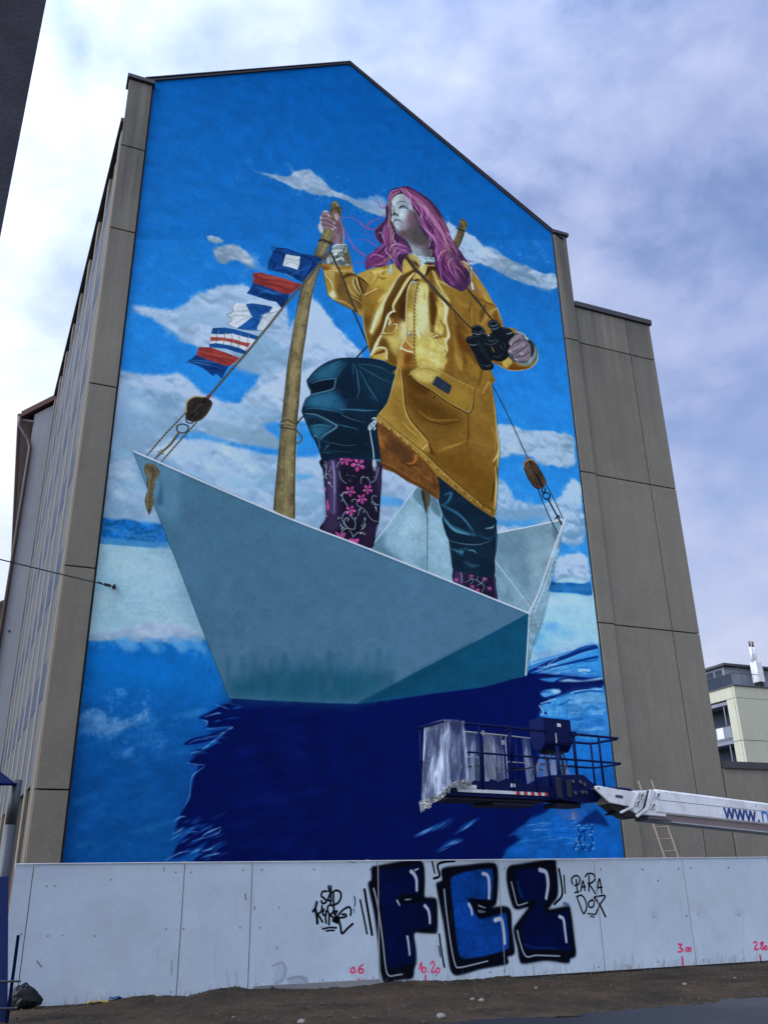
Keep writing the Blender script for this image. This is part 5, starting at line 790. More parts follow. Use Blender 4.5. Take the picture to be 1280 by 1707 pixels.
def prism(bm, pts, d):
    """outline pts (3D, planar) pushed along vector d"""
    a = [bm.verts.new(p) for p in pts]; b = [bm.verts.new(Vector(p)+Vector(d)) for p in pts]; n = len(a)
    bm.faces.new(a); bm.faces.new(b[::-1])
    for i in range(n): bm.faces.new([a[i], b[i], b[(i+1) % n], a[(i+1) % n]])
def tube(bm, pts, r, seg=8, r1=None):
    pts = [Vector(p) for p in pts]; n = len(pts); rings = []
    for i, p in enumerate(pts):
        d = ((pts[min(i+1, n-1)]-p).normalized()+(p-pts[max(i-1, 0)]).normalized()).normalized()
        u = d.orthogonal().normalized() if i == 0 else (u-d*u.dot(d)).normalized()
        v = d.cross(u); rr = r if r1 is None else r+(r1-r)*i/(n-1)
        rings.append([bm.verts.new(p+(u*math.cos(k*2*math.pi/seg)+v*math.sin(k*2*math.pi/seg))*rr) for k in range(seg)])
    for a, b in zip(rings, rings[1:]):
        for k in range(seg): bm.faces.new([a[k], a[(k+1) % seg], b[(k+1) % seg], b[k]])
    bm.faces.new(rings[0][::-1]); bm.faces.new(rings[-1])
def BM(): return bmesh.new()

# ---------------------------------------------------------------- materials
def srgb(c):
    c = c.lstrip('#'); v = [int(c[i:i+2], 16)/255 for i in (0, 2, 4)]
    return tuple(x/12.92 if x <= .04045 else ((x+.055)/1.055)**2.4 for x in v)
MATS = {}
def mat(name, base, rough=.7, var=.12, scale=6.0, bump=0.0, bscale=40.0, metal=0.0, spec=.4, speck=None, streak=0.0, alt=None, coord='pos', rand=0.0, stain=None):
    """procedural surface: base colour broken up by noise, optional second colour, specks, run-off streaks and relief"""
    m = bpy.data.materials.new(name); m.use_nodes = True; t = m.node_tree; t.nodes.clear()
    global nt; nt = t
    out = nd('ShaderNodeOutputMaterial'); p = nd('ShaderNodeBsdfPrincipled'); lk(p.outputs[0], out.inputs[0])
    if coord == 'pos': vec = nd('ShaderNodeNewGeometry').outputs['Position']
    else: vec = nd('ShaderNodeTexCoord').outputs['Object']
    n1 = noise(vec, scale, 6, .6); n2 = noise(vec, scale*7.3, 4, .6)
    f = mth('ADD', mth('MULTIPLY', n1, .65), mth('MULTIPLY', n2, .35))
    lo = tuple(c*(1-var) for c in base); hi = tuple(min(1, c*(1+var)) for c in base)
    c = ramp(f, (.3, lo), (.7, hi))
    if alt:
        c = mixc(mth('MULTIPLY', ramp(noise(vec, alt[1], 5, .6, .3), (.45, (0,)*3), (.68, (1,)*3)), alt[2]), c, alt[0])
    if speck:
        vo = nd('ShaderNodeTexVoronoi', feature='F1'); vo.inputs['Scale'].default_value = speck[1]; lk(vec, vo.inputs['Vector'])
        c = mixc(mth('MULTIPLY', ramp(vo.outputs['Distance'], (.12, (1,)*3), (.3, (0,)*3)), mth('MULTIPLY', ramp(noise(vec, speck[1]*.35, 2, .5), (.5, (0,)*3), (.62, (1,)*3)), speck[2])), c, speck[0])
    if streak:
        mp = nd('ShaderNodeMapping'); mp.inputs['Scale'].default_value = (3.2, 3.2, .12); lk(vec, mp.inputs[0])
        c = mixc(mth('MULTIPLY', ramp(noise(mp.outputs[0], 1.6, 5, .65), (.42, (0,)*3), (.75, (1,)*3)), streak), c, tuple(x*.45 for x in base))
    if stain:                                        # run-off stains below a wall's top edge: (colour, height where they end, height of the edge, amount)
        mp = nd('ShaderNodeMapping'); mp.inputs['Scale'].default_value = (2.1, 2.1, .06); lk(vec, mp.inputs[0]); sz = nd('ShaderNodeSeparateXYZ'); lk(vec, sz.inputs[0])
        hgt = nd('ShaderNodeMapRange'); hgt.inputs[1].default_value = stain[1]; hgt.inputs[2].default_value = stain[2]; lk(sz.outputs[2], hgt.inputs[0])
        c = mixc(mth('MULTIPLY', mth('MULTIPLY', ramp(noise(mp.outputs[0], 1.3, 6, .7), (.36, (0,)*3), (.62, (1,)*3)), mth('POWER', hgt.outputs[0], 1.5)), stain[3]), c, stain[0])
    if rand:                                         # each panel came out of its own pour
        oi_ = nd('ShaderNodeObjectInfo'); v_ = nd('ShaderNodeHueSaturation'); lk(mth('MULTIPLY_ADD', oi_.outputs['Random'], rand*2, 1-rand), v_.inputs['Value']); lk(c, v_.inputs['Color']); c = v_.outputs[0]
    lk(c, p.inputs['Base Color']); p.inputs['Metallic'].default_value = metal; p.inputs['Specular IOR Level'].default_value = spec
    r = mth('MULTIPLY_ADD', n1, .25, rough-.12); lk(r, p.inputs['Roughness'])
    if bump:
        b = nd('ShaderNodeBump'); b.inputs['Strength'].default_value = min(1.0, bump); b.inputs['Distance'].default_value = .02*max(1, bump)
        lk(mth('ADD', noise(vec, bscale, 6, .65), mth('MULTIPLY', noise(vec, bscale*.17, 4, .6), .6)), b.inputs['Height']); lk(b.outputs[0], p.inputs['Normal'])
    MATS[name] = m; return m
M_CONC = mat('exposed_concrete', (.228, .208, .163), .88, .12, 1.3, .5, 55, speck=((.50, .49, .44), 26, .55), streak=.2, alt=((.185, .168, .135), .5, .5), spec=.15, rand=.07, stain=((.075, .075, .07), 13.5, 20.0, .75))
M_CONCD = mat('dark_joint', (.03, .03, .03), .9, .2)
M_BEIGE = mat('beige_facade', (.21, .187, .15), .9, .1, 1.0, .2, 30, streak=.3, spec=.03)
M_GLASS = mat('window_glass', (.03, .042, .06), .5, .3, .8, spec=.12)
M_BLUEP = mat('blue_spandrel', (.012, .030, .075), .55, .2, 1.0, spec=.08)
M_COPE = mat('dark_coping', (.055, .055, .06), .6, .2, 2.0, streak=.2)
M_ROOF = mat('roof_sheet', (.05, .05, .055), .7, .2, 2.0)
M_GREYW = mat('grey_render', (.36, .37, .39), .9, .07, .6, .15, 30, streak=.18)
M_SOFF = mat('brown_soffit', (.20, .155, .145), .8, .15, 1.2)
M_TILE = mat('red_tile', (.16, .085, .07), .8, .25, 3.0, .3, 20)
M_GUTT = mat('brown_gutter', (.085, .055, .05), .4, .2, 3.0)
M_CREAM = mat('cream_render', (.60, .56, .44), .9, .06, .6)
M_YELL = mat('yellow_cladding', (.50, .50, .37), .8, .07, .35, streak=.22)
M_GREYC = mat('grey_cladding', (.20, .22, .26), .6, .1, .6)
M_DARKB = mat('backlit_render', (.030, .030, .038), .9, .35, 1.4, .6, 24, alt=((.06, .06, .07), 1.1, .5))  # near-black base colour stands in for the shade on a backlit wall
M_STEEL = mat('galvanised_steel', (.105, .115, .125), .55, .2, 3.0, metal=.6)
M_WHITEP = mat('hoarding_board', (.60, .62, .66), .6, .05, 1.5)
M_WOOD = mat('raw_wood', (.30, .20, .12), .8, .25, 6.0)
M_PLANK = mat('grey_plank', (.27, .27, .27), .85, .25, 4.0, .3, 30)
M_NAVY = mat('navy_paint', (.002, .0075, .062), .55, .25, 3.0, .06, 60, spec=.1)
M_NAVYD = mat('navy_underside', (.012, .014, .03), .7, .3, 3.0)
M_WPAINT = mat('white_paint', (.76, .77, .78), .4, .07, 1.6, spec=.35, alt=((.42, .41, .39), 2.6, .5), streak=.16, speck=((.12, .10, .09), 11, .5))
M_BLACK = mat('black_rubber', (.012, .012, .014), .6, .3, 5.0)
M_BAG = mat('black_plastic', (.0045, .007, .0085), .4, .3, 6.0, .15, 18, spec=.25)
M_BLUEC = mat('blue_board', (.012, .035, .17), .55, .2, 2.0, .1, 30)
M_LADDER = mat('ladder_wood', (.33, .26, .19), .75, .2, 4.0)
M_RED = mat('red_tape', (.45, .03, .03), .5, .1)
M_LBL = mat('white_label', (.7, .7, .7), .5, .1)
M_BLETTER = mat('blue_lettering', (.015, .045, .20), .5, .05); M_BLETTER2 = mat('light_blue_lettering', (.03, .18, .55), .5, .05)
M_DIRT = mat('packed_dirt', (.060, .043, .027), .95, .5, 1.1, 1.6, 11, speck=((.15, .14, .12), 9, .5), alt=((.024, .021, .017), .8, .8), spec=.15)
M_ASPH = mat('wet_asphalt', (.016, .017, .02), .5, .35, 1.5, .25, 90, spec=.5, alt=((.06, .06, .065), .35, .6))
M_STONE = mat('pale_stone', (.24, .225, .20), .85, .2, 9.0, .4, 40)
M_PEBBLE = mat('gravel_grey', (.075, .068, .058), .9, .4, 20.0)
M_FOAM = mat('tape_and_foam', (.38, .39, .39), .6, .3, 6.0, .3, 30, alt=((.12, .12, .13), 3.0, .5))
M_YPAINT = mat('yellow_scrap', (.45, .34, .06), .6, .2); M_BSCRAP = mat('blue_scrap', (.03, .08, .22), .6, .2)
def film(name, tint, op):
    m = bpy.data.materials.new(name); m.use_nodes = True; t = m.node_tree; t.nodes.clear()
    global nt; nt = t
    out = nd('ShaderNodeOutputMaterial'); tr = nd('ShaderNodeBsdfTransparent'); p = nd('ShaderNodeBsdfPrincipled'); tl = nd('ShaderNodeBsdfTranslucent'); a = nd('ShaderNodeMixShader'); b = nd('ShaderNodeMixShader')
    vec = nd('ShaderNodeTexCoord').outputs['Object']; mp = nd('ShaderNodeMapping'); mp.inputs['Scale'].default_value = (3.6, 3.6, .9); lk(vec, mp.inputs[0])
    n = noise(mp.outputs[0], .9, 2.2, .55, .8)
    p.inputs['Base Color'].default_value = (*tint, 1); p.inputs['Roughness'].default_value = .12; p.inputs['Specular IOR Level'].default_value = .8; tl.inputs[0].default_value = (*tint, 1)
    bp = nd('ShaderNodeBump'); bp.inputs['Strength'].default_value = .5; bp.inputs['Distance'].default_value = .03; lk(n, bp.inputs['Height']); lk(bp.outputs[0], p.inputs['Normal'])
    b.inputs[0].default_value = .3; lk(p.outputs[0], b.inputs[1]); lk(tl.outputs[0], b.inputs[2])
    lk(ramp(n, (.40, (op*.22,)*3), (.50, (op*.6,)*3), (.57, (op*1.0,)*3), (.62, (min(1, op*2.1),)*3)), a.inputs[0]); lk(tr.outputs[0], a.inputs[1]); lk(b.outputs[0], a.inputs[2]); lk(a.outputs[0], out.inputs[0])
    MATS[name] = m; return m
M_FILM = film('plastic_film', (.60, .70, .84), .42); M_FILM2 = film('thin_plastic_film', (.48, .58, .74), .32)
def painted(name, cv, gain, bump=.15):
    """turns a painted picture into a wall-paint material (picture made above in memory, mapped by the wall's own UVs)"""
    a = cv.a[::-1]; lin = np.where(a <= .04045, a/12.92, ((a+.055)/1.055)**2.4)*np.array(gain, np.float32); lin = np.clip(lin, 0, .86)
    enc = np.where(lin <= .0031308, lin*12.92, 1.055*np.power(np.maximum(lin, 1e-6), 1/2.4)-.055)
    px = np.ones((cv.H, cv.W, 4), np.float32); px[..., :3] = enc
    im = bpy.data.images.new(name, cv.W, cv.H); im.pixels.foreach_set(px.ravel()); im.update(); im.pack()
    m = bpy.data.materials.new(name); m.use_nodes = True; t = m.node_tree; t.nodes.clear()
    global nt; nt = t
    out = nd('ShaderNodeOutputMaterial'); p = nd('ShaderNodeBsdfPrincipled'); lk(p.outputs[0], out.inputs[0])
    tx = nd('ShaderNodeTexImage'); tx.image = im; tx.interpolation = 'Cubic'; tx.extension = 'EXTEND'; lk(nd('ShaderNodeUVMap').outputs[0], tx.inputs[0])
    vec = nd('ShaderNodeNewGeometry').outputs['Position']
    g = ramp(mth('ADD', mth('MULTIPLY', noise(vec, 9, 5, .6), .35), mth('MULTIPLY', noise(vec, 45, 3, .6), .65)), (.3, (.965,)*3), (.7, (1.035,)*3))
    lk(mixc(1.0, tx.outputs[0], g, 'MULTIPLY'), p.inputs['Base Color']); p.inputs['Roughness'].default_value = .9; p.inputs['Specular IOR Level'].default_value = .06
    b = nd('ShaderNodeBump'); b.inputs['Strength'].default_value = bump; b.inputs['Distance'].default_value = .01; lk(noise(vec, 70, 4, .6), b.inputs['Height']); lk(b.outputs[0], p.inputs['Normal'])
    return m
MUR = paint_mural(); FEN = paint_fence()
M_MURAL = painted('mural_paint', MUR, MURAL_GAIN, .25); M_HOARD = painted('hoarding_graffiti', FEN, (1.0, 1.0, 1.0), .1)

rnd = random.Random(3)
from mathutils import noise as mnoise
W = lambda u: u*DW
Z = lambda v: EYE+v*DW
# ---------------------------------------------------------------- ground
def h_dirt(x, y):
    from mathutils import noise as mn
    h = .035*mn.noise((x*.9, y*.9, 1))+.018*mn.noise((x*3.1, y*3.1, 4))+.017*mn.noise((x*8, y*8, 7))+.012*mn.noise((x*19, y*19, 3))
    k = max(0.0, 1-abs(y-15.75)/.75)
    h += k*(.07*math.exp(-((x-2.4)/.7)**2)+.12*math.exp(-((x-3.7)/.5)**2)+.05*math.exp(-((x-4.5)/.4)**2)+.035*math.exp(-((x-6.9)/.8)**2)-.03*(x > 9)+.03*abs(mn.noise((x*5, y*5, 2))))
    for yr, dp in ((12.35, .035), (13.35, .03), (14.3, .018)):
        d = (y-yr-.12*math.sin(x*.35))/.13; h -= dp*math.exp(-d*d)*(.75+.25*math.sin(x*38)); h += dp*.5*math.exp(-((abs(d)-1.7)/.6)**2)
    return h+.0-max(0, 12.0-y)*.08
bm = BM(); nx, ny = 520, 150; x0, x1, y0, y1 = -2.5, 21.0, 11.4, 17.2
vv = [[None]*(nx+1) for _ in range(ny+1)]
for j in range(ny+1):
    for i in range(nx+1):
        x = x0+(x1-x0)*i/nx; y = y0+(y1-y0)*j/ny
        yy = y+(.09*math.sin(x*2.3)+.06*math.sin(x*5.7+1)) if j == 0 else y
        vv[j][i] = bm.verts.new((x, yy, h_dirt(x, y)))
for j in range(ny):
    for i in range(nx): bm.faces.new([vv[j][i], vv[j][i+1], vv[j+1][i+1], vv[j+1][i]])
setp(obj('dirt_verge', bm, M_DIRT, smooth=True), kind='structure')
bm = BM(); s = 1500; q = [bm.verts.new(p) for p in ((-s, -s, -.06), (s, -s, -.06), (s, s, -.06), (-s, s, -.06))]; bm.faces.new(q)
setp(obj('ground', bm, M_DIRT), kind='structure')
bm = BM(); q = [bm.verts.new(p) for p in ((-60, -9, -.03), (60, -9, -.03), (60, 11.75, -.03), (-60, 11.75, -.03))]; bm.faces.new(q)
setp(obj('road', bm, M_ASPH), kind='structure')
# loose clods and gravel on the dirt, too small to count
bm = BM()
for i in range(2600):
    x = rnd.uniform(-1, 18); y = rnd.uniform(11.6, 15.75) if rnd.random() < .6 else rnd.uniform(15.3, 15.82); r = rnd.choice((.005, .006, .008, .008, .011, .011, .02))*rnd.uniform(.7, 1.4); z = h_dirt(x, y)+r*.3
    pv = [bm.verts.new((x+dx*r*rnd.uniform(.7, 1.4), y+dy*r*rnd.uniform(.7, 1.4), z+dz*r*rnd.uniform(.6, 1.1))) for dx, dy, dz in ((1,0,0),(-1,0,0),(0,1,0),(0,-1,0),(0,0,1),(0,0,-1))]
    for f in ((0,2,4),(2,1,4),(1,3,4),(3,0,4),(2,0,5),(1,2,5),(3,1,5),(0,3,5)): bm.faces.new([pv[k] for k in f])
setp(obj('gravel', bm, M_PEBBLE), kind='stuff')
def stone(label, x, y, r, sq=(1, 1, .65), m=None, name='stone', cat='stone'):
    bm = BM(); bmesh.ops.create_icosphere(bm, subdivisions=2, radius=r)
    for v in bm.verts:
        k = 1+rnd.uniform(-.16, .16); v.co = Vector((v.co.x*sq[0]*k, v.co.y*sq[1]*k, v.co.z*sq[2]*k))
    z = h_dirt(x, y)+r*.35; bmesh.ops.translate(bm, vec=(x, y, z), verts=bm.verts)
    return setp(obj(name, bm, m or M_STONE, loc=(x, y, z)), label, cat, 'loose stones on the dirt')
for lab, px, py, r in (('pale rounded stone lying alone on the dirt at the bottom of the picture', 503, 1699, .055), ('small pale stone on the dirt below the pink 0.6 mark', 390, 1690, .03), ('larger of two whitish stones below the blue graffiti C', 802, 1667, .045), ('smaller whitish stone left of its twin below the blue graffiti C', 787, 1662, .035), ('brown stone half sunk in the dirt at the road edge', 735, 1692, .06), ('pale stone near the hoarding under the graffiti Z', 893, 1643, .03), ('pale stone on the dirt near the pink 3.00 mark', 1140, 1637, .035), ('pale stone on the dirt under the far right hoarding boards', 1224, 1627, .032)):
    d = ray(px, py); t = -(EYE-.03)/d[2]; stone(lab, t*d[0], t*d[1], r)

# ---------------------------------------------------------------- the gable building
JZ = [0.0, Z(.094), Z(.336), Z(.575), Z(.818)]                       # horizontal joints
g = thing('gable_building', 'tall concrete building whose gable wall carries the mural of a girl in a paper boat', 'building', (7.5, 20.2, 0))
SDX = -.055                                                            # the street side runs slightly askew
xl = lambda y: W(.0228)+SDX*(y-20)
UL, UR, UP_ = .0590, .7424, .369
zl, zr, zp = Z(1.1090), Z(1.0365), Z(1.2800)
XL, XR, XP = W(UL), W(UR), W(UP_)
# core
zpt, zcol = Z(1.093), Z(1.034)
bm = BM()
core = [(xl(20.1)+.12, 20.08), (W(.7735), 20.08), (W(.7735), 36.8), (xl(36.8)+.12, 36.8)]
prism(bm, [(x, y, 0) for x, y in core], (0, 0, Z(1.02)))
prism(bm, [(XL-.3, 20.08, Z(1.02)), (XL-.3, 20.08, zl-.25), (XP, 20.08, zp-.12), (XR+.3, 20.08, zr-.35), (XR+.3, 20.08, Z(1.02))], (0, 16.6, 0))
obj('wall', bm, M_CONCD, g)
# painted gable
bm = BM(); out_ = [(XL, 19.985, .0), (XR, 19.985, .0), (XR, 19.985, zr), (XP, 19.985, zp), (XL, 19.985, zl)]
prism(bm, out_, (0, .09, 0)); uvl = bm.loops.layers.uv.new('UVMap')
for f in bm.faces:
    for l in f.loops:
        u, v = l.vert.co.x/DW, (l.vert.co.z-EYE)/DW
        l[uvl].uv = ((u-MUR.u0)*MUR.res/MUR.W, 1-(MUR.v1-v)*MUR.res/MUR.H)
o = obj('mural', bm, M_MURAL, g); o['label'] = 'painted mural of a pink haired girl in a yellow raincoat standing in a paper boat'
# concrete panels, each with its own joints
def panel(x0, x1, z0, z1, y=20.0, d=.09, top=None):
    bm = BM(); j = .016
    box(bm, x0+j, x1-j, y, y+d, z0+j, z1-j, .008)
    obj('concrete_panel', bm, M_CONC, g)
LX0, LX1 = W(.0228), XL-.035
for a, b in zip(JZ+[Z(.965)], JZ[1:]+[Z(.965), zpt]): panel(LX0, LX1, a, b, 19.86, .22)
c0, c1, c2, c3 = XR+.03, W(.7712), W(.8768), W(.9275)
for a, b in zip(JZ, JZ[1:]+[zcol]): panel(c0, c1+(.0 if b <= JZ[-1] else .0), a, b, 19.93, .15)
for a, b in zip(JZ, JZ[1:]+[Z(.890)]):
    panel(c1, c2, a, b); panel(c2, c3, a, b)
# wing body behind the right-hand panels
bm = BM(); box(bm, W(.7735)+.005, c3-.05, 20.08, 31, 0, Z(.884)); obj('wing_wall', bm, M_CONCD, g)
bm = BM(); box(bm, c3-.06, c3-.01, 20.1, 31, 0, Z(.888)); obj('wing_side', bm, M_CONC, g)
# copings and roof
def cope(x0, x1, z, h=.16, y0=19.9, y1=20.4): bm = BM(); box(bm, x0, x1, y0, y1, z, z+h, .01); obj('coping', bm, M_COPE, g)
cope(LX0-.05, XL+.02, zpt, .14, 19.78, 20.3); cope(c0-.02, c1+.06, zcol, .13, 19.86, 20.3)
xm = c1+(c3-c1)*.73; cope(c1+.03, xm-.01, Z(.890), .2, 19.93, 20.5); cope(xm+.01, c3+.06, Z(.890), .2, 19.93, 20.5)
for (xa, za), (xb, zb), nm in (((XL-.25, zl-.14), (XP, zp), 'roof_slope'), ((XP, zp), (XR+.42, zr-.28), 'roof_slope')):
    bm = BM(); prism(bm, [(xa, 19.93, za), (xb, 19.93, zb), (xb, 19.93, zb+.075), (xa, 19.93, za+.075)], (0, 16.8, 0)); obj(nm, bm, M_ROOF, g)
for (xa, za), (xb, zb) in (((XL-.28, zl-.05), (XP+.01, zp+.078)), ((XP-.01, zp+.078), (XR+.45, zr-.2))):
    bm = BM(); prism(bm, [(xa, 19.90, za), (xb, 19.90, zb), (xb, 19.90, zb+.025), (xa, 19.90, za+.025)], (0, .5, 0)); obj('roof_trim', bm, M_STEEL, g)
# dark shadow gap along the mural's edges
for x in (XL-.030, XR+.004):
    bm = BM(); box(bm, x, x+.026, 19.97, 20.07, 0, zl-.3 if x < 5 else zr-.2); obj('expansion_joint', bm, M_CONCD, g)
# street side: fins, glass and blue spandrels, running away from us
L = 16.8; dv = Vector((SDX, 1, 0)).normalized(); nv = Vector((-dv.y, dv.x, 0)); o0 = Vector((xl(20.1), 20.1, 0)); up_ = Vector((0, 0, 1))
bm = BM(); obox(bm, o0, dv, nv, up_, 0, L, -.45, -.22, 0, Z(1.02)); obj('street_wall', bm, M_BEIGE, g)
fin0 = None; nf = 8; step = L/nf
for i in range(nf+1):
    s0 = .02+i*step*.985
    if fin0 is None:
        bm = BM(); obox(bm, o0, dv, nv, up_, s0, s0+.42, -.24, .0, 0, Z(1.005), .015); fin0 = obj('facade_fin', bm, M_BEIGE, g)
        bm = BM(); obox(bm, o0, dv, nv, up_, s0+.62, s0+.78, -.24, .0, 0, Z(.97), .01); thin0 = obj('facade_mullion', bm, M_BEIGE, g)
    else:
        for src in (fin0,):
            c = src.copy(); C.objects.link(c); c.parent = g; c.location = dv*(i*step*.985)
fl = [Z(.094)+.2+k*(Z(.93)-Z(.094))/6 for k in range(7)]; p0 = s0_ = None
for i in range(nf):
    for k in range(6):
        if p0 is None:
            bm = BM(); obox(bm, o0, dv, nv, up_, .46, .02+step*.985-.02, -.215, -.022, fl[0], fl[0]+1.9); p0 = obj('window_pane', bm, M_GLASS, g)
            bm = BM(); obox(bm, o0, dv, nv, up_, .46, .02+step*.985-.02, -.215, -.018, fl[0]+1.92, fl[1]-.02); s0_ = obj('spandrel_panel', bm, M_BLUEP, g)
        else:
            for src in (p0, s0_):
                c = src.copy(); C.objects.link(c); c.parent = g; c.location = dv*(i*step*.985)+up_*(fl[k]-fl[0])
bm = BM(); obox(bm, o0, dv, nv, up_, 0.0, L+.1, -.5, .06, Z(1.02), Z(1.02)+.14); obj('parapet', bm, M_COPE, g)
# low wall continuing to the right
lw = thing('low_wall', 'low grey concrete wall with a dark coping, right of the building', 'wall', (W(.9287), 20, 0))
for k in range(4):
    bm = BM(); box(bm, W(.9287)+k*3.1+.012, W(.9287)+(k+1)*3.1-.012, 19.99, 20.25, 0, Z(.141), .008); obj('concrete_panel', bm, M_CONC, lw)
bm = BM(); box(bm, W(.9287), W(.9287)+12.4, 19.93, 20.3, Z(.141)+.002, Z(.1505)); obj('coping', bm, M_COPE, lw)

# ---------------------------------------------------------------- neighbours
nb = thing('neighbour_house', 'grey rendered house with red roof edge and drainpipe, behind the concrete building on the left', 'house', (3, 45, 0))
zc = EYE+37.2*.524
bm = BM(); prism(bm, [(-1.2, 37.3, 0), (9, 37.3, 0), (9, 37.3, zc+1), (4, 37.3, zc+4.6), (-1.2, 37.3, zc)], (0, 25, 0)); obj('wall', bm, M_GREYW, nb)
bm = BM(); prism(bm, [(-1.75, 37.15, zc-.30), (4, 37.15, zc+4.9), (4, 37.15, zc+5.1), (-1.75, 37.15, zc-.02)], (0, 25.3, 0)); obj('roof', bm, M_TILE, nb)
bm = BM(); box(bm, -1.72, -1.21, 37.25, 62.2, zc-.42, zc-.32); obj('soffit', bm, M_SOFF, nb)
bm = BM(); tube(bm, [(-1.80, 37.1, zc-.25), (-1.80, 62.3, zc-.25)], .09); obj('gutter', bm, M_GUTT, nb)
bm = BM(); tube(bm, [(-1.78, 37.12, zc-.3), (-1.75, 37.15, zc-.7), (-1.3, 37.2, zc-1.3), (-1.17, 37.2, zc-1.7), (-1.17, 37.2, 0)], .075); obj('drainpipe', bm, M_GUTT, nb, smooth=True)
bm = BM(); box(bm, -.42, -.25, 37.24, 37.3, zc+.0, zc+.45); obj('vent', bm, M_BLACK, nb)
for i, z in enumerate((9.1, 11.2, 7.3)):
    bm = BM(); box(bm, -1.0+.1*i, -.93+.1*i, 37.26, 37.3, z, z+.07); obj('wall_anchor', bm, M_BLACK, nb)
ch = thing('cream_house', 'cream house with a dark eave, farthest along the street on the left', 'house', (-1, 70, 0))
zk = EYE+66*.288
bm = BM(); box(bm, -2.15, 6, 66, 80, 0, zk-.3); obj('wall', bm, M_CREAM, ch)
bm = BM(); prism(bm, [(-2.6, 65.6, zk-.3), (-2.6, 65.6, zk-.1), (2.5, 65.6, zk+2.6), (2.5, 65.6, zk+2.3)], (0, 15, 0)); obj('roof', bm, M_GUTT, ch)
for z in (zk-3.2, zk-6.2):
    bm = BM(); box(bm, -1.95, -1.1, 65.95, 66, z, z+1.5); w_ = obj('window', bm, M_GLASS, ch)
    bm = BM(); box(bm, -2.0, -1.05, 65.9, 66, z-.08, z-.004); obj('sill', bm, M_STEEL, w_)
# building corner close by on the left, its backlit shade put into the wall colour
db = thing('backlit_building', 'corner of a backlit building, its shade painted as a dark wall colour, rising close by on the upper left', 'building', (-4, 8, 0))
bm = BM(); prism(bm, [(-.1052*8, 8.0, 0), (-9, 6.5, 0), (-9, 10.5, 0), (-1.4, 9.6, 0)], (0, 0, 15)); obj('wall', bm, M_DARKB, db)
bm = BM(); prism(bm, [(-.1052*8-.10, 7.95, 15.0), (-9.1, 6.4, 15.0), (-9.1, 10.6, 15.0), (-1.5, 9.7, 15.0)], (0, 0, .25)); obj('coping', bm, M_COPE, db)
# flats beyond the low wall
ab = thing('apartment_building', 'pale yellow block of flats with glass balconies and a grey penthouse, far right', 'building', (62, 62, 0))
zt = EYE+60*.2609; X0 = 58.5
bm = BM(); box(bm, X0, 86, 61.1, 61.15, 0, zt-1.05)                              # core kept behind the facing panels
bm.free(); bm = BM(); box(bm, X0+1.6, 86, 60.25, 76, 0, zt-.3); obj('wall', bm, M_GREYC, ab)
def yp(x0, x1, y0, y1, z0, z1): bm = BM(); box(bm, x0, x1, y0, y1, z0, z1, .02); obj('facing_panel', bm, M_YELL, ab)
fz = [zt-1.05, zt-4.75, zt-8.45, zt-12.15, 0]
for a, b in zip(fz[1:], fz): 
    for k in range(6): yp(X0+k*4.5+.02, X0+(k+1)*4.5-.02, 60, 60.24, a+.02, b-.02)
    yp(X0, X0+.28, 60.26, 61.15, a+.02, b-.02)
for k in range(6): yp(X0+k*4.5+.005, X0+(k+1)*4.5-.005, 60, 60.24, fz[0], zt)
yp(X0, X0+.28, 60.26, 66, fz[0]+.005, zt)
bm = BM(); box(bm, X0-.08, 86, 59.9, 60.3, zt, zt+.10); box(bm, X0-.08, X0+.3, 60.3, 66, zt, zt+.10); obj('roof_edge', bm, M_STEEL, ab)
for i, z in enumerate((zt-1.2, zt-4.6, zt-8.0, zt-11.4)):
    bm = BM(); box(bm, X0+.02, X0+1.7, 61.16, 66, z-.28, z); obj('balcony_slab', bm, M_GREYC, ab)
    bm = BM(); box(bm, X0+1.5, X0+1.56, 61.2, 66, z-2.5, z-.3); obj('balcony_glazing', bm, M_GLASS, ab)
    for y, m_ in ((61.2, M_GREYC), (62.15, M_LBL if i == 0 else M_GREYC), (63.1, M_GREYC), (64.1, M_GREYC)):
        bm = BM(); box(bm, X0+.03, X0+.07, y+.03, y+.9, z-3.1, z-2.15); obj('balcony_panel', bm, m_, ab)
    bm = BM(); tube(bm, [(X0+.05, 61.2, z-2.08), (X0+.05, 66, z-2.08)], .03, 6); obj('balcony_rail', bm, M_STEEL, ab)
bm = BM(); tube(bm, [(X0+.12, 61.75, 0), (X0+.12, 61.75, zt-1.3)], .06, 6); obj('downpipe', bm, M_GREYC, ab)
bm = BM(); box(bm, X0+.75, 84, 61.6, 74, zt, zt+2.15); obj('penthouse', bm, M_GREYC, ab)
bm = BM(); box(bm, X0+.45, 84.4, 61.2, 74.4, zt+2.16, zt+2.38); obj('penthouse_roof', bm, M_COPE, ab)
for k in range(6):
    bm = BM(); box(bm, X0+.74, X0+.72, 61.9+k*1.1, 62.8+k*1.1, zt+.5, zt+1.9); obj('penthouse_window', bm, M_GLASS, ab)
for k in range(7): bm = BM(); box(bm, X0+1.0+k*1.6, X0+2.5+k*1.6, 61.56, 61.597, zt+.1, zt+2.1); obj('penthouse_panel', bm, M_GREYC, ab)
for k in range(8):
    bm = BM(); tube(bm, [(X0+.1+k*1.2, 60.15, zt+.1), (X0+.1+k*1.2, 60.15, zt+1.2)], .025, 6); obj('terrace_post', bm, M_STEEL, ab)
bm = BM(); tube(bm, [(X0+.1, 66, zt+1.22), (X0+.1, 60.15, zt+1.22), (80, 60.15, zt+1.22)], .035, 6); obj('terrace_rail', bm, M_STEEL, ab)
bm = BM(); box(bm, X0+.09, X0+.11, 60.2, 66, zt+.2, zt+1.15); obj('terrace_glass', bm, M_GLASS, ab)
cx = 60.4*1.0282
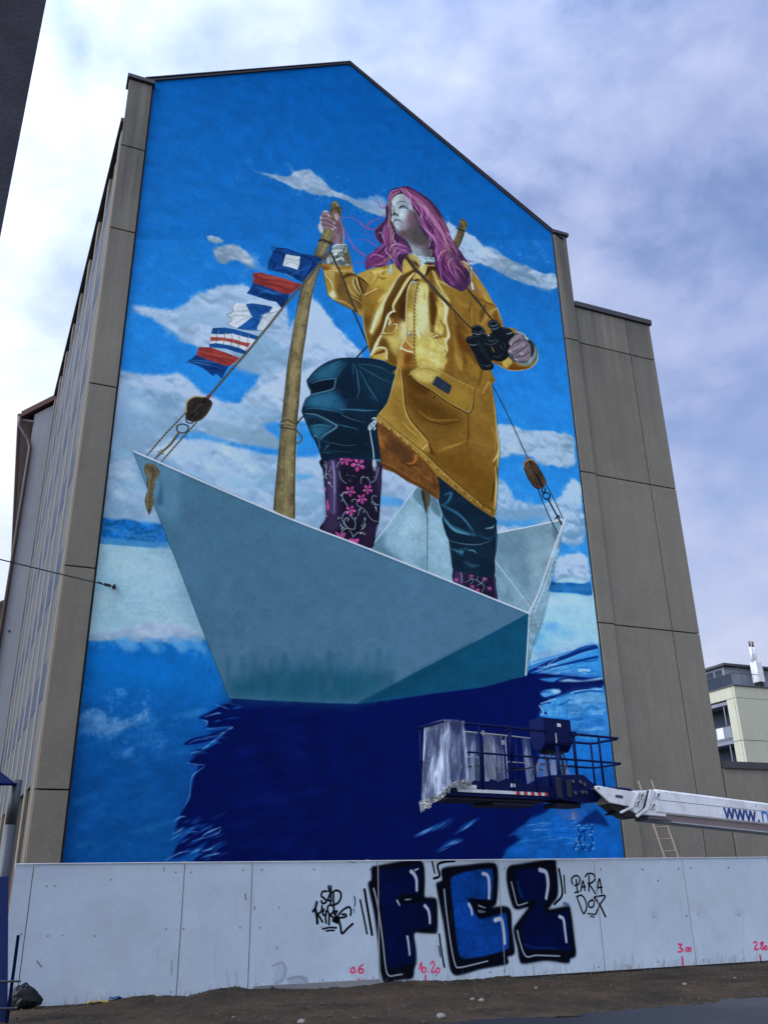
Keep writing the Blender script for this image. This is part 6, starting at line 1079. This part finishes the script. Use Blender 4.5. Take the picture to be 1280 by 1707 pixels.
bm = BM(); box(bm, cx-.36, cx+.34, 60.1, 60.9, zt+.6, zt+2.5, .03); obj('chimney_casing', bm, M_WPAINT, ab)
bm = BM(); box(bm, cx-.28, cx+.26, 60.2, 60.8, zt+.1, zt+.6); obj('chimney_base', bm, M_BLACK, ab)
for dx in (-.30, .06):
    bm = BM(); tube(bm, [(cx+dx, 60.5, zt+2.5), (cx+dx, 60.5, zt+3.9)], .13, 10); f_ = obj('flue', bm, M_WPAINT, ab, smooth=True)
    bm = BM(); tube(bm, [(cx+dx, 60.5, zt+3.9), (cx+dx, 60.5, zt+4.45)], .10, 10); obj('flue_tip', bm, M_TILE, f_, smooth=True)

# ---------------------------------------------------------------- hoarding
hd = thing('hoarding_fence', 'white board hoarding with blue graffiti letters along the foot of the mural', 'fence', (7.5, DF, 0))
us = [.0148, .0325, .182, .255, .4014, .5582, .6962, .8350, .9807, 1.045]
def fpanel(u0, u1):
    bm = BM(); g0 = .007; x0, x1 = u0*DF+g0, u1*DF-g0
    dy = rnd.uniform(-.004, .004)
    box(bm, x0, x1, DF+dy, DF+.02+dy, .0+rnd.uniform(0, .01), EYE+.0231*DF+rnd.uniform(-.004, .004), .002)
    uvl = bm.loops.layers.uv.new('UVMap')
    bmesh.ops.recalc_face_normals(bm, faces=bm.faces)
    for f in bm.faces:
        f.material_index = 0 if f.normal.y < -.9 else 1
        for l in f.loops:
            u, v = l.vert.co.x/DF, (l.vert.co.z-EYE)/DF
            l[uvl].uv = ((u-FEN.u0)*FEN.res/FEN.W, 1-(FEN.v1-v)*FEN.res/FEN.H)
    return obj('fence_panel', bm, [M_HOARD, M_WHITEP], hd)
for a, b in zip(us, us[1:]): fpanel(a, b)
for u in us[1:-1]+[.0175]:
    bm = BM(); box(bm, u*DF-.05, u*DF+.05, DF+.03, DF+.11, 0, EYE+.0231*DF-.05); obj('post', bm, M_WOOD, hd)
for z in (.45, 1.1, 1.75):
    bm = BM(); box(bm, us[0]*DF, us[-1]*DF, DF+.112, DF+.16, z, z+.09); obj('rail', bm, M_WOOD, hd)
for u in (.1815, .3895):                                              # bits of batten that stand above the boards
    bm = BM(); box(bm, u*DF-.03, u*DF+.035, DF+.03, DF+.07, EYE+.0231*DF-.045, EYE+.0231*DF+.03); obj('batten', bm, M_WOOD, hd)
bm = BM(); obox(bm, (4.15, DF-.03, .0), (1, 0, -.004), (0, 1, 0), (.004, 0, 1), 0, 2.23, -.02, .022, .005, .115, .004); obj('base_board', bm, M_PLANK, hd)
bm = BM(); tube(bm, [(us[0]*DF, DF-.012, EYE+.0231*DF+.006), (us[-1]*DF, DF-.012, EYE+.0231*DF+.006)], .008, 6); obj('edge_strip', bm, M_WPAINT, hd)

# ---------------------------------------------------------------- lift: basket on a telescopic boom
A0 = R(11); ca, sa = math.cos(A0), math.sin(A0); BO = Vector((6.73, 13.6, 0)); BA = Vector((ca, sa, 0)); BB = Vector((-sa, ca, 0)); BZ = Vector((0, 0, 1))
bp = lambda a, b, z: BO+BA*a+BB*b+BZ*z
lift = thing('boom_lift', 'blue work basket on a white telescopic boom reaching in from the right', 'boom lift', (10.8, 14.2, 3))
def lbox(name, m, a0, a1, b0, b1, z0, z1, bev=.008, par=None): bm = BM(); obox(bm, BO, BA, BB, BZ, a0, a1, b0, b1, z0, z1, bev); return obj(name, bm, m, par or lift)
def ltube(name, m, pts, r=.02, seg=8, par=None): bm = BM(); tube(bm, [bp(*p) for p in pts], r, seg); return obj(name, bm, m, par or lift, smooth=True)
DEP = .78
lbox('deck', M_NAVY, 0, 2.30, 0, DEP, 2.95, 3.06)
lbox('deck_underside', M_NAVYD, .06, 2.2, .06, DEP-.06, 2.90, 2.948)
lbox('deck_beam', M_NAVYD, 1.05, 2.0, .1, DEP-.1, 2.84, 2.897)
lbox('kick_plate', M_NAVY, .45, 2.33, -.012, .012, 3.062, 3.215); lbox('kick_plate', M_NAVY, .01, 2.3, DEP-.02, DEP, 3.062, 3.215); lbox('kick_plate', M_NAVY, 0, .02, 0.02, DEP-.03, 3.062, 3.2)
bm = BM(); prism(bm, [bp(1.11, -.013, 3.215), bp(1.28, -.013, 3.28), bp(1.54, -.013, 3.28), bp(1.72, -.013, 3.215)], BB*.024); obj('kick_plate', bm, M_NAVY, lift)
lbox('edge_band', M_WPAINT, .2, 1.48, -.020, -.003, 3.018, 3.072, .003)
for k in range(9):                                                     # red and white warning tape
    a = 1.49+k*.083
    bm = BM(); prism(bm, [bp(a, -.019, 3.018), bp(a+.083, -.019, 3.018), bp(a+.083, -.019, 3.072), bp(a, -.019, 3.072)] if k % 2 else [bp(a, -.020, 3.018), bp(a+.081, -.020, 3.018), bp(a+.081, -.020, 3.072), bp(a, -.020, 3.072)], BB*.016)
    obj('warning_stripe', bm, M_LBL if k % 2 else M_RED, lift)
lbox('sticker', M_LBL, 1.37, 1.47, -.018, -.0125, 3.14, 3.20, 0); lbox('sticker', M_LBL, .26, .60, -.02, -.002, 3.08, 3.14, 0)
ZT, ZM = 4.165, 3.685
ltube('top_rail', M_NAVY, [(.0, 0, ZT), (2.3, 0, ZT)], .022); ltube('top_rail', M_NAVY, [(.02, DEP, ZT), (2.3, DEP, ZT-.0)], .022); ltube('end_rail', M_NAVY, [(.0, 0, ZT), (-.03, .06, ZT), (-.03, DEP-.06, ZT), (.02, DEP, ZT)], .022)
ltube('mid_rail', M_NAVY, [(.0, .02, ZM), (2.9, 0, ZM)], .018); ltube('mid_rail', M_NAVY, [(.0, DEP, ZM-.1), (2.9, DEP, ZM-.1)], .018); ltube('end_rail', M_NAVY, [(.0, .02, ZM), (-.03, .4, ZM-.04), (.0, DEP, ZM-.1)], .018)
for a in (.01, .74, 1.43): ltube('post', M_NAVY, [(a, 0, 3.06), (a, 0, ZT)], .024)
ltube('post', M_NAVY, [(1.98, 0, 3.06), (1.97, 0, ZM)], .024); ltube('post', M_NAVY, [(2.33, 0, 3.2), (2.31, 0, ZM)], .022)
for a in (.02, .5, 1.2, 1.75, 2.25): ltube('post', M_NAVY, [(a, DEP-.02, 3.06), (a, DEP-.02, ZT)], .022)
lbox('post_clamp', M_NAVY, 1.36, 1.51, -.035, .035, 4.10, 4.20); ltube('post_bracket', M_NAVY, [(1.43, -.02, 3.6), (1.43, -.02, 4.1)], .03)
# gate plate with a rounded top on the far side
bm = BM(); pts = [bp(1.30, DEP+.03, 3.2), bp(1.84, DEP+.03, 3.2)]+[bp(1.57+.27*math.cos(t), DEP+.03, 3.86+.2*math.sin(t)) for t in [math.pi*i/10 for i in range(11)]]
prism(bm, pts, BB*.025); obj('gate_plate', bm, M_NAVY, lift)
# control box
bm = BM(); prof = [(.0, 3.97), (-.01, 4.42), (.42, 4.43), (.42, 4.0), (.30, 3.85), (.12, 3.83)]
prism(bm, [bp(2.30, b, z) for b, z in prof], BA*.69); bmesh.ops.bevel(bm, geom=bm.edges[:], offset=.018, segments=2, affect='EDGES'); cbx = obj('control_box', bm, M_NAVY, lift)
lbox('box_sticker', M_LBL, 2.62, 2.71, -.016, -.006, 4.27, 4.33, 0, cbx); lbox('box_handle', M_LBL, 2.56, 2.575, -.012, .01, 3.97, 4.15, 0, cbx)
bm = BM(); prism(bm, [bp(2.36, .05, 3.92), bp(2.93, .05, 3.92), bp(2.86, .14, 3.80), bp(2.42, .14, 3.80)], BB*.2); obj('box_underside', bm, M_NAVYD, cbx)
for a in (2.55, 2.62, 2.68, 2.74):
    bm = BM(); tube(bm, [Vector(q_) for q_ in spline(np.array([bp(a, .1, 3.85), bp(a+rnd.uniform(-.05, .05), .0, 3.65), bp(a+rnd.uniform(-.07, .03), -.02, 3.45), bp(a-.02, .0, 3.3)]), 6)], .014, 6); obj('hose', bm, M_BLACK, lift, smooth=True)
bm = BM(); tube(bm, [Vector(q_) for q_ in spline(np.array([bp(2.46, .1, 3.82), bp(2.42, .0, 3.70), bp(2.30, -.01, 3.66), bp(2.2, .0, 3.69)]), 6)], .012, 6); obj('hose', bm, M_BLACK, lift, smooth=True)
ltube('box_mount', M_NAVY, [(2.50, -.05, 3.05), (2.50, -.08, 3.9)], .035)
# right-hand cage
ltube('top_rail', M_NAVY, [(2.98, 0, 4.165), (3.69, 0, 4.165), (4.22, 0, 4.165), (4.30, .1, 4.165), (4.30, DEP-.1, 4.165), (4.22, DEP, 4.165), (3.0, DEP, 4.165)], .024)
ltube('mid_rail', M_NAVY, [(2.60, 0, 3.69), (4.22, 0, 3.69), (4.31, .1, 3.69), (4.31, DEP-.1, 3.69), (4.22, DEP, 3.69), (2.6, DEP, 3.69)], .02)
ltube('post', M_NAVY, [(3.02, 0, 3.30), (3.02, 0, 4.165)], .03); ltube('post', M_NAVY, [(3.70, 0, 3.2), (3.69, 0, 4.165)], .022); ltube('post', M_NAVY, [(4.24, DEP-.04, 3.2), (4.24, DEP-.04, 4.165)], .02); ltube('post', M_NAVY, [(3.0, DEP, 3.2), (3.0, DEP, 4.165)], .022)
lbox('post_clamp', M_NAVY, 2.95, 3.09, -.04, .04, 4.12, 4.21)
lbox('deck', M_NAVY, 2.31, 4.30, 0.03, DEP, 3.14, 3.22); 
# turning bracket below
bm = BM(); prism(bm, [bp(2.33, -.10, 3.38), bp(3.10, -.10, 3.42), bp(3.30, -.10, 3.26), bp(3.55, -.10, 3.225), bp(3.60, -.10, 3.10), bp(3.36, -.10, 2.94), bp(2.95, -.10, 2.92), bp(2.38, -.10, 2.95)], BB*.5); bmesh.ops.bevel(bm, geom=bm.edges[:], offset=.015, segments=1, affect='EDGES'); brk = obj('turning_bracket', bm, M_NAVY, lift)
lbox('bracket_plate', M_NAVYD, 2.36, 2.48, -.13, -.102, 2.98, 3.34); lbox('bracket_plate', M_NAVYD, 2.60, 2.72, -.14, -.102, 3.0, 3.3); lbox('rotator', M_NAVYD, 2.45, 3.05, .0, .36, 2.84, 2.915)
for a, z in ((2.76, 3.28), (2.95, 3.28), (3.05, 3.24), (2.80, 3.08), (2.97, 3.10), (3.07, 3.10)):
    bm = BM(); tube(bm, [bp(a, -.11, z), bp(a, -.145, z)], .032, 8); obj('bolt', bm, M_STEEL, brk)
# boom, lying square to the view: section by section
YB = 13.9
def bsec(name, m, pts, y0=YB, d=.42, bev=.012):
    bm = BM(); prism(bm, [(x, y0, z) for x, z in pts], (0, d, 0))
    if bev: bmesh.ops.bevel(bm, geom=bm.edges[:], offset=bev, segments=1, affect='EDGES')
    return obj(name, bm, m, lift)
bsec('boom_nose', M_WPAINT, [(9.85, 3.19), (9.92, 3.205), (10.32, 3.155), (10.78, 3.11), (10.66, 2.84), (10.42, 2.875), (10.14, 2.91), (9.87, 3.13)], YB-.02, .05)
bsec('boom_nose', M_WPAINT, [(9.85, 3.19), (9.92, 3.205), (10.32, 3.155), (10.78, 3.11), (10.66, 2.84), (10.42, 2.875), (10.14, 2.91), (9.87, 3.13)], YB+.36, .05)
bsec('nose_filler', M_NAVY, [(10.0, 3.17), (10.72, 3.105), (10.70, 3.175), (10.45, 3.19), (10.2, 3.20)], YB+.04, .3)
bsec('boom_pin', M_STEEL, [(9.905, 3.16), (9.925, 3.175), (9.945, 3.16), (9.925, 3.142)], YB-.03, .5, 0)
bm = BM(); pts = [(10.27, 3.03), (10.29, 3.055), (10.42, 3.045), (10.445, 3.02), (10.43, 2.99), (10.30, 3.0)]
prism(bm, [(x, YB-.026, z) for x, z in pts], (0, .004, 0)); obj('nose_slot', bm, M_STEEL, lift)
bsec('inner_section', M_WPAINT, [(10.55, 3.10), (11.3, 3.10), (11.3, 2.70), (10.75, 2.74), (10.55, 2.80)], YB+.03, .32)
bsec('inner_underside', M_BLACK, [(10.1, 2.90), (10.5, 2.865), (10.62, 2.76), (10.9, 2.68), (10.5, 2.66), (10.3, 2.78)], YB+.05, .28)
bsec('middle_section', M_WPAINT, [(10.75, 3.14), (11.4, 3.135), (11.4, 2.68), (10.72, 2.72), (10.63, 2.80)], YB+.015, .36)
for pts in ([(10.79, 3.135), (10.86, 3.13), (10.645, 2.83), (10.36, 2.72), (10.33, 2.755), (10.60, 2.86)], [(11.07, 3.16), (11.20, 3.155), (10.975, 2.80), (10.71, 2.655), (10.67, 2.69), (10.91, 2.83)]):
    bsec('section_collar', M_WPAINT, pts, YB-.03, .46); bsec('collar_gap', M_BLACK, [(x-.035, z-.012) for x, z in pts], YB-.012, .42)
for x, z in ((10.80, 2.97), (10.87, 2.89), (10.73, 2.85)): pass
for x0_, z0_ in ((10.86, 3.05), (10.755, 2.92), (11.23, 3.06), (11.09, 2.87)):
    bm = BM(); prism(bm, [(x0_-.05, YB-.022, z0_-.05), (x0_+.03, YB-.022, z0_-.055), (x0_+.07, YB-.022, z0_+.045), (x0_-.005, YB-.022, z0_+.05)], (0, .03, 0)); pd = obj('slide_pad', bm, M_WPAINT, lift)
    for dx, dz in ((-.015, -.025), (.03, .02), (.005, .0)):
        bm = BM(); tube(bm, [(x0_+dx, YB-.022, z0_+dz), (x0_+dx, YB-.04, z0_+dz)], .012, 6); obj('bolt', bm, M_BLACK, pd)
bz = lambda x, z0, z1: z0+(z1-z0)*(x-11.30)/(14.017-11.30)
XE = 19.5
bsec('outer_section', M_WPAINT, [(11.22, 3.175), (XE, bz(XE, 3.174, 2.955)), (XE, bz(XE, 2.74, 2.55)), (11.15, 2.745)], YB, .44, .03)
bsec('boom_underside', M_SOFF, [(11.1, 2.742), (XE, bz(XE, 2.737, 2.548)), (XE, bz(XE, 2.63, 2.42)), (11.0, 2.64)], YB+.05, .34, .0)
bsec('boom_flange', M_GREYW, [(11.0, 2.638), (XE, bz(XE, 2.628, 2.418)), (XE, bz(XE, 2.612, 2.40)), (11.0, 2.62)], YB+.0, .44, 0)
bsec('boom_end_plate', M_STEEL, [(10.98, 2.62), (11.5, 2.59), (11.45, 2.64), (10.95, 2.68)], YB+.0, .4, 0)
bsec('weld_seam', M_STEEL, [(11.25, 2.985), (14.0, bz(14.0, 2.985, 2.79)), (14.0, bz(14.0, 2.985, 2.79)-.008), (11.25, 2.977)], YB-.003, .006, 0)
# lettering on the boom: WWW. and the first letter of the next word
sl = math.atan2(2.955-3.174, 14.017-11.30)
def word(name, strokes, x, z, m, th=.036):
    bm = BM()
    for s_ in strokes:
        a, b = Vector(s_[0]), Vector(s_[1]); d = (b-a).normalized(); n_ = Vector((-d.y, d.x))*th/2
        q_ = [(x+p.x*math.cos(sl)-p.y*math.sin(sl), YB-.004-.0002*len(bm.faces), z+p.x*math.sin(sl)+p.y*math.cos(sl)) for p in (a+n_, b+n_, b-n_, a-n_)]
        prism(bm, q_, (0, .003, 0))
    return obj(name, bm, m, lift)
for k in range(3): word('letter', [((0, .19), (.055, 0)), ((.055, 0), (.115, .19)), ((.115, .19), (.17, 0)), ((.17, 0), (.225, .19))], 12.765+k*.262, 2.672-k*.262*.0806, M_BLETTER, .044)
word('letter', [((0, 0), (.045, 0))], 13.575, 2.628, M_BLETTER, .045)
word('letter', [((0, 0), (0, .17)), ((0, .15), (.06, .18)), ((.06, .18), (.13, .15)), ((.13, .15), (.13, 0)), ((-.03, .17), (.01, .17))], 13.70, 2.615, M_BLETTER2, .04)
# truck bed that carries the boom, just outside the picture to the right
tk = lift
bsec('boom_post', M_WPAINT, [(18.6, 2.3), (19.9, 2.25), (19.9, 1.0), (18.8, 1.0)], YB-.1, .7, .03)
bm = BM(); box(bm, 17.4, 24.0, 12.9, 15.1, .75, 1.0, .03); obj('truck_bed', bm, M_NAVY, lift)
for x in (18.3, 20.6, 22.9):
    for y in (12.95, 14.8):
        bm = BM(); bmesh.ops.create_cone(bm, cap_ends=True, segments=24, radius1=.47, radius2=.47, depth=.28, matrix=Matrix.Translation((x, y, .50)) @ Matrix.Rotation(math.pi/2, 4, 'X')); wh = obj('wheel', bm, M_BLACK, lift)
        bm = BM(); bmesh.ops.create_cone(bm, cap_ends=True, segments=16, radius1=.25, radius2=.22, depth=.3, matrix=Matrix.Translation((x, y, .50)) @ Matrix.Rotation(math.pi/2, 4, 'X')); obj('rim', bm, M_STEEL, wh)

# plastic sheeting on the basket
def sheet(name, label, top, bot, m, folds=7, amp=.035, nu=46, nv=34, rag=.06, seed=0, sag=0.0):
    """film hung from the line top[0]-top[1] down to bot[0]-bot[1], gathered in folds"""
    rr = random.Random(seed); bm = BM(); t0, t1, b0_, b1_ = map(Vector, (*top, *bot)); ph = [rr.uniform(0, 6.28) for _ in range(6)]; grid = []
    for j in range(nv+1):
        v = j/nv; row = []
        for i in range(nu+1):
            u = i/nu; p = (t0.lerp(t1, u)).lerp(b0_.lerp(b1_, u), v)
            w = amp*(.35+.65*v)*(math.sin(u*folds*6.28+ph[0]+v*.9)+.5*math.sin(u*folds*2.3*6.28+ph[1]-v*1.7)+.35*math.sin(u*folds*.6*6.28+ph[2]+v*3))
            p = p+BB*(-w)+BZ*(.5*amp*math.sin(u*9+ph[3]+v*7)*v)-BZ*(sag*4*u*(1-u)*(1-v))
            if j == nv: p += BZ*rr.uniform(-rag, rag)
            row.append(bm.verts.new(p))
        grid.append(row)
    for j in range(nv):
        for i in range(nu): bm.faces.new([grid[j][i], grid[j][i+1], grid[j+1][i+1], grid[j+1][i]])
    c_ = (t0+t1)/2
    return setp(obj(name, bm, m, smooth=True, loc=c_), label, 'plastic sheet', 'plastic film on the work basket')
def bq(px, py, b):
    """point on the upright plane a distance b behind the basket's near side, seen at a measured position"""
    d = Vector(ray(px, py)); o_ = BO+BB*b-Vector((0, 0, EYE)); t = (o_.dot(BB))/(d.dot(BB)); return d*t+Vector((0, 0, EYE))
def wrap(name, label, top, bot, m, folds, amp, nu, nv, seed):
    """film hung along a bent line (top points) down to a second line"""
    rr = random.Random(seed); bm = BM(); ph = [rr.uniform(0, 6.28) for _ in range(6)]; grid = []
    def along(ps_, u):
        t = u*(len(ps_)-1); k = min(len(ps_)-2, int(t)); return ps_[k].lerp(ps_[k+1], t-k)
    for j in range(nv+1):
        v = j/nv; row = []
        for i in range(nu+1):
            u = i/nu; p = along(top, u).lerp(along(bot, u), v)
            w = amp*(.25+.75*v)*(math.sin(u*folds*6.28+ph[0]+v*1.1)+.6*math.sin(u*folds*1.7*6.28+ph[1]-v*2.1)+.5*math.sin(u*folds*.5*6.28+ph[2]+v*3))+.025*mnoise.noise((u*7, v*5, seed))+.018*mnoise.noise((u*19, v*13, seed))
            p = p-BB*w-BA*(w*.5)+BZ*(.02*mnoise.noise((u*5, v*9, seed+3))*v)
            if j == nv: p += BZ*rr.uniform(-.05, .05)
            row.append(bm.verts.new(p))
        grid.append(row)
    for j in range(nv):
        for i in range(nu): bm.faces.new([grid[j][i], grid[j][i+1], grid[j+1][i+1], grid[j+1][i]])
    return setp(obj(name, bm, m, smooth=True, loc=along(top, .5)), label, 'plastic sheet', 'plastic film on the work basket')
ps = wrap('plastic_sheet', 'large clear plastic film wrapped round the left end of the basket', [bp(.0, .60, 4.19), bp(-.03, .0, 4.20), bp(.06, -.05, 4.20), bp(.38, -.05, 4.20)], [bp(-.16, .55, 2.86), bp(-.13, .0, 2.95), bp(.0, -.08, 3.06), bp(.40, -.07, 3.16)], M_FILM, 5, .028, 84, 44, 1)
sheet('plastic_sheet', 'clear plastic film on the far rail just behind the wrapped end of the basket', (bq(774, 1220, DEP-.05), bq(800, 1222, DEP-.05)), (bq(776, 1302, DEP-.05), bq(799, 1303, DEP-.05)), M_FILM2, 2, .02, 36, 26, .02, 2)
sheet('plastic_sheet', 'crumpled clear plastic film gathered in the middle of the basket left of the rounded plate', (bq(802, 1223, DEP-.08), bq(838, 1227, DEP-.08)), (bq(808, 1303, DEP-.10), bq(842, 1300, DEP-.10)), M_FILM, 2.2, .05, 44, 30, .03, 3)
sheet('plastic_sheet', 'narrow plastic film right of the rounded plate below the control box', (bq(868, 1231, DEP-.08), bq(882, 1233, DEP-.08)), (bq(878, 1304, DEP-.1), bq(890, 1304, DEP-.1)), M_FILM2, 2, .03, 30, 24, .03, 4)
sheet('plastic_sheet', 'plastic film spread like a tent under the control box', (bq(905, 1251, .42), bq(930, 1251, .42)), (bq(884, 1305, .40), bq(950, 1296, .40)), M_FILM, 2.5, .04, 40, 26, .03, 5)
sheet('plastic_sheet', 'thin plastic film hanging down below the turning bracket of the lift', (bq(915, 1333, .25), bq(992, 1336, .25)), (bq(940, 1366, .25), bq(968, 1368, .25)), M_FILM2, 2, .03, 40, 22, .02, 6)
bm = BM(); tube(bm, [bq(773, 1219.5, DEP-.03), bq(840, 1226, DEP-.03), bq(883, 1231, DEP-.03)], .014, 6); obj('tape_edge', bm, M_FOAM, lift)
for a_, b_ in (((842, 1226), (846, 1300)), ((846, 1270), (884, 1273)), ((780, 1262), (800, 1263))):
    bm = BM(); tube(bm, [bq(*a_, DEP-.03), bq(*b_, DEP-.03)], .012, 6); obj('tape_edge', bm, M_FOAM, lift)

for px_, py_ in ((775, 1250), (777, 1284), (836, 1238), (803, 1222)):
    c_ = bq(px_, py_, .02); bm = BM(); obox(bm, c_, BA, BB, BZ, -.03, .03, -.035, -.028, -.04, .04); obj('tape_patch', bm, M_FOAM, lift)
bm = BM(); tube(bm, [Vector(q_) for q_ in spline(np.array([bp(2.5, .5, 3.6), bp(2.0, .70, 3.52), bp(1.4, .74, 3.60), bp(.8, .74, 3.50), bp(.5, .74, 3.57)]), 8)], .012, 6); obj('cable', bm, M_BLACK, lift)
# crumpled hem of film and masking tape along the wrapped end
bm = BM(); path = [bp(-.20, .55, 2.82), bp(-.19, .35, 2.85), bp(-.17, .1, 2.91), bp(-.10, -.06, 3.02), bp(.0, -.09, 3.10), bp(.2, -.08, 3.14), bp(.44, -.07, 3.17)]
ns, nw = 70, 9; gr = []
for i in range(ns+1):
    t = i/ns*(len(path)-1); k = min(len(path)-2, int(t)); p = path[k].lerp(path[k+1], t-k); hw = .042+.025*mnoise.noise((i*.31, 1.5, 0))+(.03 if i < 16 else 0)
    row = []
    for j in range(nw+1):
        w = (j/nw-.5)*2; q_ = p+BZ*(w*hw)+BA*(.05*mnoise.noise((i*.45, j*.6, 3))); q_ -= BB*(.055*abs(mnoise.noise((i*.5, j*.75, 7)))+.035*mnoise.noise((i*1.1, j*1.3, 2))+.012)
        if j in (0, nw): q_ += BZ*rnd.uniform(-.035, .035)
        row.append(bm.verts.new(q_))
    gr.append(row)
for i in range(ns):
    for j in range(nw): bm.faces.new([gr[i][j], gr[i][j+1], gr[i+1][j+1], gr[i+1][j]])
obj('crumpled_hem', bm, M_FOAM, ps)

# ---------------------------------------------------------------- ladder leaning on the wall
ld = thing('ladder', 'thin wooden ladder leaning on the concrete wall behind the boom', 'ladder', (16.3, 19.0, 0))
lt, lb = (15.55, 19.80, Z(.121)), (16.55, 18.7, 0.0)
sl_ = [(Vector((15.45, 19.8, 4.02)), Vector((15.72, 18.75, 0))), (Vector((15.88, 19.8, 4.04)), Vector((16.15, 18.75, 0)))]
for a, b in sl_:
    bm = BM(); tube(bm, [b, a], .026, 6); obj('stile', bm, M_LADDER, ld)
for k in range(13):
    t_ = .05+k*.073; bm = BM(); tube(bm, [sl_[0][1].lerp(sl_[0][0], t_), sl_[1][1].lerp(sl_[1][0], t_)], .016, 6); obj('rung', bm, M_LADDER, ld)

# ---------------------------------------------------------------- left-hand edge: pole, blue sign, blue boards, bag, wire
def at(px, py, Y): d = ray(px, py); q_ = d*(Y/d[1]); return Vector((q_[0], q_[1], q_[2]+EYE))
YP = 14.6; p_ = at(15, 1400, YP)
pl = thing('sign_pole', 'grey steel pole carrying a blue sign at the left edge', 'sign post', (p_.x, YP, 0))
bm = BM(); tube(bm, [(p_.x, YP, 0), (p_.x, YP, at(15, 1375, YP).z)], .085, 16); obj('pole', bm, M_STEEL, pl, smooth=True)
bm = BM(); tube(bm, [(p_.x, YP, at(15, 1375, YP).z), (p_.x, YP, at(15, 1300, YP).z)], .078, 16); obj('pole_sleeve', bm, M_STEEL, pl, smooth=True)
a_, b_, c_ = at(27, 1306, YP-.1), at(-40, 1254, YP-.1), at(-40, 1306, YP-.1)
bm = BM(); prism(bm, [a_, b_, c_], (0, .06, 0)); obj('sign_board', bm, M_BLUEC, pl)
bm = BM(); tube(bm, [a_+Vector((.02, -.01, -.01)), c_+Vector((0, -.01, -.01))], .022, 8); obj('sign_edge', bm, M_NAVY, pl)
bxT, bxB = at(15, 1461, 14.3), at(15, 1690, 14.3)
bb = thing('blue_barrier', 'dark blue board barrier standing at the left edge beside the hoarding', 'barrier', (-1, 14.3, 0))
for k in range(4):
    x1_ = bxT.x-k*.62; ln = bxB.x-bxT.x; bm = BM(); prism(bm, [(x1_-.60+ln, 14.3, .02), (x1_+ln, 14.3, .02), (x1_, 14.3, bxT.z), (x1_-.60, 14.3, bxT.z)], (0, .04, 0)); obj('barrier_board', bm, M_BLUEC, bb)
bm = BM(); box(bm, bxB.x-.03, bxB.x+.012, 14.24, 14.29, 0, bxT.z-.75); obj('barrier_post', bm, M_NAVY, bb)
for z in (.18, .5): bm = BM(); tube(bm, [(bxB.x+.10, 14.22, z), (bxB.x-.8, 14.22, z+.03)], .015, 6); obj('barrier_rod', bm, M_STEEL, bb)
bm = BM(); bmesh.ops.create_icosphere(bm, subdivisions=5, radius=1)
for v in bm.verts:
    n_ = v.co.normalized(); k = 1+.14*mnoise.noise(n_*1.7+Vector((3, 1, 0)))+.09*(.5-abs(mnoise.noise(n_*3.1+Vector((1, 5, 2)))*2))+.07*(.5-abs(mnoise.noise(n_*7+Vector((4, 0, 2)))*2))+.03*mnoise.noise(n_*14)
    z = n_.z*k*.92; taper = 1-.25*max(0, z)
    v.co = Vector((n_.x*k*.235*taper, n_.y*k*.15*taper, max(-.5, z)*(.24-.10*max(-.6, n_.x+.15))+.12))
bo = at(42, 1680, 15.66); bo.z = h_dirt(bo.x, 15.66)-.01
bmesh.ops.translate(bm, vec=bo, verts=bm.verts)
setp(obj('rubbish_bag', bm, M_BAG, smooth=True, loc=bo), 'black plastic rubbish bag lying at the left foot of the hoarding', 'rubbish bag')
hk = at(190, 978, 19.95); far = Vector((-9, 12.0, hk.z-0.2)); far = at(0, 927, 17.0); ext = hk+(far-hk)*3.2
cb_ = thing('span_wire', 'thin span wire running from the mural wall out to the left', 'wire', tuple(hk))
pts = [hk.lerp(ext, t/16)-Vector((0, 0, .25*math.sin(min(1, t/16)*math.pi)*.3)) for t in range(17)]
bm = BM(); tube(bm, pts, .013, 6); obj('wire', bm, M_BLACK, cb_)
bm = BM(); tube(bm, [hk.lerp(ext, .012), hk.lerp(ext, .03)], .035, 8); tube(bm, [hk.lerp(ext, .04), hk.lerp(ext, .05)], .025, 8); obj('insulator', bm, M_BLACK, cb_)
bm = BM(); tube(bm, [hk+Vector((.02, .04, 0)), hk], .045, 8); tube(bm, [hk+Vector((0, -.01, -.06)), hk+Vector((.02, -.01, .06))], .02, 6); obj('wall_hook', bm, M_BLACK, cb_)
# two scraps of paint film at the foot of the boards
for lab, px, py, m_, s_ in (('yellow paint scrap in the dirt at the left foot of the hoarding', 162, 1672, M_YPAINT, (.16, .05)), ('blue rag beside the yellow scrap at the foot of the hoarding', 192, 1669, M_BSCRAP, (.09, .08))):
    d = ray(px, py); q_ = d*((DF-.14)/d[1]); bm = BM(); x, y = q_[0], q_[1]; z = h_dirt(x, y)+.012
    gr = [[bm.verts.new((x+(i/6-.5)*s_[0]*2+rnd.uniform(-.012, .012), y+(j/3-.5)*.1, z+rnd.uniform(0, s_[1]*.6))) for i in range(7)] for j in range(4)]
    for j in range(3):
        for i in range(6): bm.faces.new([gr[j][i], gr[j][i+1], gr[j+1][i+1], gr[j+1][i]])
    ex = bmesh.ops.extrude_face_region(bm, geom=bm.faces[:]); bmesh.ops.translate(bm, vec=(0, 0, -.01), verts=[v for v in ex['geom'] if isinstance(v, bmesh.types.BMVert)])
    setp(obj('paint_scrap', bm, m_, loc=(x, y, z)), lab, 'scrap')
